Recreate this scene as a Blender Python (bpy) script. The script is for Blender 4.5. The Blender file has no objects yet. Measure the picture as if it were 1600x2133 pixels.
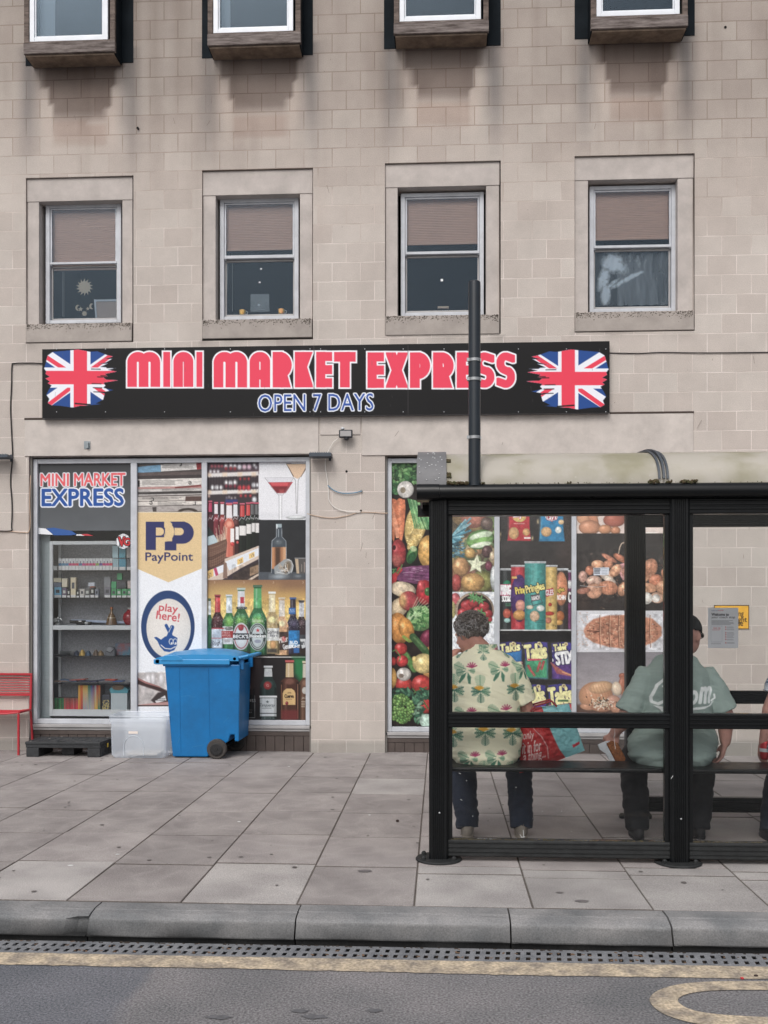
import bpy, bmesh, math, random
import numpy as np
from mathutils import Vector, Matrix, noise as mnoise
random.seed(7); RNG = np.random.default_rng(7)
PI = math.pi
scene = bpy.context.scene
# ------------------------------------------------------------------ camera
F, CX, CY, CAMH, DIST, YAW = 2010.0, 812.0, 1271.0, 1.49, 10.046, math.radians(3.0)
cd = bpy.data.cameras.new("camera"); cam = bpy.data.objects.new("camera", cd)
scene.collection.objects.link(cam); scene.camera = cam
cam.location = (0, -DIST, CAMH); cam.rotation_euler = (PI/2, 0, YAW)
cd.sensor_fit = 'VERTICAL'; cd.sensor_height = 36.0; cd.sensor_width = 27.0
cd.lens = F/2133*36.0; cd.shift_x = (800-CX)/2133; cd.shift_y = (CY-1066.5)/2133
cd.clip_end = 500; cd.clip_start = 0.05
scene.render.resolution_x, scene.render.resolution_y = 768, 1024
# ------------------------------------------------------------------ sky and sun (overcast)
SUN_EL, SUN_AZ = math.radians(47), math.radians(196)
world = bpy.data.worlds.new("World"); scene.world = world; world.use_nodes = True
wn = world.node_tree; wn.nodes.clear()
sky = wn.nodes.new('ShaderNodeTexSky'); sky.sky_type = 'NISHITA'; sky.sun_disc = False
sky.sun_elevation = SUN_EL; sky.sun_rotation = SUN_AZ; sky.dust_density = 4.0; sky.air_density = 1.0
hs = wn.nodes.new('ShaderNodeHueSaturation'); hs.inputs['Saturation'].default_value = 0.34
bg = wn.nodes.new('ShaderNodeBackground'); bg.inputs[1].default_value = 0.13
wo = wn.nodes.new('ShaderNodeOutputWorld')
wn.links.new(sky.outputs[0], hs.inputs['Color']); wn.links.new(hs.outputs[0], bg.inputs[0]); wn.links.new(bg.outputs[0], wo.inputs[0])
sl = bpy.data.lights.new("sun", 'SUN'); sl.energy = 1.1; sl.angle = math.radians(28); sl.color = (1, .965, .93)
so = bpy.data.objects.new("sun", sl); scene.collection.objects.link(so)
sdir = Vector((-.28*math.cos(SUN_EL), -.95*math.cos(SUN_EL), math.sin(SUN_EL)))
so.rotation_euler = sdir.to_track_quat('Z', 'Y').to_euler(); so.location = (0, -6, 12)
scene.view_settings.view_transform = 'Standard'; scene.view_settings.look = 'None'
scene.view_settings.gamma = 1; scene.view_settings.exposure = 0.17
try:
    scene.cycles.transparent_max_bounces = 24; scene.cycles.max_bounces = 8
except Exception: pass
# ------------------------------------------------------------------ where a point of the photograph lies on a real plane
SN, CS = math.sin(YAW), math.cos(YAW)
def ray(px, py):
    a = (px-CX)/F; b = (CY-py)/F
    return (-SN + CS*a, CS + SN*a, b)
def W(px, py, Y=0.0):            # on the vertical plane y = Y: world x, z
    d = ray(px, py); t = (Y+DIST)/d[1]
    return d[0]*t, CAMH + d[2]*t
def G(px, py, z=0.0):            # on the horizontal plane z: world x, y
    d = ray(px, py); t = (z-CAMH)/d[2]
    return d[0]*t, -DIST + d[1]*t
def WX(px, Y=0.0): return W(px, CY, Y)[0]
def lin(c):
    c = np.asarray(c, float)
    return np.where(c <= 0.04045, c/12.92, ((np.maximum(c, 0)+0.055)/1.055)**2.4)
def S(r, g, b): return tuple(float(v) for v in lin((r/255, g/255, b/255)))
# ------------------------------------------------------------------ materials
MATS = {}
def mat(name, col, rough=0.7, metal=0.0, var=0.0, vscale=8.0, bump=0.0, bscale=60.0, spec=0.5, col2=None, stretch=(1,1,1), coat=0.0, speck=0.0):
    if name in MATS: return MATS[name]
    m = bpy.data.materials.new(name); m.use_nodes = True; nt = m.node_tree; b = nt.nodes['Principled BSDF']
    b.inputs['Base Color'].default_value = (*col, 1); b.inputs['Roughness'].default_value = rough
    b.inputs['Metallic'].default_value = metal; b.inputs['Specular IOR Level'].default_value = spec
    if coat: b.inputs['Coat Weight'].default_value = coat
    if var or bump or speck:
        tc = nt.nodes.new('ShaderNodeTexCoord'); mp = nt.nodes.new('ShaderNodeMapping'); mp.inputs['Scale'].default_value = stretch
        nt.links.new(tc.outputs['Object'], mp.inputs['Vector'])
    if var:
        n = nt.nodes.new('ShaderNodeTexNoise'); n.inputs['Scale'].default_value = vscale; n.inputs['Detail'].default_value = 8; n.inputs['Roughness'].default_value = .65
        nt.links.new(mp.outputs[0], n.inputs['Vector'])
        r = nt.nodes.new('ShaderNodeValToRGB')
        c2 = col2 if col2 else tuple(max(0, v*(1-var)) for v in col)
        c1 = col if col2 else tuple(min(1, v*(1+var*.6)) for v in col)
        r.color_ramp.elements[0].position = .34; r.color_ramp.elements[1].position = .66
        r.color_ramp.elements[0].color = (*c2, 1); r.color_ramp.elements[1].color = (*c1, 1)
        nt.links.new(n.outputs['Fac'], r.inputs[0]); out = r.outputs[0]
        if speck:
            n3 = nt.nodes.new('ShaderNodeTexNoise'); n3.inputs['Scale'].default_value = 260; nt.links.new(mp.outputs[0], n3.inputs['Vector'])
            mr = nt.nodes.new('ShaderNodeMapRange'); mr.inputs[1].default_value = .3; mr.inputs[2].default_value = .7
            mr.inputs[3].default_value = 1-speck; mr.inputs[4].default_value = 1+speck
            nt.links.new(n3.outputs['Fac'], mr.inputs[0])
            mx = nt.nodes.new('ShaderNodeVectorMath'); mx.operation = 'SCALE'
            nt.links.new(out, mx.inputs[0]); nt.links.new(mr.outputs[0], mx.inputs['Scale']); out = mx.outputs[0]
        nt.links.new(out, b.inputs['Base Color'])
        rr = nt.nodes.new('ShaderNodeMapRange'); rr.inputs[3].default_value = min(1, rough+.12); rr.inputs[4].default_value = max(.05, rough-.12)
        nt.links.new(n.outputs['Fac'], rr.inputs[0]); nt.links.new(rr.outputs[0], b.inputs['Roughness'])
    if bump:
        n2 = nt.nodes.new('ShaderNodeTexNoise'); n2.inputs['Scale'].default_value = bscale; n2.inputs['Detail'].default_value = 6
        nt.links.new(mp.outputs[0], n2.inputs['Vector'])
        bp = nt.nodes.new('ShaderNodeBump'); bp.inputs['Strength'].default_value = bump; bp.inputs['Distance'].default_value = 0.01
        nt.links.new(n2.outputs['Fac'], bp.inputs['Height']); nt.links.new(bp.outputs[0], b.inputs['Normal'])
    MATS[name] = m; return m
def vmat(name, rough=0.5, spec=0.4, coat=0.0, bump=0.0, bscale=80, attr='Col'):     # printed surfaces: the print is in the mesh colours
    if name in MATS: return MATS[name]
    m = bpy.data.materials.new(name); m.use_nodes = True; nt = m.node_tree; b = nt.nodes['Principled BSDF']
    a = nt.nodes.new('ShaderNodeAttribute'); a.attribute_name = attr
    nt.links.new(a.outputs['Color'], b.inputs['Base Color'])
    b.inputs['Roughness'].default_value = rough; b.inputs['Specular IOR Level'].default_value = spec
    if coat: b.inputs['Coat Weight'].default_value = coat; b.inputs['Coat Roughness'].default_value = .08
    if bump:
        tc = nt.nodes.new('ShaderNodeTexCoord'); n2 = nt.nodes.new('ShaderNodeTexNoise'); n2.inputs['Scale'].default_value = bscale
        nt.links.new(tc.outputs['Object'], n2.inputs['Vector']); bp = nt.nodes.new('ShaderNodeBump'); bp.inputs['Strength'].default_value = bump; bp.inputs['Distance'].default_value = .01
        nt.links.new(n2.outputs['Fac'], bp.inputs['Height']); nt.links.new(bp.outputs[0], b.inputs['Normal'])
    MATS[name] = m; return m
def glass(name, tint=(.9, .92, .92), refl=1.0, dust=0.03, dcol=(.55, .56, .56), rough=0.0, ior=1.5):
    if name in MATS: return MATS[name]
    m = bpy.data.materials.new(name); m.use_nodes = True; nt = m.node_tree; nt.nodes.clear()
    o = nt.nodes.new('ShaderNodeOutputMaterial'); t = nt.nodes.new('ShaderNodeBsdfTransparent'); t.inputs[0].default_value = (*tint, 1)
    g = nt.nodes.new('ShaderNodeBsdfGlossy'); g.inputs['Roughness'].default_value = rough; g.inputs['Color'].default_value = ((refl,)*3 if not isinstance(refl, tuple) else refl)+(1,)
    fr = nt.nodes.new('ShaderNodeFresnel'); fr.inputs[0].default_value = ior
    mx = nt.nodes.new('ShaderNodeMixShader'); nt.links.new(fr.outputs[0], mx.inputs[0]); nt.links.new(t.outputs[0], mx.inputs[1]); nt.links.new(g.outputs[0], mx.inputs[2])
    d = nt.nodes.new('ShaderNodeBsdfDiffuse'); d.inputs[0].default_value = (*dcol, 1)
    tc = nt.nodes.new('ShaderNodeTexCoord'); n = nt.nodes.new('ShaderNodeTexNoise'); n.inputs['Scale'].default_value = 5; n.inputs['Detail'].default_value = 10; n.inputs['Roughness'].default_value = .75
    nt.links.new(tc.outputs['Object'], n.inputs['Vector'])
    mr = nt.nodes.new('ShaderNodeMapRange'); mr.inputs[1].default_value = .35; mr.inputs[2].default_value = .75; mr.inputs[3].default_value = dust*.3; mr.inputs[4].default_value = dust*2
    nt.links.new(n.outputs['Fac'], mr.inputs[0])
    m2 = nt.nodes.new('ShaderNodeMixShader'); nt.links.new(mr.outputs[0], m2.inputs[0]); nt.links.new(mx.outputs[0], m2.inputs[1]); nt.links.new(d.outputs[0], m2.inputs[2])
    nt.links.new(m2.outputs[0], o.inputs[0]); MATS[name] = m; return m
# ------------------------------------------------------------------ object helpers
WL = {}
col = scene.collection
def thing(name, label, cat, loc=(0, 0, 0), group=None):
    o = bpy.data.objects.new(name, None); col.objects.link(o); o.location = loc; o.empty_display_size = .1
    o['label'] = label; o['category'] = cat
    if group: o['group'] = group
    WL[o.name] = Vector(loc); return o
def tag(o, label, cat, group=None):
    o['label'] = label; o['category'] = cat
    if group: o['group'] = group
    return o
def link(name, me, m, parent=None, origin=None, smooth=False, bevel=0, auto=True):
    o = bpy.data.objects.new(name, me); col.objects.link(o)
    if m is not None: me.materials.append(m)
    off = WL[parent.name] if parent is not None else Vector(origin if origin is not None else (0, 0, 0))
    if parent is not None:
        o.parent = parent; o.location = (0, 0, 0); WL[o.name] = off
    else:
        o.location = off; WL[o.name] = off
    if off.length > 0: me.transform(Matrix.Translation(-off))
    if smooth:
        me.polygons.foreach_set('use_smooth', [True]*len(me.polygons))
        if auto: me.set_sharp_from_angle(angle=math.radians(38))
    if bevel:
        b = o.modifiers.new('bevel', 'BEVEL'); b.width = bevel; b.segments = 2; b.limit_method = 'ANGLE'; b.angle_limit = math.radians(40)
    me.update(); return o
class MB:
    def __init__(s): s.v = []; s.f = []
    def add(s, vs, fs):
        n = len(s.v); s.v += [tuple(v) for v in vs]; s.f += [tuple(i+n for i in f) for f in fs]; return s
    def box(s, x0, x1, y0, y1, z0, z1):
        if x0 > x1: x0, x1 = x1, x0
        if y0 > y1: y0, y1 = y1, y0
        if z0 > z1: z0, z1 = z1, z0
        return s.add([(x0,y0,z0),(x1,y0,z0),(x1,y1,z0),(x0,y1,z0),(x0,y0,z1),(x1,y0,z1),(x1,y1,z1),(x0,y1,z1)],
              [(0,3,2,1),(4,5,6,7),(0,1,5,4),(1,2,6,5),(2,3,7,6),(3,0,4,7)])
    def pbox(s, a, b, Y, t):          # a box whose front lies on plane Y, outlined by two photo points
        x0, z0 = W(a[0], a[1], Y); x1, z1 = W(b[0], b[1], Y)
        return s.box(x0, x1, Y, Y+t, z0, z1)
    def obox(s, c, ax, ay, az):       # oriented box: half axes vectors
        c = Vector(c); ax, ay, az = Vector(ax), Vector(ay), Vector(az)
        vs = [c+i*ax+j*ay+k*az for k in (-1, 1) for (i, j) in ((-1,-1),(1,-1),(1,1),(-1,1))]
        return s.add(vs, [(0,3,2,1),(4,5,6,7),(0,1,5,4),(1,2,6,5),(2,3,7,6),(3,0,4,7)])
    def prism(s, pts, a0, a1, axis='y'):   # polygon in the plane across the axis, extruded
        n = len(pts)
        def mk(p, a): return {'y': (p[0], a, p[1]), 'x': (a, p[0], p[1]), 'z': (p[0], p[1], a)}[axis]
        vs = [mk(p, a0) for p in pts]+[mk(p, a1) for p in pts]
        fs = [tuple(range(n)), tuple(range(2*n-1, n-1, -1))]+[(i, (i+1) % n + 0, (i+1) % n+n, i+n) for i in range(n)]
        return s.add(vs, fs)
    def tube(s, path, r, seg=10, caps=True, sx=1.0):
        path = [Vector(p) for p in path]; n = len(path); rs = r if isinstance(r, (list, tuple)) else [r]*n
        up = None; base = len(s.v); 
        for i, p in enumerate(path):
            t = (path[min(i+1, n-1)]-path[max(i-1, 0)]).normalized()
            if up is None:
                up = Vector((0, 0, 1)) if abs(t.z) < .9 else Vector((1, 0, 0))
            a = t.cross(up).normalized(); b = a.cross(t).normalized(); up = b
            for k in range(seg):
                q = 2*PI*k/seg; s.v.append(tuple(p+a*math.cos(q)*rs[i]*sx+b*math.sin(q)*rs[i]))
        for i in range(n-1):
            for k in range(seg):
                k2 = (k+1) % seg
                s.f.append((base+i*seg+k, base+i*seg+k2, base+(i+1)*seg+k2, base+(i+1)*seg+k))
        if caps:
            s.f.append(tuple(base+k for k in reversed(range(seg)))); s.f.append(tuple(base+(n-1)*seg+k for k in range(seg)))
        return s
    def capsule(s, path, r, seg=12):       # tube with rounded ends, for limbs
        path = [Vector(p) for p in path]; rs = r if isinstance(r, (list, tuple)) else [r]*len(path)
        d0 = (path[0]-path[1]).normalized(); d1 = (path[-1]-path[-2]).normalized(); P = []; R_ = []
        for q in (1.0, .9, .6): P.append(path[0]+d0*rs[0]*q); R_.append(rs[0]*max(.05, math.sqrt(max(0, 1-q*q))))
        P += path; R_ += list(rs)
        for q in (.6, .9, 1.0): P.append(path[-1]+d1*rs[-1]*q); R_.append(rs[-1]*max(.05, math.sqrt(max(0, 1-q*q))))
        return s.tube(P, R_, seg)
    def lathe(s, prof, c, axis='z', seg=24):   # profile of (radius, height)
        base = len(s.v)
        for (r, h) in prof:
            for k in range(seg):
                q = 2*PI*k/seg; a, b = r*math.cos(q), r*math.sin(q)
                s.v.append({'z': (c[0]+a, c[1]+b, c[2]+h), 'y': (c[0]+a, c[1]+h, c[2]+b), 'x': (c[0]+h, c[1]+a, c[2]+b)}[axis])
        m = len(prof)
        for i in range(m-1):
            for k in range(seg):
                k2 = (k+1) % seg; s.f.append((base+i*seg+k, base+i*seg+k2, base+(i+1)*seg+k2, base+(i+1)*seg+k))
        s.f.append(tuple(base+k for k in reversed(range(seg)))); s.f.append(tuple(base+(m-1)*seg+k for k in range(seg)))
        return s
    def ellipsoid(s, c, r, rot=None, seg=16, ring=10):
        base = len(s.v); c = Vector(c)
        for i in range(ring+1):
            th = PI*min(max(i/ring, .004), .996)
            for k in range(seg):
                q = 2*PI*k/seg; v = Vector((r[0]*math.sin(th)*math.cos(q), r[1]*math.sin(th)*math.sin(q), r[2]*math.cos(th)))
                if rot is not None: v = rot @ v
                s.v.append(tuple(c+v))
        for i in range(ring):
            for k in range(seg):
                k2 = (k+1) % seg; s.f.append((base+i*seg+k, base+(i+1)*seg+k, base+(i+1)*seg+k2, base+i*seg+k2))
        s.f.append(tuple(base+k for k in range(seg))); s.f.append(tuple(base+ring*seg+k for k in reversed(range(seg))))
        return s
    def loft(s, rings, seg=32, e=2.3):     # rings of (cx, cy, cz, rx, ry[, tilt about x])
        base = len(s.v)
        for rg in rings:
            cx, cy, cz, rx, ry = rg[:5]; tl = rg[5] if len(rg) > 5 else 0
            for k in range(seg):
                q = 2*PI*k/seg; c_, s_ = math.cos(q), math.sin(q)
                a = math.copysign(abs(c_)**(2/e), c_)*rx; b = math.copysign(abs(s_)**(2/e), s_)*ry
                s.v.append((cx+a, cy+b*math.cos(tl), cz+b*math.sin(tl)))
        n = len(rings)
        for i in range(n-1):
            for k in range(seg):
                k2 = (k+1) % seg; s.f.append((base+i*seg+k, base+(i+1)*seg+k, base+(i+1)*seg+k2, base+i*seg+k2))
        s.f.append(tuple(base+k for k in range(seg))); s.f.append(tuple(base+(n-1)*seg+k for k in reversed(range(seg))))
        return s
    def mesh(s, name='m'):
        me = bpy.data.meshes.new(name); me.from_pydata(s.v, [], s.f); bm = bmesh.new(); bm.from_mesh(me)
        bmesh.ops.recalc_face_normals(bm, faces=bm.faces); bm.to_mesh(me); bm.free(); return me
    def build(s, name, m, parent=None, origin=None, smooth=False, bevel=0):
        if origin is None and parent is None:
            a = np.array(s.v); lo, hi = a.min(0), a.max(0); origin = ((lo[0]+hi[0])/2, (lo[1]+hi[1])/2, lo[2])
        return link(name, s.mesh(name), m, parent, origin, smooth, bevel)
def structure(o): o['kind'] = 'structure'; return o
def remesh(mb, voxel, smooth=4, factor=.5):       # one continuous skin over the joined shapes
    me = mb.mesh('tmp'); o = bpy.data.objects.new('tmp', me); col.objects.link(o)
    r = o.modifiers.new('r', 'REMESH'); r.mode = 'VOXEL'; r.voxel_size = voxel
    if smooth:
        s = o.modifiers.new('s', 'SMOOTH'); s.iterations = smooth; s.factor = factor
    dg = bpy.context.evaluated_depsgraph_get(); ev = o.evaluated_get(dg)
    out = bpy.data.meshes.new_from_object(ev); bpy.data.objects.remove(o); bpy.data.meshes.remove(me); return out
def verts(me):
    a = np.empty(len(me.vertices)*3); me.vertices.foreach_get('co', a); return a.reshape(-1, 3)
def setverts(me, a): me.vertices.foreach_set('co', a.ravel()); me.update()
def norms(me):
    a = np.empty(len(me.vertices)*3); me.vertex_normals.foreach_get('vector', a); return a.reshape(-1, 3)
def setcol(me, srgb, name='Col'):                 # per-vertex print colours
    at = me.color_attributes.new(name, 'FLOAT_COLOR', 'POINT'); a = np.ones((len(me.vertices), 4)); a[:, :3] = lin(np.clip(srgb, 0, 1))
    at.data.foreach_set('color', a.ravel())
# ------------------------------------------------------------------ a small painter for printed posters and signs
GLY = {}
def glyphs(txt, bold, shear):
    key = (txt, bold, shear)
    if key in GLY: return GLY[key]
    cu = bpy.data.curves.new('t', 'FONT'); cu.body = txt; cu.offset = bold; cu.shear = shear; cu.resolution_u = 3
    o = bpy.data.objects.new('t', cu); col.objects.link(o)
    dg = bpy.context.evaluated_depsgraph_get(); me = bpy.data.meshes.new_from_object(o.evaluated_get(dg))
    me.calc_loop_triangles(); v = verts(me)[:, :2]; n = len(me.loop_triangles); t = np.empty(n*3, int); me.loop_triangles.foreach_get('vertices', t)
    bpy.data.objects.remove(o); bpy.data.meshes.remove(me); bpy.data.curves.remove(cu)
    GLY[key] = (v, t.reshape(-1, 3)); return GLY[key]
def vnoise(x, y, sc, seed=0, oct=4):
    r = np.random.default_rng(seed); out = np.zeros(np.broadcast(x, y).shape); amp = 1; tot = 0
    for o in range(oct):
        T = r.random((64, 64)); X = x/sc*(2**o); Y = y/sc*(2**o); xi = np.floor(X).astype(int); yi = np.floor(Y).astype(int); fx = X-xi; fy = Y-yi
        fx = fx*fx*(3-2*fx); fy = fy*fy*(3-2*fy)
        a = T[yi % 64, xi % 64]; b = T[yi % 64, (xi+1) % 64]; c = T[(yi+1) % 64, xi % 64]; d = T[(yi+1) % 64, (xi+1) % 64]
        out += amp*((a*(1-fx)+b*fx)*(1-fy)+(c*(1-fx)+d*fx)*fy); tot += amp; amp *= .55
    return out/tot
class Cv:
    def __init__(s, x0, y0, x1, y1, Y=0.0, res=200, bg=(255, 255, 255), plane=True):
        s.Y = Y; s.k = res; s.plane = plane
        if plane:
            s.X0, s.Z1 = W(x0, y0, Y)[0], W((x0+x1)/2, y0, Y)[1]; s.X1, s.Z0 = W(x1, y1, Y)[0], W((x0+x1)/2, y1, Y)[1]
        else: s.X0, s.X1, s.Z1, s.Z0 = x0, x1, y1, y0
        s.w = max(2, int(round((s.X1-s.X0)*res))+1); s.h = max(2, int(round((s.Z1-s.Z0)*res))+1)
        s.sc = res*(s.X1-s.X0)/max(1e-6, (x1-x0)) if plane else 1.0
        s.a = np.ones((s.h, s.w, 3))*np.array(bg)/255.; s.clip = None
        s.yy, s.xx = np.mgrid[0:s.h, 0:s.w].astype(float)
    def zoom(s, ox=0., oy=0., z=1.):      # draw in the coordinates of an enlargement
        if not hasattr(s, 'sc0'): s.sc0 = s.sc
        s.zo = (ox, oy, z); s.sc = s.sc0/z; return s
    def P(s, px, py):
        ox, oy, z = getattr(s, 'zo', (0, 0, 1)); px = ox+px/z; py = oy+py/z
        if not s.plane: return px, py
        X, Z = W(px, py, s.Y); return (X-s.X0)*s.k*(s.w-1)/((s.X1-s.X0)*s.k), (s.Z1-Z)*s.k*(s.h-1)/((s.Z1-s.Z0)*s.k)
    def bb(s, x0, y0, x1, y1):
        return max(0, int(x0)-1), max(0, int(y0)-1), min(s.w, int(x1)+3), min(s.h, int(y1)+3)
    def put(s, b, m, c, al=1.0):
        x0, y0, x1, y1 = b
        if x1 <= x0 or y1 <= y0: return
        if s.clip is not None: m = m*s.clip[y0:y1, x0:x1]
        c = np.asarray(c, float)
        if c.max() > 1.5: c = c/255.
        m = (m*al)[..., None]; s.a[y0:y1, x0:x1] = s.a[y0:y1, x0:x1]*(1-m)+c*m
    def polymask(s, pts, b, soft=.5):
        x0, y0, x1, y1 = b; X = s.xx[y0:y1, x0:x1]; Y = s.yy[y0:y1, x0:x1]
        ins = np.zeros(X.shape, bool); d = np.full(X.shape, 1e9); n = len(pts)
        for i in range(n):
            ax, ay = pts[i]; bx, by = pts[(i+1) % n]; ex, ey = bx-ax, by-ay; L = ex*ex+ey*ey+1e-9
            t = np.clip(((X-ax)*ex+(Y-ay)*ey)/L, 0, 1); d = np.minimum(d, (X-ax-t*ex)**2+(Y-ay-t*ey)**2)
            if abs(ey) > 1e-9:
                ins ^= ((ay > Y) != (by > Y)) & (X < ex*(Y-ay)/ey+ax)
        d = np.sqrt(d); sd = np.where(ins, d, -d); return np.clip(sd/(2*soft)+.5, 0, 1)
    def poly(s, pts, c, al=1.0, soft=.5):
        q = [s.P(*p) for p in pts]; xs = [p[0] for p in q]; ys = [p[1] for p in q]; b = s.bb(min(xs)-soft, min(ys)-soft, max(xs)+soft, max(ys)+soft)
        if b[2] <= b[0] or b[3] <= b[1]: return
        s.put(b, s.polymask(q, b, soft), c, al)
    def rect(s, x0, y0, x1, y1, c, al=1.0, soft=.5): s.poly([(x0, y0), (x1, y0), (x1, y1), (x0, y1)], c, al, soft)
    def vgrad(s, x0, y0, x1, y1, c0, c1):
        p = s.P(x0, y0); q = s.P(x1, y1); b = s.bb(p[0], p[1], q[0]-1, q[1]-1); X0, Y0, X1, Y1 = b
        if X1 <= X0 or Y1 <= Y0: return
        t = np.clip((s.yy[Y0:Y1, X0:X1]-p[1])/max(1, q[1]-p[1]), 0, 1)[..., None]
        c = np.array(c0)/255*(1-t)+np.array(c1)/255*t; s.put(b, np.ones(t.shape[:2]), c)
    def line(s, pts, w, c, al=1.0, soft=.5):
        q = [s.P(*p) for p in pts]; w = w*s.sc; xs = [p[0] for p in q]; ys = [p[1] for p in q]; b = s.bb(min(xs)-w, min(ys)-w, max(xs)+w, max(ys)+w)
        x0, y0, x1, y1 = b
        if x1 <= x0 or y1 <= y0: return
        X = s.xx[y0:y1, x0:x1]; Y = s.yy[y0:y1, x0:x1]; d = np.full(X.shape, 1e9)
        for (ax, ay), (bx, by) in zip(q[:-1], q[1:]):
            ex, ey = bx-ax, by-ay; L = ex*ex+ey*ey+1e-9; t = np.clip(((X-ax)*ex+(Y-ay)*ey)/L, 0, 1)
            d = np.minimum(d, (X-ax-t*ex)**2+(Y-ay-t*ey)**2)
        s.put(b, np.clip((w/2-np.sqrt(d))/(2*soft)+.5, 0, 1), c, al)
    def ell(s, cx, cy, rx, ry, c, rot=0, sh=.45, hi=.3, al=1.0, soft=.6, speck=0, c2=None):
        x, y = s.P(cx, cy); rx *= s.sc; ry *= s.sc; R = max(rx, ry)+1; b = s.bb(x-R, y-R, x+R, y+R); x0, y0, x1, y1 = b
        if x1 <= x0 or y1 <= y0: return
        X = s.xx[y0:y1, x0:x1]-x; Y = s.yy[y0:y1, x0:x1]-y; a = math.radians(rot); ca, sa = math.cos(a), math.sin(a)
        u = (X*ca+Y*sa)/rx; v = (-X*sa+Y*ca)/ry; r = np.sqrt(u*u+v*v); m = np.clip((1-r)*min(rx, ry)/(2*soft)+.5, 0, 1)
        cc = np.array(c, float)/255; C = np.ones(r.shape+(3,))*cc
        if c2 is not None:
            t = np.clip(v*.5+.5, 0, 1)[..., None]; C = C*(1-t)+np.array(c2)/255*t
        l = (X+Y)/(rx+ry)      # darker to the lower right
        f = 1-sh*np.clip(r, 0, 1)**3-sh*.45*np.clip(l, -1, 1)
        C = C*f[..., None]
        if hi: C = C+hi*np.exp(-(((u+.32)**2+(v+.36)**2)/.06))[..., None]
        if speck: C = C*(1+speck*(np.random.default_rng(int(cx*7+cy)).random(r.shape)[..., None]-.5))
        s.put(b, m, np.clip(C, 0, 1), al)
    def noise(s, x0, y0, x1, y1, amp, sc=6, seed=1, sx=1.0, sy=1.0):
        p = s.P(x0, y0); q = s.P(x1, y1); X0, Y0, X1, Y1 = s.bb(p[0], p[1], q[0]-1, q[1]-1)
        if X1 <= X0 or Y1 <= Y0: return
        n = vnoise(s.xx[Y0:Y1, X0:X1]*sx, s.yy[Y0:Y1, X0:X1]*sy, sc, seed)-.5
        s.a[Y0:Y1, X0:X1] = np.clip(s.a[Y0:Y1, X0:X1]*(1+amp*2*n[..., None]), 0, 1)
    def leaves(s, x0, y0, x1, y1, cols, n=120, size=(3, 8), seed=1, thin=.4):
        r = random.Random(seed)
        for i in range(n):
            L = r.uniform(*size); s.ell(r.uniform(x0, x1), r.uniform(y0, y1), L, L*thin, cols[r.randrange(len(cols))], rot=r.uniform(0, 180), sh=.3, hi=.05)
    def text(s, t, x0, y0, x1, y1, c, bold=0.0, shear=0.0, out=None, ow=0, rot=0, al=1.0):
        v, tr = glyphs(t, 0.0, shear)
        if len(tr) == 0: return
        lo, hi = v.min(0), v.max(0); p = s.P(x0, y0); q = s.P(x1, y1)
        cx, cy = (p[0]+q[0])/2, (p[1]+q[1])/2; kx = (q[0]-p[0])/(hi[0]-lo[0]); ky = (q[1]-p[1])/(hi[1]-lo[1])
        U = (v[:, 0]-(lo[0]+hi[0])/2)*kx; V = -(v[:, 1]-(lo[1]+hi[1])/2)*ky; a = math.radians(rot)
        xx = cx+U*math.cos(a)-V*math.sin(a); yy = cy+U*math.sin(a)+V*math.cos(a)
        pad = ow*s.sc+2; b = s.bb(xx.min()-pad, yy.min()-pad, xx.max()+pad, yy.max()+pad); X0, Y0, X1, Y1 = b
        if X1 <= X0 or Y1 <= Y0: return
        K = 3; Wd, Hd = (X1-X0)*K, (Y1-Y0)*K; M = np.zeros((Hd, Wd), bool)
        gx = (xx-X0+.5)*K-.5; gy = (yy-Y0+.5)*K-.5
        for tri in tr:
            ax, bx, c_x = gx[tri]; ay, by, c_y = gy[tri]
            i0, i1 = max(0, int(min(ax, bx, c_x))), min(Wd, int(max(ax, bx, c_x))+2); j0, j1 = max(0, int(min(ay, by, c_y))), min(Hd, int(max(ay, by, c_y))+2)
            if i1 <= i0 or j1 <= j0: continue
            Y, X = np.mgrid[j0:j1, i0:i1]
            e1 = (bx-ax)*(Y-ay)-(by-ay)*(X-ax); e2 = (c_x-bx)*(Y-by)-(c_y-by)*(X-bx); e3 = (ax-c_x)*(Y-c_y)-(ay-c_y)*(X-c_x)
            M[j0:j1, i0:i1] |= ((e1 >= 0) & (e2 >= 0) & (e3 >= 0)) | ((e1 <= 0) & (e2 <= 0) & (e3 <= 0))
        if bold > 0:
            fat = bold*abs(ky)*K*.6; D = M.copy(); nf = int(round(fat))
            for rad in {nf, max(1, nf//2)} if nf > 0 else ():
                for k in range(12):
                    D |= np.roll(np.roll(M, int(round(rad*math.sin(k*PI/6))), 0), int(round(rad*math.cos(k*PI/6))), 1)
            M = D
        def down(m): return m.reshape(Y1-Y0, K, X1-X0, K).mean((1, 3))
        if out is not None:
            rr = max(1, int(round(ow*s.sc*K))); D = np.zeros_like(M)
            for k in range(16):
                dx, dy = int(round(rr*math.cos(k*PI/8))), int(round(rr*math.sin(k*PI/8)))
                D |= np.roll(np.roll(M, dy, 0), dx, 1)
                D |= np.roll(np.roll(M, dy//2, 0), dx//2, 1)
            s.put(b, down(D.astype(float)), out, al)
        s.put(b, down(M.astype(float)), c, al)
    def lines_of_text(s, x0, y0, x1, y1, c, step=3.0, h=1.2, seed=3, al=.7):       # small print too fine to read
        r = random.Random(seed); y = y0
        while y+h < y1:
            x = x0
            xe = x1-r.random()*(x1-x0)*.25
            while x < xe:
                w = r.uniform(2, 7); s.rect(x, y, min(x+w, xe), y+h, c, al); x += w+1.3
            y += step
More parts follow.
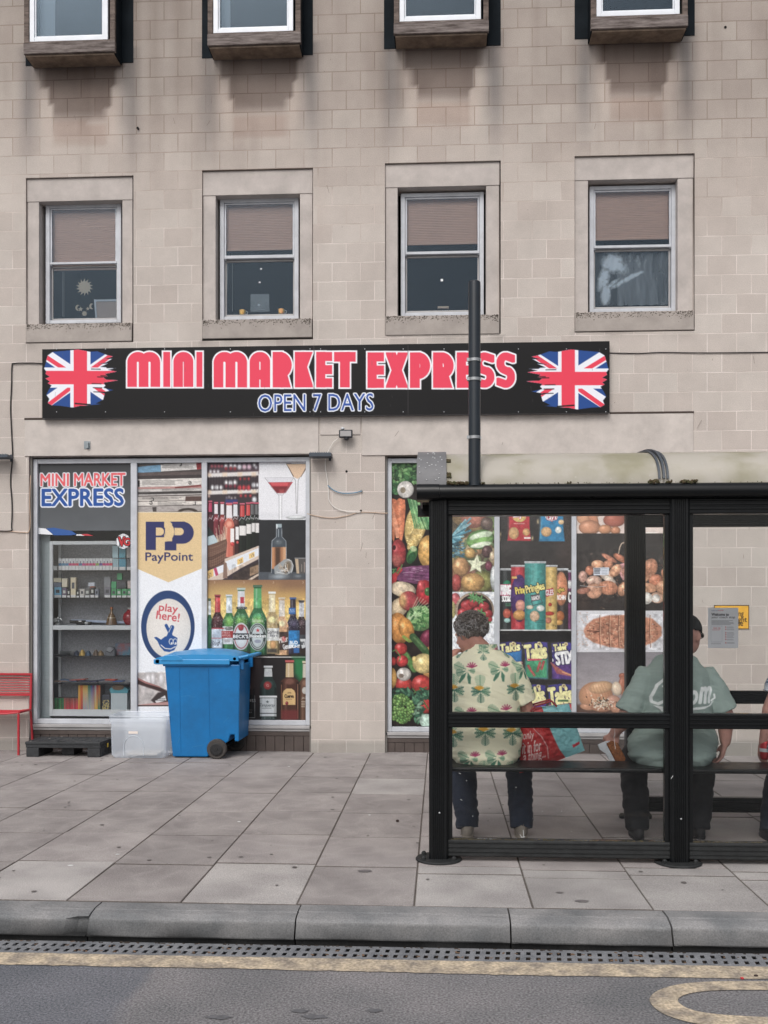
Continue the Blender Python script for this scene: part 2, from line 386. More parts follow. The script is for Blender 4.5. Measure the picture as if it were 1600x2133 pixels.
    def build(s, name, m, parent=None, back=None, origin=None, depthfn=None):
        """the painted sheet as a fine mesh on its plane, with real thickness when back is given"""
        xs = np.linspace(s.X0, s.X1, s.w); zs = np.linspace(s.Z1, s.Z0, s.h); X, Z = np.meshgrid(xs, zs)
        n = s.w*s.h; co = np.empty((n, 3)); co[:, 0] = X.ravel(); co[:, 1] = s.Y if depthfn is None else depthfn(X, Z).ravel(); co[:, 2] = Z.ravel()
        i = np.arange(n).reshape(s.h, s.w); q = np.stack([i[:-1, :-1], i[1:, :-1], i[1:, 1:], i[:-1, 1:]], -1).reshape(-1, 4)
        if name == 'window_poster':      # faded ink
            g = s.a.mean(2, keepdims=True); s.a = np.clip((s.a*.80+g*.20)*(1+.10*(np.random.default_rng(3).random(s.a.shape[:2])[..., None]-.5)), 0, 1)*.965+.012
        cols = s.a.reshape(-1, 3)
        if back:
            per = np.concatenate([i[0, :], i[1:, -1], i[-1, -2::-1], i[-2:0:-1, 0]]); bco = co[per].copy(); bco[:, 1] += back
            m_ = len(per); bi = n+np.arange(m_); nx = np.roll(np.arange(m_), -1)
            side = np.stack([per, per[nx], bi[nx], bi], -1); co = np.vstack([co, bco]); cols = np.vstack([cols, cols[per]]); q = np.vstack([q, side])
        me = mesh_np(name, co, q); setcol(me, cols)
        if parent is None and origin is None: origin = ((s.X0+s.X1)/2, s.Y, s.Z0)
        return link(name, me, m, parent, origin)
def mesh_np(name, co, quads):
    me = bpy.data.meshes.new(name); me.vertices.add(len(co)); me.vertices.foreach_set('co', np.asarray(co, float).ravel())
    k = quads.shape[1]; me.loops.add(len(quads)*k); me.loops.foreach_set('vertex_index', quads.ravel().astype(np.int32))
    me.polygons.add(len(quads)); me.polygons.foreach_set('loop_start', np.arange(0, len(quads)*k, k, dtype=np.int32))
    me.update(calc_edges=True); me.validate(); return me
# ------------------------------------------------------------------ ground, road, kerb, pavement
def node_ground(name, cols, scale, speck_s, speck, rough=.9, bump=.4, attr=None, bs=90, rings=False, patch=None):
    m = bpy.data.materials.new(name); m.use_nodes = True; nt = m.node_tree; b = nt.nodes['Principled BSDF']; L = nt.links.new
    tc = nt.nodes.new('ShaderNodeTexCoord')
    n1 = nt.nodes.new('ShaderNodeTexNoise'); n1.inputs['Scale'].default_value = scale; n1.inputs['Detail'].default_value = 6; L(tc.outputs['Object'], n1.inputs['Vector'])
    r = nt.nodes.new('ShaderNodeValToRGB'); r.color_ramp.elements[0].position = .35; r.color_ramp.elements[1].position = .65
    r.color_ramp.elements[0].color = (*cols[0], 1); r.color_ramp.elements[1].color = (*cols[1], 1); L(n1.outputs['Fac'], r.inputs[0]); out = r.outputs[0]
    if patch:
        sp = nt.nodes.new('ShaderNodeSeparateXYZ'); L(tc.outputs['Object'], sp.inputs[0])
        ad = nt.nodes.new('ShaderNodeMath'); ad.operation = 'MULTIPLY_ADD'; L(n1.outputs['Fac'], ad.inputs[0]); ad.inputs[1].default_value = .35; L(sp.outputs['X'], ad.inputs[2])
        mr = nt.nodes.new('ShaderNodeMapRange'); mr.inputs[1].default_value = patch[0]; mr.inputs[2].default_value = patch[0]+.05; L(ad.outputs[0], mr.inputs[0])
        mx = nt.nodes.new('ShaderNodeMix'); mx.data_type = 'RGBA'; mx.blend_type = 'MULTIPLY'; mx.inputs[0].default_value = 1
        mc = nt.nodes.new('ShaderNodeMix'); mc.data_type = 'RGBA'; mc.inputs['A'].default_value = (*patch[1], 1); mc.inputs['B'].default_value = (1, 1, 1, 1); L(mr.outputs[0], mc.inputs[0])
        L(out, mx.inputs['A']); L(mc.outputs['Result'], mx.inputs['B']); out = mx.outputs['Result']
    if attr:
        a = nt.nodes.new('ShaderNodeAttribute'); a.attribute_name = attr; mx = nt.nodes.new('ShaderNodeMix'); mx.data_type = 'RGBA'; mx.blend_type = 'MULTIPLY'; mx.inputs[0].default_value = 1
        L(out, mx.inputs['A']); L(a.outputs['Color'], mx.inputs['B']); out = mx.outputs['Result']
    if rings:     # pale loops left by wear on the slabs
        n4 = nt.nodes.new('ShaderNodeTexNoise'); n4.inputs['Scale'].default_value = 4.2; n4.inputs['Detail'].default_value = .6; n4.inputs['Distortion'].default_value = .4; L(tc.outputs['Object'], n4.inputs['Vector'])
        rr = nt.nodes.new('ShaderNodeValToRGB'); e = rr.color_ramp.elements; e[0].position = .46; e[0].color = (0, 0, 0, 1); e[1].position = .64; e[1].color = (0, 0, 0, 1)
        k = rr.color_ramp.elements.new(.545); k.color = (1, 1, 1, 1); L(n4.outputs['Fac'], rr.inputs[0])
        mm = nt.nodes.new('ShaderNodeMath'); mm.operation = 'MULTIPLY'; L(rr.outputs[0], mm.inputs[0]); L(a.outputs['Alpha'], mm.inputs[1])
        mx = nt.nodes.new('ShaderNodeMix'); mx.data_type = 'RGBA'; L(mm.outputs[0], mx.inputs[0]); L(out, mx.inputs['A']); mx.inputs['B'].default_value = (*S(192, 186, 182), 1); out = mx.outputs['Result']
    n2 = nt.nodes.new('ShaderNodeTexNoise'); n2.inputs['Scale'].default_value = speck_s; n2.inputs['Detail'].default_value = 3; L(tc.outputs['Object'], n2.inputs['Vector'])
    mr = nt.nodes.new('ShaderNodeMapRange'); mr.inputs[1].default_value = .3; mr.inputs[2].default_value = .7; mr.inputs[3].default_value = 1-speck; mr.inputs[4].default_value = 1+speck; L(n2.outputs['Fac'], mr.inputs[0])
    vm = nt.nodes.new('ShaderNodeVectorMath'); vm.operation = 'SCALE'; L(out, vm.inputs[0]); L(mr.outputs[0], vm.inputs['Scale']); L(vm.outputs[0], b.inputs['Base Color'])
    b.inputs['Roughness'].default_value = rough; b.inputs['Specular IOR Level'].default_value = .3
    n3 = nt.nodes.new('ShaderNodeTexNoise'); n3.inputs['Scale'].default_value = bs; n3.inputs['Detail'].default_value = 8; L(tc.outputs['Object'], n3.inputs['Vector'])
    bp = nt.nodes.new('ShaderNodeBump'); bp.inputs['Strength'].default_value = bump; bp.inputs['Distance'].default_value = .008; L(n3.outputs['Fac'], bp.inputs['Height']); L(bp.outputs[0], b.inputs['Normal'])
    return m
GROUNDMUL = 1.0
ground = MB(); ground.add([(-120, -120, -.30), (120, -120, -.30), (120, 120, -.30), (-120, 120, -.30)], [(0, 1, 2, 3)])
structure(ground.build('ground', mat('far_ground', S(120, 116, 110), .95, var=.2), origin=(0, 0, -.3)))
KB = G(613, 1883)[1]; KT = -DIST+4.74; KC = -DIST+4.665; KF = -DIST+4.63; RZ = -.13
road_m = node_ground('asphalt', (S(112, 112, 114), S(135, 132, 133)), 1.6, 95, .5, bump=.9, bs=150, patch=(-1.12, (.74, .79, .86)))
CH0, CH1 = KF, G(800, 2000, RZ)[1]; YL0, YL1 = CH1, G(800, 2026, RZ)[1]
rd = MB(); n = 40
xs = [-60, -20, -8]+[(-6+i*.3) for i in range(41)]+[8, 20, 60]; ys = [-60, -30, -15]+[-9+.3*i for i in range(0, 10)]+[CH1]
gv = [(x, y, RZ) for y in ys for x in xs]; gf = [(j*len(xs)+i, j*len(xs)+i+1, (j+1)*len(xs)+i+1, (j+1)*len(xs)+i) for j in range(len(ys)-1) for i in range(len(xs)-1)]
rd.add(gv, gf); structure(rd.build('road', road_m, origin=(0, -10, RZ)))
# painted lines, worn at their edges
paint_m = node_ground('road_paint', (S(146, 136, 124), S(196, 180, 156)), 11, 70, .34, bump=.4)
def ribbon(pts_out, pts_in, z):
    b = MB(); n = len(pts_out); b.add([(x, y, z) for x, y in pts_out]+[(x, y, z) for x, y in pts_in], [(i, i+1, n+i+1, n+i) for i in range(n-1)]); return b
xs = np.arange(-9, 9, .035); r = RNG.normal(0, .0028, (2, len(xs))); w = vnoise(xs*10, xs*0, 6, 3)*.02-.01
tagk = ribbon([(x, YL0+r[0][i]*.6-.002) for i, x in enumerate(xs)], [(x, YL1+r[1][i]+w[i]) for i, x in enumerate(xs)], RZ+.004).build('road_marking', paint_m, origin=(0, YL0, RZ))
structure(tagk)
def gp(pts): return [G(x, y, RZ) for x, y in pts]
def smoothpts(p, k=4):
    out = []
    for i in range(len(p)-1):
        a = p[max(i-1, 0)]; b = p[i]; c = p[i+1]; d = p[min(i+2, len(p)-1)]
        for j in range(k):
            t = j/k; out.append(tuple(.5*(2*b[q]+(c[q]-a[q])*t+(2*a[q]-5*b[q]+4*c[q]-d[q])*t*t+(3*b[q]-a[q]-3*c[q]+d[q])*t**3) for q in (0, 1)))
    out.append(p[-1]); return out
oc = [(1900, 2046), (1600, 2046), (1500, 2046), (1430, 2050), (1380, 2061), (1355, 2078), (1358, 2095), (1385, 2115), (1440, 2132), (1520, 2143), (1620, 2150), (1900, 2154)]
ic = [(1900, 2064), (1600, 2064), (1520, 2064), (1465, 2067), (1430, 2073), (1413, 2083), (1418, 2094), (1440, 2105), (1480, 2113), (1540, 2118), (1620, 2121), (1900, 2124)]
structure(ribbon(smoothpts(gp(oc)), smoothpts(gp(ic)), RZ+.0045).build('road_marking', paint_m, origin=(2, -6, RZ)))
# slotted drain channel
chm = node_ground('channel_iron', (S(108, 110, 114), S(130, 131, 134)), 9, 150, .25, bump=.5)
pit = MB(); pit.add([(-9, CH1, RZ-.03), (9, CH1, RZ-.03), (9, CH0, RZ-.03), (-9, CH0, RZ-.03)], [(0, 1, 2, 3)])
structure(pit.build('drain_bed', mat('drain_dark', S(92, 78, 66), .95, var=.5, vscale=30, col2=S(44, 38, 34)), origin=(0, CH0, RZ)))
ch = MB(); cw = CH0-CH1; yy = [CH1, CH1+cw*.17, CH1+cw*.38, CH1+cw*.56, CH1+cw*.78, CH0]; x = -6.0; top = RZ+.002
while x < 6:
    sk = .018
    def q(x0, x1, y0, y1):
        a = [(x0+sk*(y0-CH1)/cw*1.0, y0), (x1+sk*(y0-CH1)/cw, y0), (x1+sk*(y1-CH1)/cw, y1), (x0+sk*(y1-CH1)/cw, y1)]
        return a
    for (a0, a1) in ((0, 1), (2, 3), (4, 5)): ch.add([(p[0], p[1], top) for p in q(x, x+.0475, yy[a0], yy[a1])], [(0, 1, 2, 3)])
    for (a0, a1) in ((1, 2), (3, 4)):
        a = q(x, x+.027, yy[a0], yy[a1]); ch.prism(a, top-.02, top, 'z')
    x += .0475
structure(ch.build('drain_channel', chm, origin=(0, CH0, RZ)))
# kerb stones
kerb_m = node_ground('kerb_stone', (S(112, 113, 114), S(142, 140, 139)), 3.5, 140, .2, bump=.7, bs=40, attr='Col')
kb = MB()
prof = [(KB-.004, -.2), (KB-.004, -.004), (KT+.012, -.003), (KT+.002, -.006), (KT-.034, -.010), (KC+.010, -.019), (KC-.003, -.028), (KC-.008, -.042), (KF-.002, -.095), (KF, -.102), (KF+.026, -.108), (KF+.030, RZ-.02), (KF+.030, -.2)]
jx = [-7.2, -6.1, -5.0, -4.0, G(-420, 1930)[0], G(145, 1935)[0], G(603, 1935)[0], G(1068, 1935)[0], G(1413, 1940)[0], G(1830, 1940)[0], 3.6, 4.7, 5.8, 6.9]
for a, b_ in zip(jx[:-1], jx[1:]):
    n = 24; seg = []; rr = random.Random(int(a*100))
    base = len(kb.v); m_ = len(prof); X = [a+.004+(b_-a-.008)*i/n for i in range(n+1)]
    dz = rr.uniform(-.003, .003)
    for i, xx in enumerate(X):
        e = .006 if i in (0, n) else 0
        for k, (py, pz) in enumerate(prof):
            w_ = (mnoise.noise(Vector((xx*6, k*.7, 3)))*.006) if 3 <= k <= 8 else 0
            notch = .035 if (3 <= k <= 8 and -.085 < xx-jx[5] < .0 and k >= 6) else 0
            kb.v.append((xx, py+w_+e*(k in (3, 4, 5, 6, 7, 8))+notch, pz+dz+(w_ if k < 8 else 0)))
    for i in range(n):
        for k in range(m_-1): kb.f.append((base+i*m_+k, base+i*m_+k+1, base+(i+1)*m_+k+1, base+(i+1)*m_+k))
    kb.f.append(tuple(base+k for k in range(m_))); kb.f.append(tuple(base+n*m_+k for k in reversed(range(m_))))
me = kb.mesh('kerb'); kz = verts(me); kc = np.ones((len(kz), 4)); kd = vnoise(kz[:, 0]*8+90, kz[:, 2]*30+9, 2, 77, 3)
t1 = np.clip((-kz[:, 2]-.030+.016*(kd-.5))/.014, 0, 1); t2 = np.clip((-kz[:, 2]-.088+.03*(kd-.5))/.016, 0, 1); kc[:, :3] = ((1-.46*t1)*(1-.82*t2)*(.86+.28*kd))[:, None]*np.array([1, 1.01, 1.02])  # shading painted into the kerb colours: darker face, near-black foot with some grime
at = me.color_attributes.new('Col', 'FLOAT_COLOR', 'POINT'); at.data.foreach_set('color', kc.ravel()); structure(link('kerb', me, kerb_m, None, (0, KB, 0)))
# paving slabs
SX = (G(1355, 1895)[0]-G(132, 1875)[0])/5; SX0 = G(863, 1886)[0]; SYD = (G(740, 1619)[1]-G(740, 1801.5)[1])/4; SY0 = G(740, 1801.5)[1]
pv = MB(); cols = []; rr = random.Random(5)
def slab(x0, x1, y0, y1, c, ring):
    g = .0032; e = .0045; x0 += g; x1 -= g; y0 += .008; y1 -= .008
    if x1-x0 < .03 or y1-y0 < .03: return
    tz = [rr.uniform(-.0025, .0015) for _ in range(4)]; base = len(pv.v)
    P4 = [(x0, y0), (x1, y0), (x1, y1), (x0, y1)]; I4 = [(x0+e, y0+e), (x1-e, y0+e), (x1-e, y1-e), (x0+e, y1-e)]
    pv.v += [(p[0], p[1], -.03) for p in P4]+[(p[0], p[1], tz[i]-.003) for i, p in enumerate(P4)]+[(p[0], p[1], tz[i]) for i, p in enumerate(I4)]
    for o in (0, 4):
        for k in range(4): k2 = (k+1) % 4; pv.f.append((base+o+k, base+o+k2, base+o+4+k2, base+o+4+k))
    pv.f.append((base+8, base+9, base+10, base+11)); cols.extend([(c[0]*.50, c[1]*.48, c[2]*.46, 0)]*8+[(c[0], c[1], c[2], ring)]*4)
for ci in range(-14, 15):
    xa = SX0+ci*SX; off = (0, -.05, .02, -.03)[ci % 4]+rr.uniform(-.012, .012)
    y = SY0+off; rows = [(KB, y)]
    while y < .15: rows.append((y, min(y+SYD, .30))); y += SYD
    for ri, (a, b_) in enumerate(rows):
        light = (ri == 0 and (ci >= 0 or ci in (-2, -4))) or (ci == -1 and ri == 4) or rr.random() < .06
        v = rr.uniform(.84, 1.05)
        if light: c = (1.22*v, 1.24*v, 1.23*v); rg = .0
        else: c = (v, v*.985, v*.98); rg = .13
        if ci >= 0 and not light: c = tuple(q*1.08 for q in c); rg = .04
        if ri == 0 and ci >= 0:
            ym = b_-.16; slab(xa, xa+SX, a, ym, c, rg); slab(xa, xa+SX, ym, b_, tuple(q*.97 for q in c), rg)
        else: slab(xa, xa+SX, a, b_, c, rg)
me = pv.mesh('pavement'); at = me.color_attributes.new('Col', 'FLOAT_COLOR', 'POINT'); at.data.foreach_set('color', np.array(cols, float).ravel())
pav_m = node_ground('paving', (S(138, 133, 132), S(160, 155, 153)), 2.6, 150, .24, bump=.35, attr='Col', rings=True, bs=120)
structure(link('pavement', me, pav_m, None, (0, -2.5, 0)))
jb = MB(); jb.add([(-9, KB, -.006), (9, KB, -.006), (9, .35, -.006), (-9, .35, -.006)], [(0, 1, 2, 3)])
structure(jb.build('pavement_bed', mat('joint_sand', S(92, 85, 79), .95, var=.35, vscale=20), origin=(0, -2.5, -.01)))

gm_ = MB(); rr = random.Random(41)
for k in range(170):      # trodden gum and grit
    x, y = rr.uniform(-4.5, 4.5), rr.uniform(KB+.03, -.1); r_ = rr.uniform(.004, .016); n = 9
    gm_.add([(x+r_*math.cos(2*PI*j/n)*(1+.2*math.sin(j*2.3+k)), y+r_*math.sin(2*PI*j/n), .0035) for j in range(n)], [tuple(range(n))])
o = gm_.build('gum_spots', mat('gum_grey', S(100, 95, 93), .85, var=.2, vscale=3), origin=(0, -2, 0)); o['kind'] = 'stuff'; tag(o, 'scattered trodden gum spots on the paving slabs', 'gum spots')
# ------------------------------------------------------------------ building
B = thing('shop_building', 'beige stone block building with sash windows above the mini market shopfront', 'building', (0, 0, 0))
stone = lambda: None
def stone_plain(name='plain_stone', c=(190, 179, 173)):
    return mat(name, S(*c), .9, var=.16, vscale=3.5, bump=.25, bscale=150, speck=.07, spec=.2)
win = [dict(s=(54, 368, 276, 714), band=418, op=(79, 416, 253, 674), fr=(95, 424, 252, 673), ra=(545, 552), bl=563, gl=(106, 247)),
       dict(s=(421, 352, 651, 706), band=405, op=(448, 403, 624, 665), fr=(458, 413, 622, 665), ra=(531, 540), bl=522, gl=(468, 614)),
       dict(s=(802, 337, 1041, 699), band=388, op=(828, 388, 1013, 657), fr=(835, 401, 1008, 657), ra=(523, 531), bl=510, gl=(845, 997)),
       dict(s=(1197, 322, 1446, 691), band=373, op=(1226, 375, 1413, 649), fr=(1228, 386, 1408, 649), ra=(510, 518), bl=500, gl=(1239, 1396))]
bays = [dict(c=162, jy=141, st=(54, 278, 137, 131)), dict(c=538, jy=124, st=(421, 652, 124, 112)), dict(c=919, jy=101, st=(800, 1043, 104, 93)), dict(c=1322, jy=91, st=(1197, 1447, 84, 72))]
def wr(x0, y0, x1, y1, Y=0.0):
    a = W(x0, (y0+y1)/2, Y)[0]; b = W(x1, (y0+y1)/2, Y)[0]; t = W((x0+x1)/2, y0, Y)[1]; u = W((x0+x1)/2, y1, Y)[1]; return a, b, u, t
opens = [wr(*w['s']) for w in win]
for b_ in bays:
    a = wr(b_['st'][0], 0, b_['st'][1], (b_['st'][2]+b_['st'][3])/2); opens.append((a[0], a[1], a[2], 9.2)); b_['w'] = opens[-1]
SL = wr(60, 948, 648, 1570); SR = wr(802, 946, 1441, 1570)
SL = (SL[0], SL[1], -.02, SL[3]); SR = (SR[0], SR[1], -.02, SR[3]); opens += [SL, SR]
gx = sorted(set([round(v, 4) for o in opens for v in o[:2]]+[round(-8+.045*i, 4) for i in range(356)])); gz = sorted(set([round(v, 4) for o in opens for v in o[2:]]+[round(-.05+.045*i, 4) for i in range(226)]))
def thin(a, keep):
    out = [a[0]]
    for v in a[1:]:
        if v-out[-1] < .012:
            if v in keep: out[-1] = v
        else: out.append(v)
    return out
gx = thin(gx, {round(v, 4) for o in opens for v in o[:2]}); gz = thin(gz, {round(v, 4) for o in opens for v in o[2:]})
gx, gz = np.array(gx), np.array(gz); Xg, Zg = np.meshgrid(gx, gz)
co = np.stack([Xg.ravel(), np.zeros(Xg.size), Zg.ravel()], -1); idx = np.arange(Xg.size).reshape(Xg.shape)
cxm = (gx[:-1]+gx[1:])/2; czm = (gz[:-1]+gz[1:])/2; keep = np.ones((len(czm), len(cxm)), bool)
for o in opens: keep &= ~(((cxm > o[0]) & (cxm < o[1]))[None, :] & ((czm > o[2]) & (czm < o[3]))[:, None])
q = np.stack([idx[:-1, :-1], idx[:-1, 1:], idx[1:, 1:], idx[1:, :-1]], -1)[keep]
rv = []; rq = []
for o in opens:
    n0 = len(co)+len(rv); x0, x1, z0, z1 = o; D_ = .24
    rv += [(x0, 0, z0), (x1, 0, z0), (x1, 0, z1), (x0, 0, z1), (x0, D_, z0), (x1, D_, z0), (x1, D_, z1), (x0, D_, z1)]
    rq += [(n0+k, n0+(k+1) % 4, n0+4+(k+1) % 4, n0+4+k) for k in range(4)]
co2 = np.vstack([co, np.array(rv)]); me = mesh_np('wall', co2, np.vstack([q, np.array(rq)]))
# weathering: where rain runs off the bays (in the wall's own metres), kept as stain colours
Xc = co2[:, 0]; Zc = co2[:, 2]
def inv(X, Z, Y=0.0):
    dx, dy = X, Y+DIST; zc = -SN*dx+CS*dy; xc = CS*dx+SN*dy; return CX+F*xc/zc, CY-F*(Z-CAMH)/zc
PX, PY = inv(Xc, Zc); st = np.ones((len(Xc), 3)); mort = np.clip((PY-230)/330, 0, 1)*.82+.0
nz = vnoise(Xc*10, Zc*10, 8, 11); nv = vnoise(Xc*30, Zc*3, 6, 12); nb = vnoise(Xc*10+3, Zc*10, 22, 13, 2)
st *= (1-.24*np.clip((430-PY)/250, 0, 1)*(.6+.8*nz))[:, None]
st *= (1-.10*(nb-.5))[:, None]; st *= 1-np.clip((520-PY)/300, 0, 1)[:, None]*np.array([.0, .03, .05])
st *= 1-(np.clip(vnoise(Xc*16+200, Zc*1.1+50, 4, 15, 4)-.47, 0, 1)*np.clip((620-PY)/420, .12, 1)*.85)[:, None]*np.array([.9, 1., 1.05])
for b_ in bays:
    dx = PX-b_['c']-4; dy = PY-b_['jy']; ad = np.abs(dx)+6*(nz-.5)
    blk = np.floor(dy/40)*40
    pat = np.clip((82-blk*.32-ad)/5, 0, 1)*np.clip((118-dy)/25, 0, 1)*(dy > -30)
    halo = np.clip((100-dy*.12-ad)/14, 0, 1)*np.clip((190-dy)/70, 0, 1)*(dy > -30)*(1-pat)
    low = np.clip((60-ad)/10, 0, 1)*np.clip((165-dy)/8, 0, 1)*(dy > 115)
    strk = np.exp(-((ad-108)/17)**2)*np.clip((245-dy)/150, 0, 1)*(dy > -40)*(.55+.9*nv)
    st *= (1-pat[:, None]*np.array([.48, .52, .53])*(.75+.5*nz[:, None])); st *= (1+halo[:, None]*np.array([.16, .14, .13]))
    st *= (1-low[:, None]*np.array([.14, .19, .21])); st *= (1-strk[:, None]*np.array([.36, .34, .31]))
    mort = mort*(1-.8*np.clip(strk+pat*.6, 0, 1))
for w_ in win:     # dirt under the sills
    x0, y0, x1, y1 = w_['s']; m_ = (PX > x0-6) & (PX < x1+6); st *= (1-np.clip((24-(PY-y1))/24, 0, 1)*(PY > y1)*m_*.35*np.clip(nv*2-.5, 0, 1))[:, None]
st *= (1-.10*np.clip((PY-1470)/100, 0, 1)*(.5+nz))[:, None]; st *= (1-np.clip((PY-1541)/4, 0, 1)*np.array([.30, .27, .27])[:, None]*(.7+.6*nz)).T
at = me.color_attributes.new('Stain', 'FLOAT_COLOR', 'POINT'); a = np.ones((len(co2), 4)); a[:, :3] = st; a[:, 3] = mort; at.data.foreach_set('color', a.ravel())
wm = bpy.data.materials.new('stone_blocks'); wm.use_nodes = True; nt = wm.node_tree; bs = nt.nodes['Principled BSDF']; L = nt.links.new
tc = nt.nodes.new('ShaderNodeTexCoord'); sp = nt.nodes.new('ShaderNodeSeparateXYZ'); L(tc.outputs['Object'], sp.inputs[0])
wob = nt.nodes.new('ShaderNodeTexNoise'); wob.inputs['Scale'].default_value = 2.5; wob.inputs['Detail'].default_value = 4; L(tc.outputs['Object'], wob.inputs['Vector'])
wa = nt.nodes.new('ShaderNodeMath'); wa.operation = 'MULTIPLY_ADD'; L(wob.outputs['Fac'], wa.inputs[0]); wa.inputs[1].default_value = .012; L(sp.outputs['Z'], wa.inputs[2])
cb = nt.nodes.new('ShaderNodeCombineXYZ'); L(sp.outputs['X'], cb.inputs[0]); L(wa.outputs[0], cb.inputs[1])
mp = nt.nodes.new('ShaderNodeMapping'); mp.inputs['Location'].default_value = (-W(722, 1000)[0]+.003, -(W(720, 984)[1] % .1995)-.006, 0); L(cb.outputs[0], mp.inputs[0])
br = nt.nodes.new('ShaderNodeTexBrick'); br.inputs['Scale'].default_value = 1; br.inputs['Brick Width'].default_value = .297; br.inputs['Row Height'].default_value = .1995
br.inputs['Mortar Size'].default_value = .0052; br.inputs['Mortar Smooth'].default_value = .35; br.offset = .5; br.inputs['Bias'].default_value = 0.0
br.inputs['Color1'].default_value = (*S(196, 188, 181), 1); br.inputs['Color2'].default_value = (*S(187, 177, 170), 1); br.inputs['Mortar'].default_value = (0, 0, 0, 1); L(mp.outputs[0], br.inputs['Vector'])
sa = nt.nodes.new('ShaderNodeAttribute'); sa.attribute_name = 'Stain'
mc = nt.nodes.new('ShaderNodeMix'); mc.data_type = 'RGBA'; mc.inputs['A'].default_value = (*S(168, 155, 145), 1); mc.inputs['B'].default_value = (*S(222, 212, 206), 1)
mn = nt.nodes.new('ShaderNodeTexNoise'); mn.inputs['Scale'].default_value = 3; L(tc.outputs['Object'], mn.inputs['Vector'])
mm = nt.nodes.new('ShaderNodeMath'); mm.operation = 'MULTIPLY_ADD'; L(mn.outputs['Fac'], mm.inputs[0]); mm.inputs[1].default_value = 1.6; mm.inputs[2].default_value = -.8
mad = nt.nodes.new('ShaderNodeMath'); mad.operation = 'ADD'; mad.use_clamp = True; L(mm.outputs[0], mad.inputs[0]); L(sa.outputs['Alpha'], mad.inputs[1]); L(mad.outputs[0], mc.inputs[0])
m1 = nt.nodes.new('ShaderNodeMix'); m1.data_type = 'RGBA'; L(br.outputs['Fac'], m1.inputs[0]); L(br.outputs['Color'], m1.inputs['A']); L(mc.outputs['Result'], m1.inputs['B'])
m2 = nt.nodes.new('ShaderNodeMix'); m2.data_type = 'RGBA'; m2.blend_type = 'MULTIPLY'; m2.inputs[0].default_value = 1; L(m1.outputs['Result'], m2.inputs['A']); L(sa.outputs['Color'], m2.inputs['B'])
n5 = nt.nodes.new('ShaderNodeTexNoise'); n5.inputs['Scale'].default_value = 130; n5.inputs['Detail'].default_value = 4; L(tc.outputs['Object'], n5.inputs['Vector'])
n6 = nt.nodes.new('ShaderNodeTexNoise'); n6.inputs['Scale'].default_value = 1.7; n6.inputs['Detail'].default_value = 8; n6.inputs['Roughness'].default_value = .7; L(tc.outputs['Object'], n6.inputs['Vector'])
r1 = nt.nodes.new('ShaderNodeMapRange'); r1.inputs[1].default_value = .3; r1.inputs[2].default_value = .7; r1.inputs[3].default_value = .88; r1.inputs[4].default_value = 1.12; L(n5.outputs['Fac'], r1.inputs[0])
r2 = nt.nodes.new('ShaderNodeMapRange'); r2.inputs[1].default_value = .3; r2.inputs[2].default_value = .7; r2.inputs[3].default_value = .88; r2.inputs[4].default_value = 1.08; L(n6.outputs['Fac'], r2.inputs[0])
rm = nt.nodes.new('ShaderNodeMath'); rm.operation = 'MULTIPLY'; L(r1.outputs[0], rm.inputs[0]); L(r2.outputs[0], rm.inputs[1])
v1 = nt.nodes.new('ShaderNodeVectorMath'); v1.operation = 'SCALE'; L(m2.outputs['Result'], v1.inputs[0]); L(rm.outputs[0], v1.inputs['Scale']); L(v1.outputs[0], bs.inputs['Base Color'])
bs.inputs['Roughness'].default_value = .92; bs.inputs['Specular IOR Level'].default_value = .2
ba = nt.nodes.new('ShaderNodeMath'); ba.operation = 'MULTIPLY_ADD'; L(br.outputs['Fac'], ba.inputs[0]); ba.inputs[1].default_value = -.6; L(n5.outputs['Fac'], ba.inputs[2])
bp = nt.nodes.new('ShaderNodeBump'); bp.inputs['Strength'].default_value = .35; bp.inputs['Distance'].default_value = .008; L(ba.outputs[0], bp.inputs['Height']); L(bp.outputs[0], bs.inputs['Normal'])
link('wall', me, wm, B)
sm_ = MB(); rr = random.Random(77)
for k in range(150):      # nail holes, nicks and short scratches in the stone
    px, py = rr.uniform(5, 1590), rr.uniform(10, 1540)
    if any(o[0]-.05 < W(px, py)[0] < o[1]+.05 and o[2]-.05 < W(px, py)[1] < o[3]+.05 for o in opens): continue
    x, z = W(px, py); off_ = .0135 if 862 < py < 948 else .001
    if rr.random() < .6: sm_.ellipsoid((x, -off_, z), (rr.uniform(.0015, .0045), .0008, rr.uniform(.0015, .005)), seg=6, ring=3)
    else: a = rr.uniform(.9, 2.0); L_ = rr.uniform(.01, .05); sm_.obox((x, -off_, z), (L_*math.cos(a), 0, L_*math.sin(a)), (0, .0005, 0), (-.0014*math.sin(a), 0, .0014*math.cos(a)))
sm_.build('stone_nicks', mat('nick_dark', S(112, 98, 90), .95), B)['kind'] = 'stuff'
hull = MB()   # the rest of the building behind its street wall
hull.box(-8, 8, 4.2, 4.4, -.2, 10.1).box(-8.2, -8, 0.0, 4.4, -.2, 10.1).box(8, 8.2, 0.0, 4.4, -.2, 10.1).box(-8.2, 8.2, -.0, 4.4, 10.1, 10.3)
hull.box(-8, 8, .26, 4.2, 3.35, 3.5).box(-8, 8, .26, 4.2, 6.6, 6.75).box(-8, 8, .25, 4.2, -.1, -.012)
hull.build('shell', stone_plain('inner_shell', (120, 116, 112)), B)
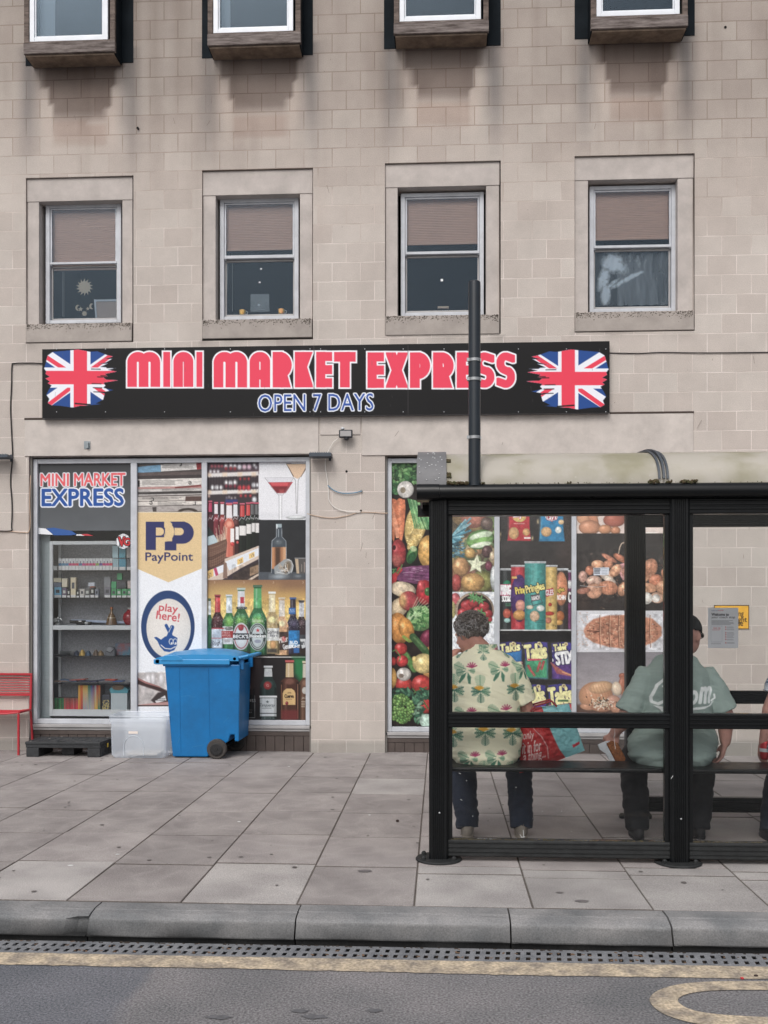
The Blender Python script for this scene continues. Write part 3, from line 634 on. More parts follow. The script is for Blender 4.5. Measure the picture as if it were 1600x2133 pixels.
# plain stone bands over the shopfronts: proud of the blockwork by a few millimetres
bandm = stone_plain('band_stone', (197, 189, 183))
lb = MB(); a = wr(52, 872, 664, 946); lb.box(a[0], a[1], -.012, .02, SL[3], a[3]); lb.build('lintel', bandm, B, bevel=.004); lb = MB(); a2 = wr(754, 864, 1444, 943); lb.box(a2[0], a2[1], -.012, .02, SR[3], a2[3]); lb.build('lintel', bandm, B, bevel=.004); lb = MB()
a3 = wr(667, 866, 751, 906); lb.box(a3[0], a3[1], -.009, .02, a3[2], a3[3])
lb.build('band_block', bandm, B, bevel=.004)
ledge = MB(); a = wr(52, 868, 664, 872); ledge.box(a[0], a[1], -.014, -.001, a[2], a[3]); ledge.build('lintel_joint', mat('joint_dark', S(70, 60, 55), .95), B); ledge = MB(); a = wr(1270, 858, 1445, 862); ledge.box(a[0], a[1], -.014, -.001, a[2], a[3])
ledge.build('lintel_joint', mat('joint_dark', S(70, 60, 55), .95), B)
alu = mat('alu_frame', S(190, 193, 199), .42, var=.14, vscale=6, bump=.08, bscale=40)
alud = mat('alu_dull', S(168, 166, 166), .5, var=.15, vscale=5)
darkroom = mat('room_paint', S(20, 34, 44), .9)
blindm = mat('blind_fabric', S(236, 190, 166), .85, var=.12, vscale=9, stretch=(1, 1, 18), bump=.2, bscale=30)
gls = glass('window_glass', (.93, .96, .98), (.40, .50, .60), .006, (.5, .55, .6))
sillm = stone_plain('sill_stone', (166, 158, 152))
jambm = stone_plain('jamb_stone', (187, 179, 174))
dirtm = mat('sill_dirt', S(92, 84, 76), .95, var=.6, vscale=18, bump=.3)
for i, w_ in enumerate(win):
    x0, x1, z0, z1 = wr(*w_['fr'], .12); mb = MB(); T = .045; fy = .12
    top = T*.9
    mb.box(x0, x0+T, fy, fy+.07, z0, z1).box(x1-T, x1, fy, fy+.07, z0, z1).box(x0+T, x1-T, fy+.002, fy+.07, z1-top, z1).box(x0+T, x1-T, fy+.002, fy+.07, z0, z0+.035)
    wd = mb.build('window', alu, B, bevel=.004)
    zr1 = W(w_['fr'][0]/2+w_['fr'][2]/2, w_['ra'][0], .12)[1]; zr0 = W(w_['fr'][0]/2+w_['fr'][2]/2, w_['ra'][1], .12)[1]
    mb = MB(); g = T+.002; s_ = .018   # upper sash in front, lower behind
    mb.box(x0+g, x0+g+s_, fy+.012, fy+.04, zr0, z1-top-.002).box(x1-g-s_, x1-g, fy+.012, fy+.04, zr0, z1-top-.002).box(x0+g+s_, x1-g-s_, fy+.013, fy+.04, z1-top-.02, z1-top-.002)
    mb.box(x0+g, x1-g, fy+.001, fy+.042, zr0+.012, zr1)
    mb.build('sash', alu, wd, bevel=.003)
    mb = MB(); mb.box(x0+g, x0+g+s_, fy+.045, fy+.068, z0+.036, zr0+.01).box(x1-g-s_, x1-g, fy+.045, fy+.068, z0+.036, zr0+.01).box(x0+g+s_, x1-g-s_, fy+.044, fy+.068, z0+.036, z0+.066)
    mb.box(x0+g, x1-g, fy+.044, fy+.066, zr0-.012, zr0+.0115)
    mb.build('sash', alud, wd, bevel=.003)
    mb = MB(); mb.box(x0+g+s_, x1-g-s_, fy+.02, fy+.024, zr0+.013, z1-top-.021); mb.build('pane', gls, wd)
    mb = MB(); mb.box(x0+g+s_, x1-g-s_, fy+.052, fy+.056, z0+.067, zr0-.013); mb.build('pane', gls, wd)
    zb = W((x0+x1)/2, 0)[1]; zbl = W(w_['fr'][0]/2+w_['fr'][2]/2, w_['bl'], .25)[1]
    mb = MB(); n = 60; P_ = [(x0+.01, .25), ]
    bz = [z1+.03-(z1+.03-zbl)*k/n for k in range(n+1)]
    vs = [(xx, .192+.0025*(k % 2), z) for k, z in enumerate(bz) for xx in (x0+.005, x1-.005)]; mb.add(vs, [(2*k, 2*k+1, 2*k+3, 2*k+2) for k in range(n)])
    mb.box(x0+.005, x1-.005, .187, .202, zbl-.02, zbl); mb.build('blind', blindm, wd)
    # stone surround, set 2 cm behind the wall face
    sx0, sx1, sz0, sz1 = opens[i]; ox0, ox1, oz0, oz1 = wr(*w_['op']); jt = .004; bz_ = wr(*w_['op'])[3]; zb0 = W((w_['s'][0]+w_['s'][2])/2, w_['band'], .02)[1]
    mb = MB(); mb.box(sx0, sx1, .022, .24, zb0, sz1-.006)
    mb.box(sx0+jt, ox0, .028, .24, oz0+.0, zb0-.001).box(ox1, sx1-jt, .028, .24, oz0, zb0-.001)
    mb.box(sx0, sx1, .20, .24, sz0, oz0)
    mb.build('surround', jambm, wd, bevel=.004)
    mb = MB(); mb.box(sx0+jt, sx1-jt, -.012, .20, sz0+.008, oz0-.002); mb.box(ox0, ox1, .03, .18, oz0-.001, oz0+.012)
    mb.build('sill', sillm, wd, bevel=.006)
    # moss and soot along the top of the sill, in flecks
    mb = MB(); rr = random.Random(i)
    for k in range(420):
        u = rr.random(); side = rr.random() < .7; u = (u**2.2*.5 if rr.random() < .5 else 1-u**2.2*.5) if side else u
        x = sx0+.02+u*(sx1-sx0-.04); z = oz0-.004-abs(rr.gauss(0, .03)); s_ = rr.uniform(.0015, .0055)
        mb.ellipsoid((x, -.0125, z), (s_*1.3, .0015, s_), seg=6, ring=3)
    mb.build('moss', dirtm, wd)['kind'] = 'stuff'
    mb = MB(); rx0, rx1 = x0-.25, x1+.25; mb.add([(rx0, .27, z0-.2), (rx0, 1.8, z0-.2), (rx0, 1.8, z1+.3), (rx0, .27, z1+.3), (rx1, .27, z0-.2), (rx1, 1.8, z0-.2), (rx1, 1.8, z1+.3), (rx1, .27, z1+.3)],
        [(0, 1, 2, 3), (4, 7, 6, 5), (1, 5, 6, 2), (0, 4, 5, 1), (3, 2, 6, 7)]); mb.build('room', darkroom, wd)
# bay windows
oak = mat('weathered_oak', S(122, 108, 100), .85, var=.45, vscale=7, stretch=(1, 1, 5), col2=S(70, 60, 55), bump=.5, bscale=40)
oakh = mat('weathered_oak_rail', S(138, 128, 124), .85, var=.45, vscale=5, stretch=(1, 1, 9), col2=S(74, 64, 60), bump=.5, bscale=40)
under = mat('bay_underside', S(122, 106, 92), .9, var=.4, vscale=8, bump=.3)
lead = mat('dark_cladding', S(20, 27, 33), .75, var=.3, vscale=3, bump=.1, spec=.12)
upvc = mat('white_frame', S(226, 230, 236), .4, var=.06, vscale=5)
PR = .225
for i, b_ in enumerate(bays):
    sx0, sx1, sz0, _ = b_['w']; cxw = W(b_['c'], b_['jy'])[0]; zb = W(b_['c'], b_['jy'])[1]; hw = .478; zt = zb+1.62; R_ = (0.9, 1.0, 1.0, 1.0)[i]
    mb = MB(); mb.box(sx0, sx1, -.006, .1, sz0, 9.19); bay = mb.build('bay_window', lead, B)
    mb = MB(); mb.box(cxw+hw-.012, cxw+hw, -PR+.02, -.006, zb+.01, zt).box(cxw-hw, cxw-hw+.012, -PR+.02, -.006, zb+.01, zt); mb.box(cxw-hw-.02, cxw+hw+.02, -PR-.02, -.006, zt, zt+.06)
    mb.build('cheek', lead, bay)
    mb = MB(); f = -PR; mb.box(cxw-hw-.004, cxw+hw+.004, f-.018, f+.03, zb+.022, zb+.135); mb.build('rail', oakh, bay, bevel=.004)
    mb = MB(); mb.box(cxw-hw-.002, cxw-hw+.05, f-.01, f+.03, zb+.136, zt).box(cxw+hw-.05, cxw+hw+.002, f-.01, f+.03, zb+.136, zt).box(cxw-hw+.05, cxw+hw-.05, f-.006, f+.03, zb+.136, zb+.152)
    mb.box(cxw-hw, cxw+hw, f-.02, f+.03, zt-.08, zt-.001); mb.build('post', oak, bay, bevel=.004)
    mb = MB(); mb.box(cxw-hw+.012, cxw+hw-.012, f+.005, -.007, zb, zb+.02); mb.build('underside', under, bay, bevel=.003)
    mb = MB(); a0, a1, c0 = cxw-hw+.054, cxw+hw-.075, zb+.155
    mb.box(a0, a0+.05, f+.0, f+.04, c0, zt-.1).box(a1-.05, a1, f, f+.04, c0, zt-.1).box(a0+.05, a1-.05, f+.001, f+.04, c0, c0+.045).box(a0+.05, a1-.05, f+.001, f+.04, zt-.15, zt-.1)
    mb.box(a0+.052, a0+.066, f+.012, f+.04, c0+.046, zt-.16).box(a1-.066, a1-.052, f+.012, f+.04, c0+.046, zt-.16).box(a0+.066, a1-.066, f+.012, f+.04, c0+.046, c0+.062)
    mb.build('frame', upvc, bay, bevel=.004)
    mb = MB(); mb.box(a0+.066, a1-.066, f+.022, f+.026, c0+.062, zt-.16); mb.build('pane', gls, bay)
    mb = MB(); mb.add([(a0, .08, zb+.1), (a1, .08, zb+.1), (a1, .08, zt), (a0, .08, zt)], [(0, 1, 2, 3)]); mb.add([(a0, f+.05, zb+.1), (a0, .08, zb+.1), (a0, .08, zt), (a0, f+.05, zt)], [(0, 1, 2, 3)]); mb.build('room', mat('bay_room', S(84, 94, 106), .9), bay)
    if i < 2:
        mb = MB(); mb.box(a0+.06, a0+.06+(.16, .09)[i], -.10, -.09, zb+.1, zt-.1); mb.build('curtain', mat('pale_curtain', S(150, 158, 164), .9), bay)
# ------------------------------------------------------------------ shopfronts
brown = mat('brown_tile', S(80, 70, 66), .6, var=.25, vscale=4, bump=.1)
sfg = glass('shop_glass', (.995, .996, .996), .7, .002, (.6, .62, .63), ior=1.33)
def shopfront(xa, xb, ztop, mull, sillpx, bandpx):
    fy = .06; T = .045; ZB_ = W(500, sillpx, fy)[1]-.05
    mb = MB(); mb.box(xa+.022, xa+.022+T, fy, fy+.09, ZB_, ztop-.022)
    mb.box(xb-.02-T, xb-.02, fy, fy+.09, ZB_, ztop-.022); mb.box(xa+.022+T, xb-.02-T, fy+.002, fy+.09, ztop-.07, ztop-.022)
    zs = W(500, sillpx, fy)[1]
    mb.box(xa+.022+T, xb-.02-T, fy+.002, fy+.09, zs-.05, zs)
    for (m0, m1) in mull: mb.box(WX(m0, fy), WX(m1, fy), fy+.001, fy+.088, zs+.0005, ztop-.0705)
    sf = mb.build('shopfront', alu, B, bevel=.004)
    mb = MB(); mb.box(xa, xb, fy-.03, fy+.10, zs-.085, zs-.052).box(xa, xb, fy-.012, fy+.1, zs-.115, zs-.088); mb.build('window_sill', alud, sf, bevel=.004)
    mb = MB(); mb.box(xa, xb, .075, .12, -.02, zs-.118); x = xa+.004
    while x < xb-.02:
        mb.box(x, min(x+.096, xb-.002), .060, .0745, -.01, zs-.165); x += .101
    mb.box(xa, xb, .055, .0745, zs-.162, zs-.119)
    mb.build('plinth', brown, sf, bevel=.002)
    MB().box(xa, xa+.021, .03, .15, -.02, ztop).build('reveal', mat('reveal_paint', S(120, 116, 112), .8), sf); MB().box(xb-.019, xb, .03, .15, -.02, ztop).build('reveal', mat('reveal_paint', S(120, 116, 112), .8), sf)
    return sf, zs
sfl, ZSL = shopfront(SL[0], SL[1], SL[3], [(272, 285), (420, 431)], 1500, 0)
sfr, ZSR = shopfront(SR[0], SR[1], SR[3], [(1030, 1041), (1191, 1201)], 1512, 0)
mb = MB(); mb.box(WX(76, .1), WX(272, .1), .10, .106, ZSL, SL[3]-.07); mb.build('pane', sfg, sfl)
# ------------------------------------------------------------------ printed window posters
print_m = vmat('printed_vinyl', .45, .35)
PY_ = .097
def pane_for(x0, x1, sf, zs, ztop):
    mb = MB(); mb.box(WX(x0, .102), WX(x1, .102), .1015, .1055, zs, ztop-.07); mb.build('pane', sfg, sf)
def bottle(cv, cx, top, bot, w, body, neck=.32, sh=.30, cap=(40, 60, 40), lab=None, neckc=None, shoulder=.42, hi=(235, 240, 240)):
    """a glass bottle standing in the print: top, bottom, width; lab = (y0, y1, colour)"""
    H = bot-top; nw = w*neck*.5; hw = w/2; y1 = top+H*sh; y2 = top+H*shoulder
    L_ = [(cx-nw*.9, top), (cx-nw, y1)]+[(cx-nw-(hw-nw)*math.sin(t*PI/2)**1.3, y1+(y2-y1)*t) for t in (.2, .4, .6, .8, 1)]+[(cx-hw, bot)]
    R__ = [(2*cx-x, y) for x, y in reversed(L_)]
    cv.poly(L_+R__, body)
    dk = tuple(v*.45 for v in body); li = tuple(min(255, v*1.5+30) for v in body)
    cv.poly([(cx-hw, y2), (cx-hw*.78, y2), (cx-hw*.78, bot), (cx-hw, bot)], dk, .8, 1.2); cv.poly([(cx+hw*.75, y2), (cx+hw, y2), (cx+hw, bot), (cx+hw*.75, bot)], dk, .8, 1.2)
    cv.poly([(cx-hw*.55, y2+2), (cx-hw*.3, y2), (cx-hw*.3, bot-4), (cx-hw*.55, bot-4)], li, .35, 1.5)
    cv.ell(cx, (y1+y2)/2+H*.03, hw*.5, H*.05, li, sh=0, hi=0, al=.7, soft=2)
    if neckc: cv.poly([(cx-nw*.95, top+H*.05), (cx+nw*.95, top+H*.05), (cx+nw*1.05, y1), (cx-nw*1.05, y1)], neckc, .95)
    cv.rect(cx-nw*.45, top+H*.05, cx-nw*.1, y1, hi, .3, 1.0)
    cv.rect(cx-nw*1.15, top, cx+nw*1.15, top+H*.035, cap); cv.rect(cx-nw*1.15, top+H*.012, cx+nw*1.15, top+H*.018, (230, 235, 230), .5)
    if lab:
        cv.rect(cx-hw*.98, lab[0], cx+hw*.98, lab[1], lab[2]); cv.rect(cx+hw*.7, lab[0], cx+hw*.98, lab[1], (40, 40, 40), .25, 1.5); cv.rect(cx-hw*.98, lab[0], cx-hw*.75, lab[1], (40, 40, 40), .2, 1.5)
# ---- newspapers, payment sign, lottery sign, handshake
cv = Cv(285, 956, 421, 1503, PY_, bg=(232, 236, 242)); cv.zoom(270, 930, 3.385)
cv.rect(40, 80, 520, 470, (70, 62, 60)); cv.vgrad(40, 85, 520, 130, (120, 112, 108), (95, 88, 86))
cv.poly([(50, 145), (220, 128), (222, 178), (50, 186)], (110, 160, 196)); cv.poly([(220, 128), (505, 112), (505, 160), (222, 176)], (228, 224, 220)); cv.poly([(470, 118), (505, 114), (505, 160), (475, 164)], (150, 40, 46))
for (y0, y1, c) in ((182, 205, (92, 78, 76)), (205, 228, (60, 52, 52)), (228, 285, (214, 208, 202)), (283, 300, (190, 140, 134)), (300, 345, (196, 190, 186)), (318, 338, (60, 56, 54)), (345, 352, (120, 112, 108)), (352, 384, (206, 198, 190)), (386, 418, (216, 208, 200)), (420, 462, (168, 160, 156))):
    cv.poly([(45, y0+4), (510, y0-6), (510, y1-8), (45, y1+2)], c)
cv.poly([(395, 352), (510, 350), (510, 385), (392, 386)], (88, 64, 58)); cv.poly([(50, 240), (72, 238), (72, 284), (50, 286)], (40, 38, 40)); cv.ell(410, 460, 70, 26, (60, 50, 44), sh=0, hi=0); cv.ell(410, 464, 44, 14, (150, 140, 132), sh=0, hi=0)
cv.poly([(160, 428), (190, 426), (190, 462), (165, 464)], (70, 62, 60)); cv.poly([(320, 286), (505, 268), (505, 282), (320, 296)], (130, 60, 58))
for (x0, y0, x1, y1) in ((90, 240, 390, 280), (230, 302, 500, 316), (60, 312, 150, 340), (70, 360, 330, 382), (200, 390, 400, 414), (90, 358, 380, 380), (230, 130, 460, 160)): cv.lines_of_text(x0, y0, x1, y1, (90, 86, 84), 9, 4, int(x0), .75)
for (t, x, y, r) in (('f', 360, 128, 190), ('r', 455, 400, 180), ('e', 425, 255, 180), ('c', 160, 372, 180), ('e', 150, 398, 180)): cv.text(t, x-10, y-12, x+12, y+14, (40, 38, 38), rot=r)
cv.noise(40, 80, 520, 464, .16, 7, 3, sy=3)
cv.poly([(45, 462), (510, 462), (510, 860), (274, 958), (45, 858)], (229, 196, 140)); cv.rect(45, 462, 510, 466, (236, 226, 205))
NV = (42, 46, 104)
cv.poly([(114, 530), (250, 530), (250, 732), (250, 640), (186, 640), (186, 730), (114, 730)], NV)
def dshape(cvx, x0, y0, x1, y1, c):
    r = (y1-y0)/2; pts = [(x0, y0)]+[(x1-r+r*math.sin(t), y0+r-r*math.cos(t)) for t in np.linspace(0, PI, 16)]+[(x0, y1)]; cvx.poly(pts, c)
dshape(cv, 250, 530, 330, 668, (229, 196, 140)); cv.rect(250, 668, 330, 732, NV); dshape(cv, 300, 530, 453, 686, NV); cv.poly([(262, 686), (330, 686), (330, 732), (250, 732), (250, 676)], NV)
cv.poly([(285, 530), (390, 530), (390, 560), (315, 560)], NV); dshape(cv, 245, 531, 316, 672, (229, 196, 140)); cv.rect(244, 531, 251, 672, (229, 196, 140))
dshape(cv, 186, 572, 243, 628, (229, 196, 140)); cv.poly([(243, 600), (243, 572), (250, 572), (250, 628)], NV); dshape(cv, 318, 574, 382, 626, (229, 196, 140)); cv.rect(318, 626, 328, 690, NV); cv.rect(318, 574, 321, 626, (229, 196, 140))
cv.text('PayPoint', 112, 748, 446, 824, NV, bold=.022)
ellc = [(83, 1270)]
cv.ell(270, 1270, 189, 251, (32, 66, 126), sh=.12, hi=0); cv.ell(275, 1282, 156, 206, (228, 222, 214), sh=.05, hi=0)
RD = (214, 66, 78)
cv.text('play', 208, 1112, 340, 1182, RD, bold=.03, rot=7); cv.text('here!', 190, 1168, 352, 1226, RD, bold=.03, rot=8)
HB = (24, 74, 150)      # crossed-fingers hand emblem
cv.line([(262, 1372), (285, 1320), (300, 1275)], 30, HB); cv.line([(292, 1330), (272, 1290), (258, 1262)], 22, HB); cv.line([(276, 1310), (296, 1270)], 4, (228, 222, 214))
cv.poly([(172, 1346), (190, 1342), (222, 1362), (250, 1340), (300, 1330), (338, 1350), (334, 1400), (316, 1436), (280, 1450), (244, 1444), (214, 1410), (196, 1372)], HB)
for ex in (293, 321): cv.ell(ex, 1376, 16, 22, (228, 222, 214), sh=0, hi=0); cv.ell(ex+1, 1377, 12, 18, HB, sh=0, hi=0); cv.ell(ex+4, 1388, 6, 8, (228, 222, 214), sh=0, hi=0)
cv.line([(222, 1400), (250, 1424), (290, 1428), (322, 1412)], 6, (228, 222, 214))
cv.rect(40, 1594, 520, 1830, (196, 188, 186)); cv.noise(40, 1594, 520, 1830, .3, 14, 5)
for (x, y, rx, ry) in ((130, 1650, 22, 50), (165, 1640, 16, 46), (225, 1640, 20, 44), (105, 1670, 20, 40)): cv.ell(x, y, rx, ry, (226, 222, 224), sh=.2, hi=.1, soft=3)
cv.poly([(45, 1625), (110, 1660), (200, 1690), (300, 1740), (420, 1700), (500, 1690), (500, 1760), (380, 1770), (250, 1740), (190, 1720), (100, 1690), (45, 1670)], (64, 44, 44), soft=1.5)
cv.poly([(45, 1625), (120, 1660), (220, 1695), (220, 1702), (110, 1670), (45, 1636)], (170, 110, 106), soft=1)
cv.poly([(150, 1790), (200, 1735), (330, 1710), (430, 1730), (430, 1800), (180, 1815)], (60, 48, 48), soft=1.5); cv.poly([(180, 1795), (250, 1755), (260, 1790), (190, 1810)], (222, 220, 220)); cv.lines_of_text(190, 1775, 260, 1800, (50, 50, 54), 12, 6, 9)
cv.poly([(45, 1822), (180, 1808), (260, 1800), (420, 1790), (420, 1830), (45, 1832)], (190, 140, 134), soft=1); cv.rect(40, 1824, 520, 1832, (40, 36, 36))
o = cv.build('window_poster', print_m, back=.0015); tag(o, 'tall poster with newspapers, yellow payment sign and lottery hand behind the blue bin', 'poster')
pane_for(285, 420, sfl, ZSL, SL[3])
# ---- drinks collage
cv = Cv(431, 956, 637, 1503, PY_, bg=(226, 228, 232)); cv.zoom(420, 940, 6.957)
cv.rect(78, 125, 826, 1868, (58, 46, 52)); cv.vgrad(78, 125, 826, 320, (58, 50, 60), (84, 60, 70))
rr = random.Random(4)
for (y0, y1) in ((305, 365), (560, 615)):
    cv.poly([(78, y0+15), (826, y0-15), (826, y1-15), (78, y1+15)], (222, 216, 214), soft=1.5)
    for x in (110, 340, 560, 760): cv.rect(x-35, y0-2, x+30, y1+4, (236, 200, 164), .6, 2)
for x, y, r, c in [(150, 215, 20, (190, 80, 96)), (200, 215, 20, (190, 80, 96)), (250, 215, 20, (196, 90, 104)), (295, 215, 18, (190, 80, 96)), (353, 215, 26, (240, 240, 244)), (425, 212, 26, (240, 240, 244)), (483, 215, 26, (240, 240, 244)), (355, 252, 20, (170, 40, 50)), (425, 250, 20, (170, 40, 50)), (483, 252, 20, (170, 40, 50)),
                   (550, 225, 34, (226, 222, 232)), (620, 225, 34, (228, 190, 206)), (690, 225, 34, (226, 186, 206)), (765, 200, 22, (220, 220, 224)), (790, 235, 18, (200, 200, 210)), (130, 295, 20, (226, 224, 228)), (185, 296, 20, (226, 224, 228)), (240, 296, 20, (226, 224, 228)),
                   (160, 525, 30, (232, 234, 236)), (222, 525, 30, (232, 234, 236)), (284, 525, 28, (232, 234, 236)), (357, 456, 28, (240, 240, 240)), (420, 460, 30, (236, 236, 240)), (485, 455, 32, (240, 240, 240)), (357, 505, 20, (150, 40, 60)), (420, 508, 20, (150, 40, 60)), (483, 505, 22, (150, 40, 60)),
                   (552, 528, 30, (232, 56, 66)), (615, 528, 30, (232, 56, 66)), (680, 528, 32, (232, 60, 70)), (755, 490, 30, (228, 230, 236)), (805, 490, 26, (228, 230, 236)), (765, 700, 36, (216, 220, 226)), (570, 645, 16, (222, 50, 60)), (638, 645, 16, (222, 50, 60)), (708, 645, 16, (222, 50, 60)),
                   (560, 400, 14, (222, 50, 60)), (625, 400, 14, (222, 50, 60)), (683, 400, 16, (222, 50, 60)), (105, 650, 18, (232, 190, 170)), (365, 675, 14, (120, 110, 130)), (400, 665, 14, (160, 150, 160)), (436, 680, 12, (190, 180, 180)), (486, 675, 12, (180, 170, 170))]:
    cv.ell(x, y, r*.9, r*1.15, c, sh=.12, hi=.05, soft=2.2)
cv.rect(345, 700, 520, 760, (44, 56, 130), .9, 2)
for k in range(18): cv.rect(90+k*41, 370, 96+k*41, 560, (20, 18, 24), .5, 2)
for (x, w, c, ng, lab, top, bot) in [(125, 90, (60, 24, 30), (200, 50, 90), None, 715, 1300), (210, 90, (120, 40, 50), (228, 226, 232), None, 735, 1350), (300, 90, (140, 50, 50), (226, 226, 232), None, 735, 1380), (800, 110, (22, 24, 22), (90, 90, 92), (1040, 1180, (222, 220, 218)), 740, 1370), (735, 90, (24, 30, 24), (90, 90, 92), (1040, 1170, (222, 220, 218)), 735, 1390), (675, 100, (26, 34, 26), (226, 62, 62), (1055, 1195, (226, 224, 220)), 740, 1425), (590, 115, (24, 30, 24), (222, 60, 60), (1080, 1220, (230, 228, 224)), 750, 1455), (490, 110, (70, 34, 34), (224, 228, 234), None, 735, 1480), (400, 150, (214, 104, 84), (228, 228, 234), None, 745, 1535)]:
    bottle(cv, x, top, bot, w, c, neck=.55, sh=.28, neckc=ng, lab=lab, cap=(200, 60, 90), shoulder=.44)
    cv.line([(x-w*.4, 1010), (x-w*.1, 960), (x+w*.2, 985), (x+w*.4, 930)], 8, (214, 214, 220), .8)
cv.rect(418, 1120, 472, 1320, (236, 232, 230)); cv.rect(492, 1095, 540, 1280, (232, 230, 230)); cv.ell(447, 1345, 26, 30, (222, 60, 60), sh=.2); cv.ell(520, 1320, 18, 20, (226, 80, 80), sh=.2)
cv.poly([(78, 1095), (110, 1100), (170, 1190), (250, 1310), (240, 1350), (78, 1370)], (40, 50, 50)); cv.poly([(78, 1240), (180, 1210), (250, 1320), (78, 1370)], (178, 200, 208))
for k in range(26): x = 230+rr.random()*120; cv.line([(x, 1340), (x+rr.uniform(-50, 40), 1340-rr.uniform(60, 280))], 7, (214, 196, 168), .8)
cv.poly([(78, 1375), (360, 1270), (372, 1330), (345, 1600), (300, 1650), (78, 1715)], (112, 78, 64)); 
for k in range(15): cv.line([(78, 1400+k*21), (150, 1390+k*21+rr.uniform(-8, 8)), (240, 1360+k*20+rr.uniform(-8, 8)), (350, 1310+k*19)], 7, rr.choice([(160, 120, 98), (70, 44, 36), (140, 100, 82)]), .8)
for k in range(9): cv.line([(90+k*30, 1390-k*8), (88+k*28, 1690-k*8)], 5, (60, 38, 32), .5)
cv.poly([(335, 1560), (826, 1370), (826, 1470), (826, 1560), (560, 1700), (300, 1860), (78, 1868), (78, 1840), (330, 1690)], (212, 190, 172))
cv.poly([(345, 1600), (826, 1400), (826, 1510), (400, 1730)], (222, 228, 236)); cv.poly([(515, 1570), (600, 1530), (605, 1610), (520, 1650)], (240, 196, 110)); cv.poly([(685, 1490), (765, 1455), (770, 1530), (690, 1565)], (240, 200, 120))
cv.text('27', 550, 1570, 592, 1622, (90, 70, 60), rot=-22, bold=.01); cv.text('19', 720, 1480, 762, 1535, (130, 110, 90), rot=-22)
cv.poly([(78, 1740), (320, 1640), (335, 1740), (78, 1860)], (226, 230, 238)); cv.poly([(78, 1740), (170, 1700), (175, 1810), (78, 1860)], (236, 190, 110)); cv.poly([(175, 1700), (215, 1685), (245, 1790), (205, 1810)], (196, 60, 100)); cv.text('37', 95, 1765, 150, 1830, (80, 60, 50), rot=-20)
cv.poly([(320, 1600), (365, 1620), (375, 1840), (310, 1840)], (140, 108, 92)); cv.poly([(450, 1790), (826, 1600), (826, 1868), (450, 1868)], (62, 50, 46)); cv.poly([(700, 1690), (826, 1640), (826, 1760), (700, 1810)], (150, 120, 92)); cv.poly([(670, 1860), (826, 1770), (826, 1800), (720, 1868)], (200, 180, 160)); cv.noise(450, 1650, 826, 1868, .35, 6, 8)
cv.rect(78, 125, 86, 1868, (150, 150, 155), .3)
cv.rect(832, 120, 1512, 988, (228, 229, 235)); cv.rect(832, 890, 1512, 988, (214, 216, 222), .6, 4)
cv.poly([(915, 380), (1330, 380), (1220, 610), (1100, 610)], (214, 214, 222), .8); cv.poly([(960, 450), (1325, 445), (1215, 600), (1090, 605)], (196, 48, 58)); cv.poly([(1010, 510), (1275, 510), (1215, 600), (1090, 605)], (120, 32, 40), .85, 2); cv.poly([(1000, 455), (1255, 455), (1250, 500), (1020, 500)], (222, 76, 84)); cv.rect(1130, 560, 1190, 600, (206, 90, 90), .7, 3)
cv.line([(915, 382), (1110, 632), (1180, 632), (1335, 382)], 4, (120, 116, 124)); cv.line([(915, 382), (1335, 382)], 3, (170, 170, 178))
for dx in (-22, 22): cv.line([(1143+dx, 632), (1143+dx*.8, 988)], 6, (120, 118, 124), .8)
cv.rect(1130, 640, 1158, 988, (236, 238, 242), .9)
cv.poly([(1228, 185), (1512, 185), (1512, 250), (1440, 370), (1390, 400), (1330, 370)], (226, 190, 156)); cv.poly([(1228, 185), (1265, 230), (1335, 360), (1330, 375)], (96, 76, 66)); cv.poly([(1512, 225), (1470, 310), (1430, 375), (1445, 370), (1512, 265)], (120, 96, 82)); cv.line([(1228, 182), (1512, 182)], 5, (70, 60, 60)); cv.rect(1230, 175, 1300, 184, (90, 80, 76))
cv.line([(1335, 385), (1360, 420), (1375, 900)], 6, (120, 116, 118)); cv.line([(1420, 385), (1400, 420), (1385, 900)], 6, (110, 108, 110)); cv.ell(1372, 960, 142, 26, (186, 192, 194), sh=.3, hi=.1); cv.ell(1372, 950, 110, 14, (222, 226, 228), sh=0, hi=0)
for (x, y) in ((925, 265), (1210, 714)): cv.ell(x, y, 5, 5, (180, 180, 186), sh=0, hi=0)
cv.rect(832, 994, 1512, 1870, (36, 38, 42)); cv.rect(832, 1750, 1512, 1870, (72, 78, 86)); cv.ell(1140, 1815, 150, 45, (160, 172, 180), sh=.3, hi=0, soft=5, al=.8); cv.ell(1400, 1810, 60, 26, (130, 140, 148), sh=.3, hi=0, soft=4, al=.8); cv.noise(832, 994, 1512, 1870, .15, 20, 2)
cv.poly([(1085, 1105), (1160, 1105), (1165, 1240), (1215, 1290), (1232, 1340), (1228, 1780), (1015, 1780), (1008, 1340), (1030, 1290), (1080, 1250)], (66, 76, 86)); cv.poly([(1020, 1390), (1222, 1390), (1222, 1700), (1020, 1700)], (176, 116, 76)); cv.poly([(1070, 1390), (1140, 1390), (1140, 1690), (1070, 1690)], (72, 48, 36), .9, 2); cv.poly([(1180, 1390), (1222, 1390), (1222, 1600), (1180, 1600)], (220, 166, 120), .9, 2); cv.rect(1020, 1400, 1045, 1700, (226, 150, 96), .8, 2)
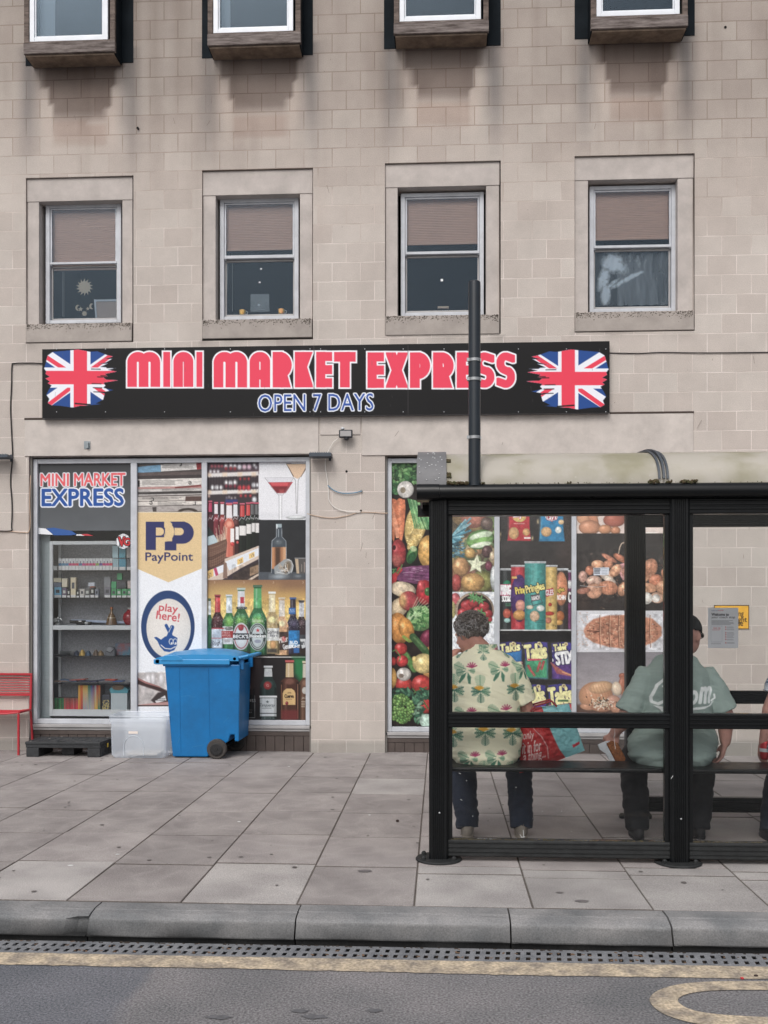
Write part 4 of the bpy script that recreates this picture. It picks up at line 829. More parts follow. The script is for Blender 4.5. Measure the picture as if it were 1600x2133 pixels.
cv.line([(1085, 1120), (1085, 1240), (1020, 1300), (1012, 1760)], 6, (198, 208, 216)); cv.line([(1162, 1120), (1165, 1240), (1222, 1300), (1226, 1600)], 5, (190, 200, 210)); cv.rect(1080, 1052, 1162, 1105, (150, 170, 178)); cv.rect(1082, 1060, 1100, 1120, (220, 228, 232)); cv.line([(1115, 1130), (1115, 1240)], 10, (150, 162, 170)); cv.ell(1120, 1320, 60, 40, (110, 120, 126), sh=.2, hi=.3, soft=3, al=.6)
cv.poly([(1050, 1680), (1200, 1565), (1270, 1560), (1330, 1650), (1320, 1740), (1240, 1790), (1060, 1780)], (150, 156, 158)); cv.ell(1240, 1680, 70, 110, (190, 192, 190), rot=20, sh=.2, hi=.2, soft=2); cv.ell(1240, 1680, 52, 90, (120, 104, 84), rot=20, sh=.1, hi=0, soft=2)
for k in range(12): a = rr.uniform(0, 6.28); cv.line([(1180+rr.uniform(-100, 90), 1690+rr.uniform(-70, 70)), (1180+rr.uniform(-100, 100), 1690+rr.uniform(-70, 80))], 9, rr.choice([(235, 238, 240), (206, 178, 146), (60, 60, 62), (236, 240, 240)]), .8)
cv.line([(1240, 1562), (1300, 1590), (1330, 1660), (1300, 1760)], 6, (228, 232, 236))
cv.poly([(1350, 1548), (1512, 1548), (1512, 1775), (1375, 1775)], (86, 82, 80)); cv.poly([(1355, 1560), (1400, 1560), (1415, 1770), (1378, 1770)], (206, 180, 146), .9); cv.line([(1350, 1548), (1512, 1548)], 6, (214, 218, 220)); cv.line([(1450, 1640), (1450, 1740)], 10, (150, 140, 130)); cv.line([(1490, 1610), (1490, 1750)], 10, (170, 150, 140))
cv.zoom(420, 1200, 6.88)      # beer bottles
cv.rect(75, 58, 1495, 70, (206, 196, 190)); cv.vgrad(75, 70, 1495, 420, (150, 108, 76), (228, 186, 96)); cv.vgrad(75, 420, 1495, 760, (232, 196, 110), (214, 180, 96)); cv.vgrad(75, 760, 1495, 1155, (150, 120, 70), (30, 26, 24))
cv.rect(1150, 75, 1495, 180, (120, 84, 66), .5, 10); cv.ell(450, 330, 330, 160, (240, 206, 120), sh=0, hi=0, al=.5, soft=22)
for x in (185, 605, 1028, 1452): cv.text('3', x-10, 75, x+10, 105, (220, 190, 160), al=.8)
bot = [(115, 90, 320, 1030, (42, 92, 60), (60, 80, 60), (206, 210, 214), None), (230, 175, 265, 1030, (66, 34, 36), (150, 30, 44), (206, 62, 66), (745, 1030, (196, 206, 216))), (395, 190, 265, 1060, (52, 110, 60), (200, 206, 214), (206, 214, 224), (720, 975, (216, 220, 222))),
       (1432, 165, 345, 1060, (50, 36, 40), (50, 50, 52), (196, 200, 208), (840, 1030, (60, 64, 70))), (1310, 190, 305, 1115, (44, 40, 60), (40, 80, 150), (60, 50, 58), (780, 1010, (30, 116, 186))), (1150, 190, 305, 1130, (196, 150, 110), (206, 190, 160), (206, 200, 190), (800, 1060, (66, 50, 46))),
       (1010, 210, 222, 1110, (176, 150, 100), (222, 226, 222), (226, 212, 170), (745, 925, (196, 198, 196))), (568, 235, 168, 1080, (48, 100, 58), (170, 190, 180), (206, 208, 216), None), (803, 262, 128, 1130, (46, 108, 66), (44, 90, 60), (84, 168, 100), None)]
for (x, w, t, b_, c, cap, nc, lab) in bot: bottle(cv, x, t, b_, w, c, neck=.44, sh=.33, cap=cap, neckc=nc, lab=lab, shoulder=.52)
for (x, w) in ((395, 190), (568, 235), (803, 262)):
    cv.ell(x, 650, w*.3, 60, (130, 190, 80), sh=0, hi=.1, soft=5, al=.8)
cv.noise(75, 330, 1495, 1155, .32, 9, 21, sx=1.6); cv.noise(75, 330, 1495, 1155, .18, 3, 22)
for k in range(420):
    x, w = rr.choice([(230, 175), (395, 190), (568, 235), (803, 262), (1010, 210), (1150, 190), (1310, 190), (1432, 165)]); cv.ell(x+rr.uniform(-.45, .45)*w, rr.uniform(520, 740), 3, 4, (216, 224, 222), sh=0, hi=0, al=.5)
cv.rect(145, 742, 320, 758, (180, 50, 60)); cv.ell(230, 840, 50, 60, (150, 168, 190), sh=.1, hi=.1, al=.5, soft=4); cv.rect(140, 885, 300, 893, (190, 60, 66)); cv.text('Bud', 120, 925, 268, 995, (40, 44, 60), shear=.4)
cv.rect(285, 785, 490, 885, (166, 46, 46)); cv.text('STELLA', 292, 795, 408, 825, (232, 226, 220), bold=.02); cv.text('ARTOIS', 290, 835, 412, 865, (232, 226, 220), bold=.02); cv.ell(390, 750, 60, 26, (120, 120, 116), sh=.2); cv.lines_of_text(330, 905, 420, 945, (90, 70, 66), 16, 6)
cv.ell(568, 865, 118, 195, (214, 218, 222), sh=.15, hi=.1); cv.ell(568, 865, 103, 172, (176, 52, 60), sh=.1, hi=0); cv.ell(568, 868, 92, 158, (206, 212, 216), sh=.1, hi=0); cv.rect(450, 820, 685, 912, (38, 44, 48)); cv.text("BECK'S", 455, 840, 668, 890, (228, 230, 232), bold=.04); cv.rect(555, 300, 608, 390, (190, 50, 66)); cv.rect(500, 440, 650, 475, (36, 44, 44)); cv.text("BECK'S", 520, 446, 645, 470, (216, 220, 220), bold=.02); cv.ell(565, 740, 40, 44, (170, 56, 66), sh=.2, hi=.1)
cv.ell(803, 870, 128, 198, (196, 206, 206), sh=.1, hi=0); cv.ell(803, 870, 118, 186, (52, 62, 60), sh=.05, hi=0); cv.ell(803, 870, 84, 150, (190, 202, 204), sh=.1, hi=0)
star = lambda x, y, r_: [(x+(r_ if k % 2 == 0 else r_*.42)*math.sin(k*PI/5), y-(r_ if k % 2 == 0 else r_*.42)*math.cos(k*PI/5)) for k in range(10)]
cv.poly(star(806, 778, 32), (196, 46, 56)); cv.rect(682, 828, 925, 885, (48, 58, 56)); cv.text('Heineken', 690, 832, 920, 882, (236, 240, 240), bold=.05)
for k in range(22):
    a = PI*(.15+.7*k/21); cv.ell(803-101*math.cos(a), 870+166*math.sin(a), 5, 7, (214, 222, 222), sh=0, hi=0); cv.ell(803-101*math.cos(a), 870-166*math.sin(a), 5, 7, (206, 216, 214), sh=0, hi=0)
cv.ell(805, 935, 48, 26, (120, 124, 150), sh=0, hi=0, al=.7); cv.text('Salamu', 725, 610, 880, 660, (206, 222, 196), bold=.03, al=.7)
cv.text('Corona', 940, 775, 1100, 825, (44, 44, 52), bold=.01); cv.text('Extra', 985, 830, 1085, 868, (44, 46, 60)); cv.ell(1025, 985, 44, 60, (216, 160, 100), sh=.2, hi=.1); cv.rect(940, 1040, 1080, 1100, (40, 40, 46), .8, 2)
cv.text('Miller', 1105, 870, 1235, 950, (226, 220, 216), rot=-14, shear=.2, bold=.02); cv.text('Genuine', 1165, 965, 1310, 1040, (220, 222, 226), rot=-12, bold=.02); cv.ell(1180, 900, 30, 40, (206, 66, 66), sh=.1, al=.6)
cv.rect(1250, 455, 1345, 545, (44, 100, 176)); cv.text('BUD', 1268, 475, 1330, 495, (230, 236, 242), bold=.03); cv.text('LIGHT', 1260, 500, 1340, 520, (230, 236, 242), bold=.03); cv.text('BUD', 1265, 930, 1375, 975, (240, 244, 250), bold=.06); cv.text('LIGHT', 1262, 985, 1410, 1030, (240, 244, 250), bold=.06); cv.rect(1320, 1030, 1400, 1100, (40, 96, 170))
cv.poly([(1410, 900), (1490, 900), (1490, 1020), (1440, 1040)], (196, 200, 204)); cv.text('an', 1415, 940, 1475, 985, (50, 52, 60), bold=.02)
cv.rect(75, 1155, 1495, 1166, (232, 228, 226))
cv.rect(75, 1167, 1495, 2070, (30, 26, 27)); cv.rect(75, 1167, 840, 1800, (54, 34, 34), .7, 20); cv.poly([(1310, 1167), (1495, 1167), (1495, 1480), (1400, 1500), (1330, 1400)], (34, 122, 66), soft=6)
bottle(cv, 655, 1225, 2060, 215, (44, 30, 28), neck=.5, sh=.36, cap=(196, 120, 90), lab=(1700, 2040, (22, 22, 24)), neckc=(26, 24, 28), shoulder=.46); cv.ell(620, 1560, 50, 60, (190, 100, 60), sh=.1, hi=.1, al=.7, soft=5)
cv.text("JACK DANIEL'S", 545, 1760, 770, 1815, (214, 214, 212), bold=.01); cv.text('No.7', 620, 1830, 685, 1852, (200, 200, 200)); cv.text('Tennessee', 590, 1905, 725, 1922, (190, 190, 190)); cv.text('WHISKEY', 585, 1945, 722, 1962, (200, 200, 200)); cv.line([(760, 1710), (765, 2030), (590, 2032)], 4, (180, 180, 180))
bottle(cv, 955, 1285, 2065, 240, (34, 52, 50), neck=.46, sh=.2, cap=(206, 210, 214), lab=(1715, 2010, (206, 214, 218)), neckc=(206, 210, 212), shoulder=.4); cv.rect(900, 1372, 1010, 1420, (196, 200, 204)); cv.rect(830, 1715, 1082, 1740, (230, 234, 236)); cv.rect(830, 1742, 1082, 1750, (40, 50, 52)); cv.rect(830, 1962, 1082, 1972, (30, 40, 42)); cv.ell(947, 1568, 58, 58, (166, 52, 54), sh=.25, hi=.1); cv.text('G', 930, 1550, 965, 1585, (226, 196, 186)); cv.poly(star(945, 1802, 24), (70, 84, 90)); cv.text('Tanqueray', 836, 1825, 1055, 1885, (50, 62, 72), shear=.35); cv.lines_of_text(860, 1890, 1010, 1900, (70, 80, 86), 12, 6); cv.text('LONDON DRY GIN', 858, 2025, 1050, 2042, (196, 200, 204))
bottle(cv, 1262, 1205, 2075, 260, (74, 40, 30), neck=.42, sh=.28, cap=(190, 60, 60), neckc=(206, 178, 130), shoulder=.36); cv.line([(1145, 1560), (1150, 2040)], 7, (200, 130, 90), .8); cv.line([(1378, 1550), (1380, 2040)], 7, (214, 150, 116), .8); cv.rect(1140, 1920, 1385, 2060, (120, 40, 42), .8, 3)
cv.poly([(1162, 1680), (1180, 1640), (1220, 1612), (1290, 1612), (1330, 1640), (1345, 1680), (1345, 1845), (1165, 1845)], (216, 176, 112)); cv.text('Jose', 1232, 1655, 1285, 1690, (50, 36, 30)); cv.text('Cuervo', 1190, 1695, 1320, 1745, (50, 36, 30), bold=.03); cv.text('Especial', 1212, 1755, 1295, 1775, (90, 50, 40)); cv.ell(1222, 1822, 22, 26, (140, 40, 50), sh=.2)
bottle(cv, 1490, 1215, 2070, 190, (90, 60, 44), neck=.42, sh=.28, cap=(200, 190, 150), neckc=(196, 190, 170), shoulder=.4); cv.ell(1480, 1640, 40, 50, (190, 186, 180), sh=.1, hi=0); cv.text('JAC', 1430, 1730, 1494, 1770, (214, 206, 190), bold=.03); cv.lines_of_text(1430, 1790, 1494, 1900, (206, 200, 180), 34, 20)
o = cv.build('window_poster', print_m, back=.0015); tag(o, 'collage poster of wine shelves, cocktails and beer bottles on the left shopfront', 'poster')
pane_for(431, 635, sfl, ZSL, SL[3])
# ---- fruit and vegetables
cv = Cv(815, 956, 1031, 1513, PY_, bg=(34, 26, 24)); cv.zoom(640, 880, 3.136)
cv.noise(540, 230, 1260, 1990, .5, 12, 4)
FR = [(206, 112, 66), (196, 56, 56), (222, 178, 92), (120, 160, 84), (226, 200, 150), (90, 130, 70), (150, 60, 70), (214, 150, 80)]
for k in range(70): cv.ell(rr.uniform(780, 1260), rr.uniform(240, 1980), rr.uniform(40, 78), rr.uniform(36, 66), rr.choice(FR), rot=rr.uniform(0, 90), sh=.4, hi=.2, speck=.08)
cv.leaves(790, 240, 1260, 1980, [(64, 120, 66), (94, 152, 84), (46, 92, 52)], 120, (14, 34), 31, .4)
GR = [(64, 120, 66), (94, 152, 84), (46, 92, 52), (120, 172, 104), (38, 74, 44)]
cv.leaves(545, 240, 710, 400, GR, 150, (10, 30), 2, .5); cv.leaves(545, 400, 600, 470, [(46, 100, 56), (70, 130, 76)], 30, (10, 20), 3)
for (x, w) in ((565, 34), (615, 46)):
    cv.poly([(x-w, 520), (x-w*.3, 495), (x+w*.5, 505), (x+w*.6, 560), (x+w*.4, 700), (x+w*.05, 785), (x-w*.3, 760), (x-w*.7, 640)], (208, 112, 74), soft=1); cv.line([(x-w*.3, 530), (x-w*.1, 740)], w*.35, (232, 146, 104), .6, 2)
cv.poly([(548, 520), (560, 540), (600, 700), (600, 755), (580, 755), (552, 640), (548, 600)], (232, 146, 108))
for (x, y, L, a, rx) in ((680, 680, 120, 97, 42), (715, 740, 110, 118, 40)):
    cv.ell(x, y, L, rx, (222, 190, 112), rot=a, sh=.35, hi=.1)
    for k in range(160):
        u = rr.uniform(-.9, .9)*L; v = rr.uniform(-.8, .8)*rx*math.sqrt(max(0, 1-(u/L)**2)); aa = math.radians(a); cv.ell(x+u*math.cos(aa)-v*math.sin(aa), y+u*math.sin(aa)+v*math.cos(aa), 4, 3, rr.choice([(244, 218, 150), (190, 150, 76)]), sh=0, hi=0, al=.7)
cv.rect(722, 480, 830, 585, (178, 136, 88)); cv.noise(722, 480, 830, 585, .4, 5, 9, sy=4)
for k in range(13): x = 660+k*11; cv.line([(x, 500+k*3), (x+20, 580+k*4), (x+45+k*2, 690+k)], 9, rr.choice([(90, 158, 96), (70, 132, 80), (126, 184, 120)]))
cv.ell(642, 438, 54, 56, (214, 210, 204), sh=.28, hi=.12); cv.ell(626, 442, 17, 20, (150, 136, 112), sh=.1, hi=0); 
for k in range(9): a = k*.7; cv.line([(626+18*math.cos(a), 442+20*math.sin(a)), (642+50*math.cos(a), 438+52*math.sin(a))], 2, (190, 182, 180), .6)
cv.ell(594, 855, 52, 92, (188, 58, 62), sh=.4, hi=.25, speck=.1); cv.ell(568, 818, 12, 16, (70, 24, 26), sh=0, hi=0); cv.ell(580, 900, 40, 40, (206, 130, 110), sh=.2, hi=0, al=.5, soft=5)
cv.ell(792, 845, 68, 108, (222, 166, 84), sh=.35, hi=.2); cv.ell(685, 865, 32, 60, (76, 130, 66), rot=22, sh=.3, hi=.15); cv.ell(682, 885, 24, 40, (40, 90, 50), rot=22, sh=.2, hi=0); cv.ell(694, 825, 22, 18, (190, 214, 150), rot=20, sh=.1, hi=0)
cv.poly([(590, 1000), (620, 950), (680, 938), (830, 930), (830, 1058), (720, 1056), (620, 1040), (575, 1025)], (112, 56, 96))
for k in range(40): y = rr.uniform(942, 1050); x = rr.uniform(600, 780); cv.line([(x, y), (x+rr.uniform(20, 70), y+rr.uniform(-3, 3))], 3, rr.choice([(206, 180, 200), (160, 100, 142), (84, 36, 74)]), .7)
cv.line([(560, 1060), (572, 1000), (605, 960)], 34, (190, 46, 52)); cv.line([(590, 985), (612, 950), (620, 930)], 9, (96, 130, 70)); cv.leaves(548, 955, 580, 985, GR, 10, (8, 16), 8)
cv.ell(768, 1110, 56, 82, (200, 46, 56), sh=.4, hi=.3); cv.ell(745, 1070, 26, 40, (214, 70, 76), sh=.3, hi=.3); cv.ell(788, 1105, 22, 28, (66, 120, 60), sh=.3); cv.line([(780, 1110), (800, 1100)], 9, (60, 100, 54))
cv.ell(625, 1090, 86, 50, (222, 200, 168), rot=10, sh=.32, hi=.1); cv.ell(598, 1210, 56, 68, (216, 190, 152), rot=40, sh=.35, hi=.12); cv.ell(662, 1165, 62, 64, (196, 70, 76), sh=.38, hi=.25, speck=.12); cv.ell(625, 1165, 26, 50, (226, 190, 110), sh=.2, hi=.1, al=.8, soft=4)
cv.ell(735, 1280, 88, 84, (126, 176, 104), sh=.35, hi=.1)
for k in range(9): a = -2.8+k*.28; cv.line([(650, 1290), (650+160*math.cos(a*.5+.3), 1290+150*math.sin(a*.55+.1))], 4, (206, 224, 182), .7, 1)
cv.leaves(670, 1200, 830, 1350, [(84, 146, 76), (130, 182, 110), (60, 116, 64)], 50, (10, 22), 12)
cv.ell(600, 1345, 64, 104, (222, 142, 64), rot=-8, sh=.35, hi=.2); cv.ell(648, 1350, 48, 80, (226, 150, 66), rot=-18, sh=.4, hi=.3); cv.line([(630, 1400), (665, 1428), (708, 1420), (704, 1400)], 20, (130, 156, 66)); cv.ell(782, 1412, 44, 60, (126, 38, 66), rot=20, sh=.35, hi=.2)
cv.line([(690, 1400), (770, 1490), (800, 1540)], 46, (54, 90, 50)); cv.line([(700, 1405), (770, 1480)], 8, (130, 160, 100), .6, 2); cv.line([(640, 1520), (700, 1610)], 46, (84, 134, 66), 1, 2)
for (x, y, r_, c) in ((612, 1478, 42, (206, 54, 52)), (620, 1558, 40, (206, 52, 54)), (555, 1560, 30, (196, 50, 50)), (630, 1710, 56, (196, 54, 50)), (748, 1712, 66, (206, 58, 54)), (770, 1848, 56, (196, 56, 52))): cv.ell(x, y, r_, r_*.97, c, sh=.42, hi=.35)
cv.line([(545, 1500), (580, 1485), (610, 1530), (600, 1560)], 7, (84, 124, 66)); cv.line([(690, 1770), (750, 1740), (780, 1730)], 8, (74, 112, 60)); cv.line([(690, 1740), (760, 1820), (790, 1870)], 8, (74, 112, 60))
cv.ell(760, 1575, 72, 66, (222, 196, 124), sh=.35, hi=.25); cv.ell(700, 1545, 16, 18, (214, 186, 110), sh=.2, hi=.1); cv.ell(554, 1670, 32, 68, (216, 160, 80), sh=.35, hi=.2); cv.ell(632, 1645, 48, 44, (206, 200, 192), sh=.3, hi=.2); cv.ell(614, 1655, 17, 14, (120, 104, 92), sh=0, hi=0)
cv.leaves(545, 1740, 800, 1800, [(46, 92, 70), (76, 130, 96), (36, 72, 54)], 60, (14, 26), 15)
cv.leaves(690, 1800, 760, 1960, [(46, 92, 70), (76, 130, 96), (120, 160, 130)], 60, (12, 26), 16)
for k in range(240): a = rr.uniform(0, 6.28); r_ = math.sqrt(rr.random()); cv.ell(615+80*r_*math.cos(a), 1870+92*r_*math.sin(a), 11, 11, rr.choice([(110, 160, 76), (134, 182, 92), (88, 140, 66)]), sh=.5, hi=.2)
cv.ell(780, 1950, 46, 46, (176, 206, 190), sh=.3, hi=.1)
cv.zoom(920, 1050, 4.539)     # right part of the poster, seen through the shelter
cv.rect(60, 0, 500, 830, (120, 106, 80), .6, 6); cv.noise(60, 0, 500, 830, .4, 30, 14)
cv.ell(300, 110, 120, 118, (196, 120, 100), sh=.35, hi=.15); cv.ell(428, 185, 58, 62, (112, 92, 84), sh=.35, hi=.15); cv.ell(470, 60, 60, 60, (170, 160, 110), sh=.3)
for k in range(20): a = 1.35+k*.115; L = 110+rr.uniform(-20, 110); cv.line([(80, 330), (80+L*math.cos(a*1.0-2.1), 330+L*math.sin(a-2.9)*1.0)], 18, rr.choice([(96, 160, 178), (60, 120, 140), (140, 190, 200)]))
for k in range(60): cv.ell(rr.uniform(60, 210), rr.uniform(360, 500), 18, 8, rr.choice([(70, 120, 140), (110, 160, 176), (40, 80, 96)]), rot=rr.uniform(-30, 30), sh=.3, hi=0)
cv.ell(365, 335, 130, 92, (106, 160, 84), rot=-14, sh=.3, hi=.1); cv.ell(372, 300, 110, 36, (206, 226, 190), rot=-14, sh=.1, hi=.1); cv.ell(365, 345, 122, 26, (130, 186, 96), rot=-12, sh=.1, hi=0); cv.ell(372, 385, 100, 26, (214, 228, 196), rot=-10, sh=.1, hi=.1)
for (x, y, rx, ry, c) in ((270, 465, 50, 50, (206, 160, 90)), (180, 595, 80, 92, (206, 150, 96)), (430, 450, 50, 60, (90, 60, 60)), (445, 585, 34, 48, (126, 56, 76)), (385, 730, 110, 100, (150, 150, 80)), (140, 745, 48, 84, (184, 70, 66)), (295, 740, 112, 88, (220, 166, 96)), (480, 490, 26, 44, (222, 196, 160)), (495, 700, 36, 116, (220, 226, 226)), (60, 640, 50, 80, (196, 120, 90))): cv.ell(x, y, rx, ry, c, sh=.4, hi=.22, speck=.08)
cv.poly([(328, 575)]+[(328+(95 if k % 2 == 0 else 42)*math.sin(k*PI/5+.1), 570-(95 if k % 2 == 0 else 42)*math.cos(k*PI/5+.1)) for k in range(11)], (222, 226, 190), soft=1)
cv.rect(60, 830, 500, 2200, (222, 226, 232)); cv.ell(130, 900, 46, 60, (206, 90, 96), sh=.3); cv.ell(80, 1000, 60, 90, (206, 190, 120), sh=.3)
cv.ell(312, 1000, 182, 168, (206, 176, 150), sh=.3, hi=0); cv.ell(315, 1000, 162, 148, (56, 34, 32), sh=.1, hi=0)
for (x, y, rx) in ((240, 960, 58), (200, 1030, 50), (300, 930, 50), (400, 970, 50), (290, 1060, 52), (440, 1040, 44), (380, 1080, 52), (340, 1010, 44), (450, 1090, 30)): cv.ell(x, y, rx, rx*.95, (200, 56, 62), sh=.4, hi=.3, speck=.1)
for (x, y) in ((320, 890), (370, 905), (290, 880), (370, 1030), (400, 1080), (350, 1060), (420, 1120)):
    for k in range(6): cv.ell(x+22*math.cos(k), y+22*math.sin(k), 26, 9, (92, 156, 90), rot=k*57, sh=.2, hi=.1)
cv.zoom(640, 880, 3.136); cv.noise(540, 230, 1260, 1990, .30, 7, 44); cv.noise(540, 230, 1260, 1990, .16, 3, 45)
o = cv.build('window_poster', print_m, back=.0015); tag(o, 'poster crowded with fruit and vegetables in the window left of the shelter', 'poster')
pane_for(811, 1030, sfr, ZSR, SR[3])
# ---- crisps
cv = Cv(1041, 956, 1192, 1513, PY_, bg=(46, 42, 42)); cv.zoom(920, 1050, 4.539)
cv.rect(500, -500, 1260, 2200, (50, 46, 45)); cv.noise(500, -500, 1260, 2200, .35, 26, 6); cv.rect(1100, -500, 1260, 600, (84, 58, 50), .35, 20)
for (x, y) in ((555, 285), (548, 330), (910, 165), (858, 325)): cv.ell(x, y, 6, 14, (250, 220, 160), sh=0, hi=0, soft=2)
def bag(cv, pts, c, c2): 
    cv.poly(pts, c, soft=1); xs = [p[0] for p in pts]; ys = [p[1] for p in pts]; cv.poly([(min(xs)+8, min(ys)+(max(ys)-min(ys))*.1), (min(xs)+26, min(ys)+20), (min(xs)+26, max(ys)-20), (min(xs)+8, max(ys)-30)], c2, .5, 3)
bag(cv, [(640, -160), (826, -160), (832, 220), (845, 348), (622, 345), (640, 240)], (196, 46, 56), (226, 90, 96)); cv.ell(735, 115, 66, 56, (232, 200, 110), sh=.1, hi=0); cv.text("Lay's", 676, 62, 800, 138, (240, 236, 236), bold=.05, out=(190, 40, 50), ow=5, rot=-4); cv.ell(683, 275, 48, 58, (222, 170, 110), sh=.2, hi=.1, speck=.3); cv.ell(800, 265, 34, 36, (216, 160, 100), sh=.2, hi=.1, speck=.3); cv.lines_of_text(682, 180, 792, 205, (240, 210, 200), 18, 9); cv.rect(780, 312, 842, 328, (240, 230, 226))
bag(cv, [(940, -160), (1146, -160), (1150, 220), (1164, 352), (920, 352), (938, 200)], (36, 126, 178), (120, 190, 220)); cv.ell(1040, 110, 62, 50, (232, 236, 240), sh=.1, hi=0); cv.ell(1040, 112, 52, 42, (196, 50, 70), sh=.1, hi=0); cv.text("Lay's", 996, 100, 1086, 160, (240, 240, 240), bold=.05, out=(170, 30, 50), ow=4); cv.ell(990, 262, 50, 46, (226, 176, 120), sh=.2, hi=.1, speck=.3); cv.ell(1104, 245, 30, 32, (232, 236, 230), sh=.2, hi=.1); cv.ell(1130, 170, 26, 24, (230, 190, 140), sh=.2)
def tin(cv, x0, x1, y0, y1, c, name, nc=(240, 214, 90), no=(40, 34, 30), ny=800, nr=-12, dec=()):
    cv.rect(x0, y0, x1, y1, c)
    n = 10
    for k in range(n):       # roundness of the printed tube
        u = (k+.5)/n; d = abs(u-.45)*2; cv.rect(x0+(x1-x0)*k/n, y0, x0+(x1-x0)*(k+1)/n, y1, (20, 20, 24) if d > .35 else (255, 255, 255), .32*d*d if d > .35 else .12*(1-d))
    cv.rect(x0-3, y0-14, x1+3, y0+4, (206, 210, 214)); cv.rect(x0-3, y0-4, x1+3, y0, (110, 114, 118)); cv.rect(x0, y1-4, x1, y1+6, (222, 224, 226))
    for d in dec: cv.ell(*d, sh=.25, hi=.12, speck=.15)
    if name: cv.text(name, x0+10, ny-46, x1-10, ny+46, nc, bold=.05, out=no, ow=6, rot=nr)
tin(cv, 1190, 1228, 640, 1190, (110, 40, 90), 'C', (240, 240, 240), ny=880, nr=0, dec=[(1212, 760, 30, 40, (226, 226, 226))])
tin(cv, 548, 664, 622, 1190, (40, 44, 46), 'PRING', (240, 238, 240), (190, 40, 90), 812, 0, [(618, 790, 46, 70, (40, 140, 100)), (618, 1035, 38, 46, (206, 90, 70)), (620, 1100, 30, 22, (160, 206, 200))]); cv.text('SCORC', 572, 868, 660, 922, (240, 240, 240), bold=.05); cv.lines_of_text(605, 940, 662, 980, (90, 190, 130), 16, 8)
tin(cv, 1085, 1196, 622, 1190, (60, 52, 50), '', dec=[(1130, 800, 60, 160, (226, 140, 96)), (1120, 1060, 40, 50, (196, 110, 60)), (1110, 1120, 36, 26, (222, 160, 80))]); cv.text('ngles', 1088, 790, 1160, 840, (240, 206, 80), bold=.05, out=(40, 34, 30), ow=5, rot=-10); cv.text('RCHIN', 1092, 862, 1172, 905, (240, 240, 240), bold=.05)
tin(cv, 658, 790, 590, 1190, (206, 52, 62), '', dec=[(735, 890, 82, 225, (78, 46, 116)), (745, 960, 46, 56, (226, 150, 130)), (735, 1050, 60, 50, (214, 150, 80))]); cv.rect(664, 684, 712, 704, (232, 190, 100)); cv.text('Pring', 700, 780, 800, 866, (240, 214, 90), bold=.05, out=(50, 30, 60), ow=6, rot=-10)
tin(cv, 980, 1092, 590, 1195, (222, 182, 96), '', dec=[(1026, 950, 18, 18, (196, 60, 50)), (1020, 1035, 44, 20, (200, 60, 50)), (1010, 1100, 30, 30, (206, 120, 90))]); cv.poly([(978, 812), (1056, 790), (1058, 860), (978, 880)], (190, 50, 66)); cv.text('GLES', 984, 812, 1056, 862, (240, 236, 236), bold=.04, rot=-6); cv.text('158 g', 1038, 1138, 1080, 1162, (60, 50, 40))
tin(cv, 786, 984, 556, 1192, (64, 160, 152), 'Pringles', (244, 224, 130), (34, 50, 44), 800, -13, [(880, 1060, 46, 52, (226, 186, 150)), (835, 975, 34, 20, (222, 206, 180)), (935, 985, 38, 30, (226, 230, 222))])
cv.poly([(842, 862), (925, 848), (936, 905), (850, 922)], (80, 70, 76)); cv.text('RANCH', 852, 868, 926, 905, (230, 226, 226), bold=.03, rot=-9); cv.line([(850, 920), (862, 960), (955, 935), (940, 900)], 6, (70, 66, 72)); cv.lines_of_text(885, 1100, 968, 1130, (30, 70, 66), 14, 6)
cv.rect(545, 610, 552, 1196, (206, 208, 210)); cv.rect(545, 1188, 1228, 1196, (214, 216, 218))
cv.rect(500, 1200, 1260, 1300, (26, 24, 24)); cv.lines_of_text(560, 1218, 650, 1238, (70, 64, 62), 20, 9)
def takis(cv, x0, x1, y0, y1, base, body, t='Takis', rot=-8, tx=None):
    cv.poly([(x0, y0+10), ((x0+x1)/2, y0-6), (x1, y0+4), (x1+6, (y0+y1)/2), (x1+2, y1), (x0+6, y1-10), (x0+8, (y0+y1)/2)], base, soft=1); h = y1-y0
    cv.poly([(x0+8, y0+h*.48), (x1+2, y0+h*.36), (x1+2, y1-6), (x0+8, y1-14)], body, soft=3)
    cv.noise(x0, y0, x1, y1, .25, 20, int(x0))
    cv.text(t, *(tx or (x0+6, y0+h*.06, x1-12, y0+h*.46)), (240, 232, 160), bold=.07, out=(40, 30, 80), ow=6, rot=rot, shear=.1)
    cv.ell((x0+x1)/2+30, y0+14, 20, 18, (232, 214, 150), sh=.1); cv.ell((x0+x1)/2+30, y0+14, 8, 8, (140, 100, 60), sh=0, hi=0)
takis(cv, 545, 750, 1305, 1500, (60, 54, 140), (50, 130, 206))
takis(cv, 785, 1000, 1305, 1655, (70, 62, 150), (70, 170, 120)); cv.rect(815, 1462, 945, 1480, (206, 70, 90)); 
for (a, b_) in (((820, 1530), (875, 1620)), ((930, 1500), (905, 1580)), ((965, 1490), (945, 1560))): cv.line([a, b_], 24, (176, 66, 70)); cv.line([a, b_], 8, (214, 110, 100), .6)
for k in range(8): cv.line([(800+k*24, 1560+20*(k % 2)), (860+k*18, 1640-12*(k % 3))], 7, (60, 140, 90), .7)
takis(cv, 1040, 1250, 1310, 1660, (66, 58, 146), (96, 60, 140), tx=(1062, 1322, 1176, 1408)); cv.text('STIX', 1080, 1395, 1245, 1510, (240, 240, 242), bold=.08, out=(40, 34, 80), ow=8, rot=-8)
for k in range(12): x = 1035+k*10; cv.line([(x, 1500+k*8), (x+60+k*6, 1600+k*3)], 13, rr.choice([(176, 100, 84), (214, 150, 100), (160, 80, 90)]))
cv.rect(540, 1665, 1260, 1700, (40, 36, 36))
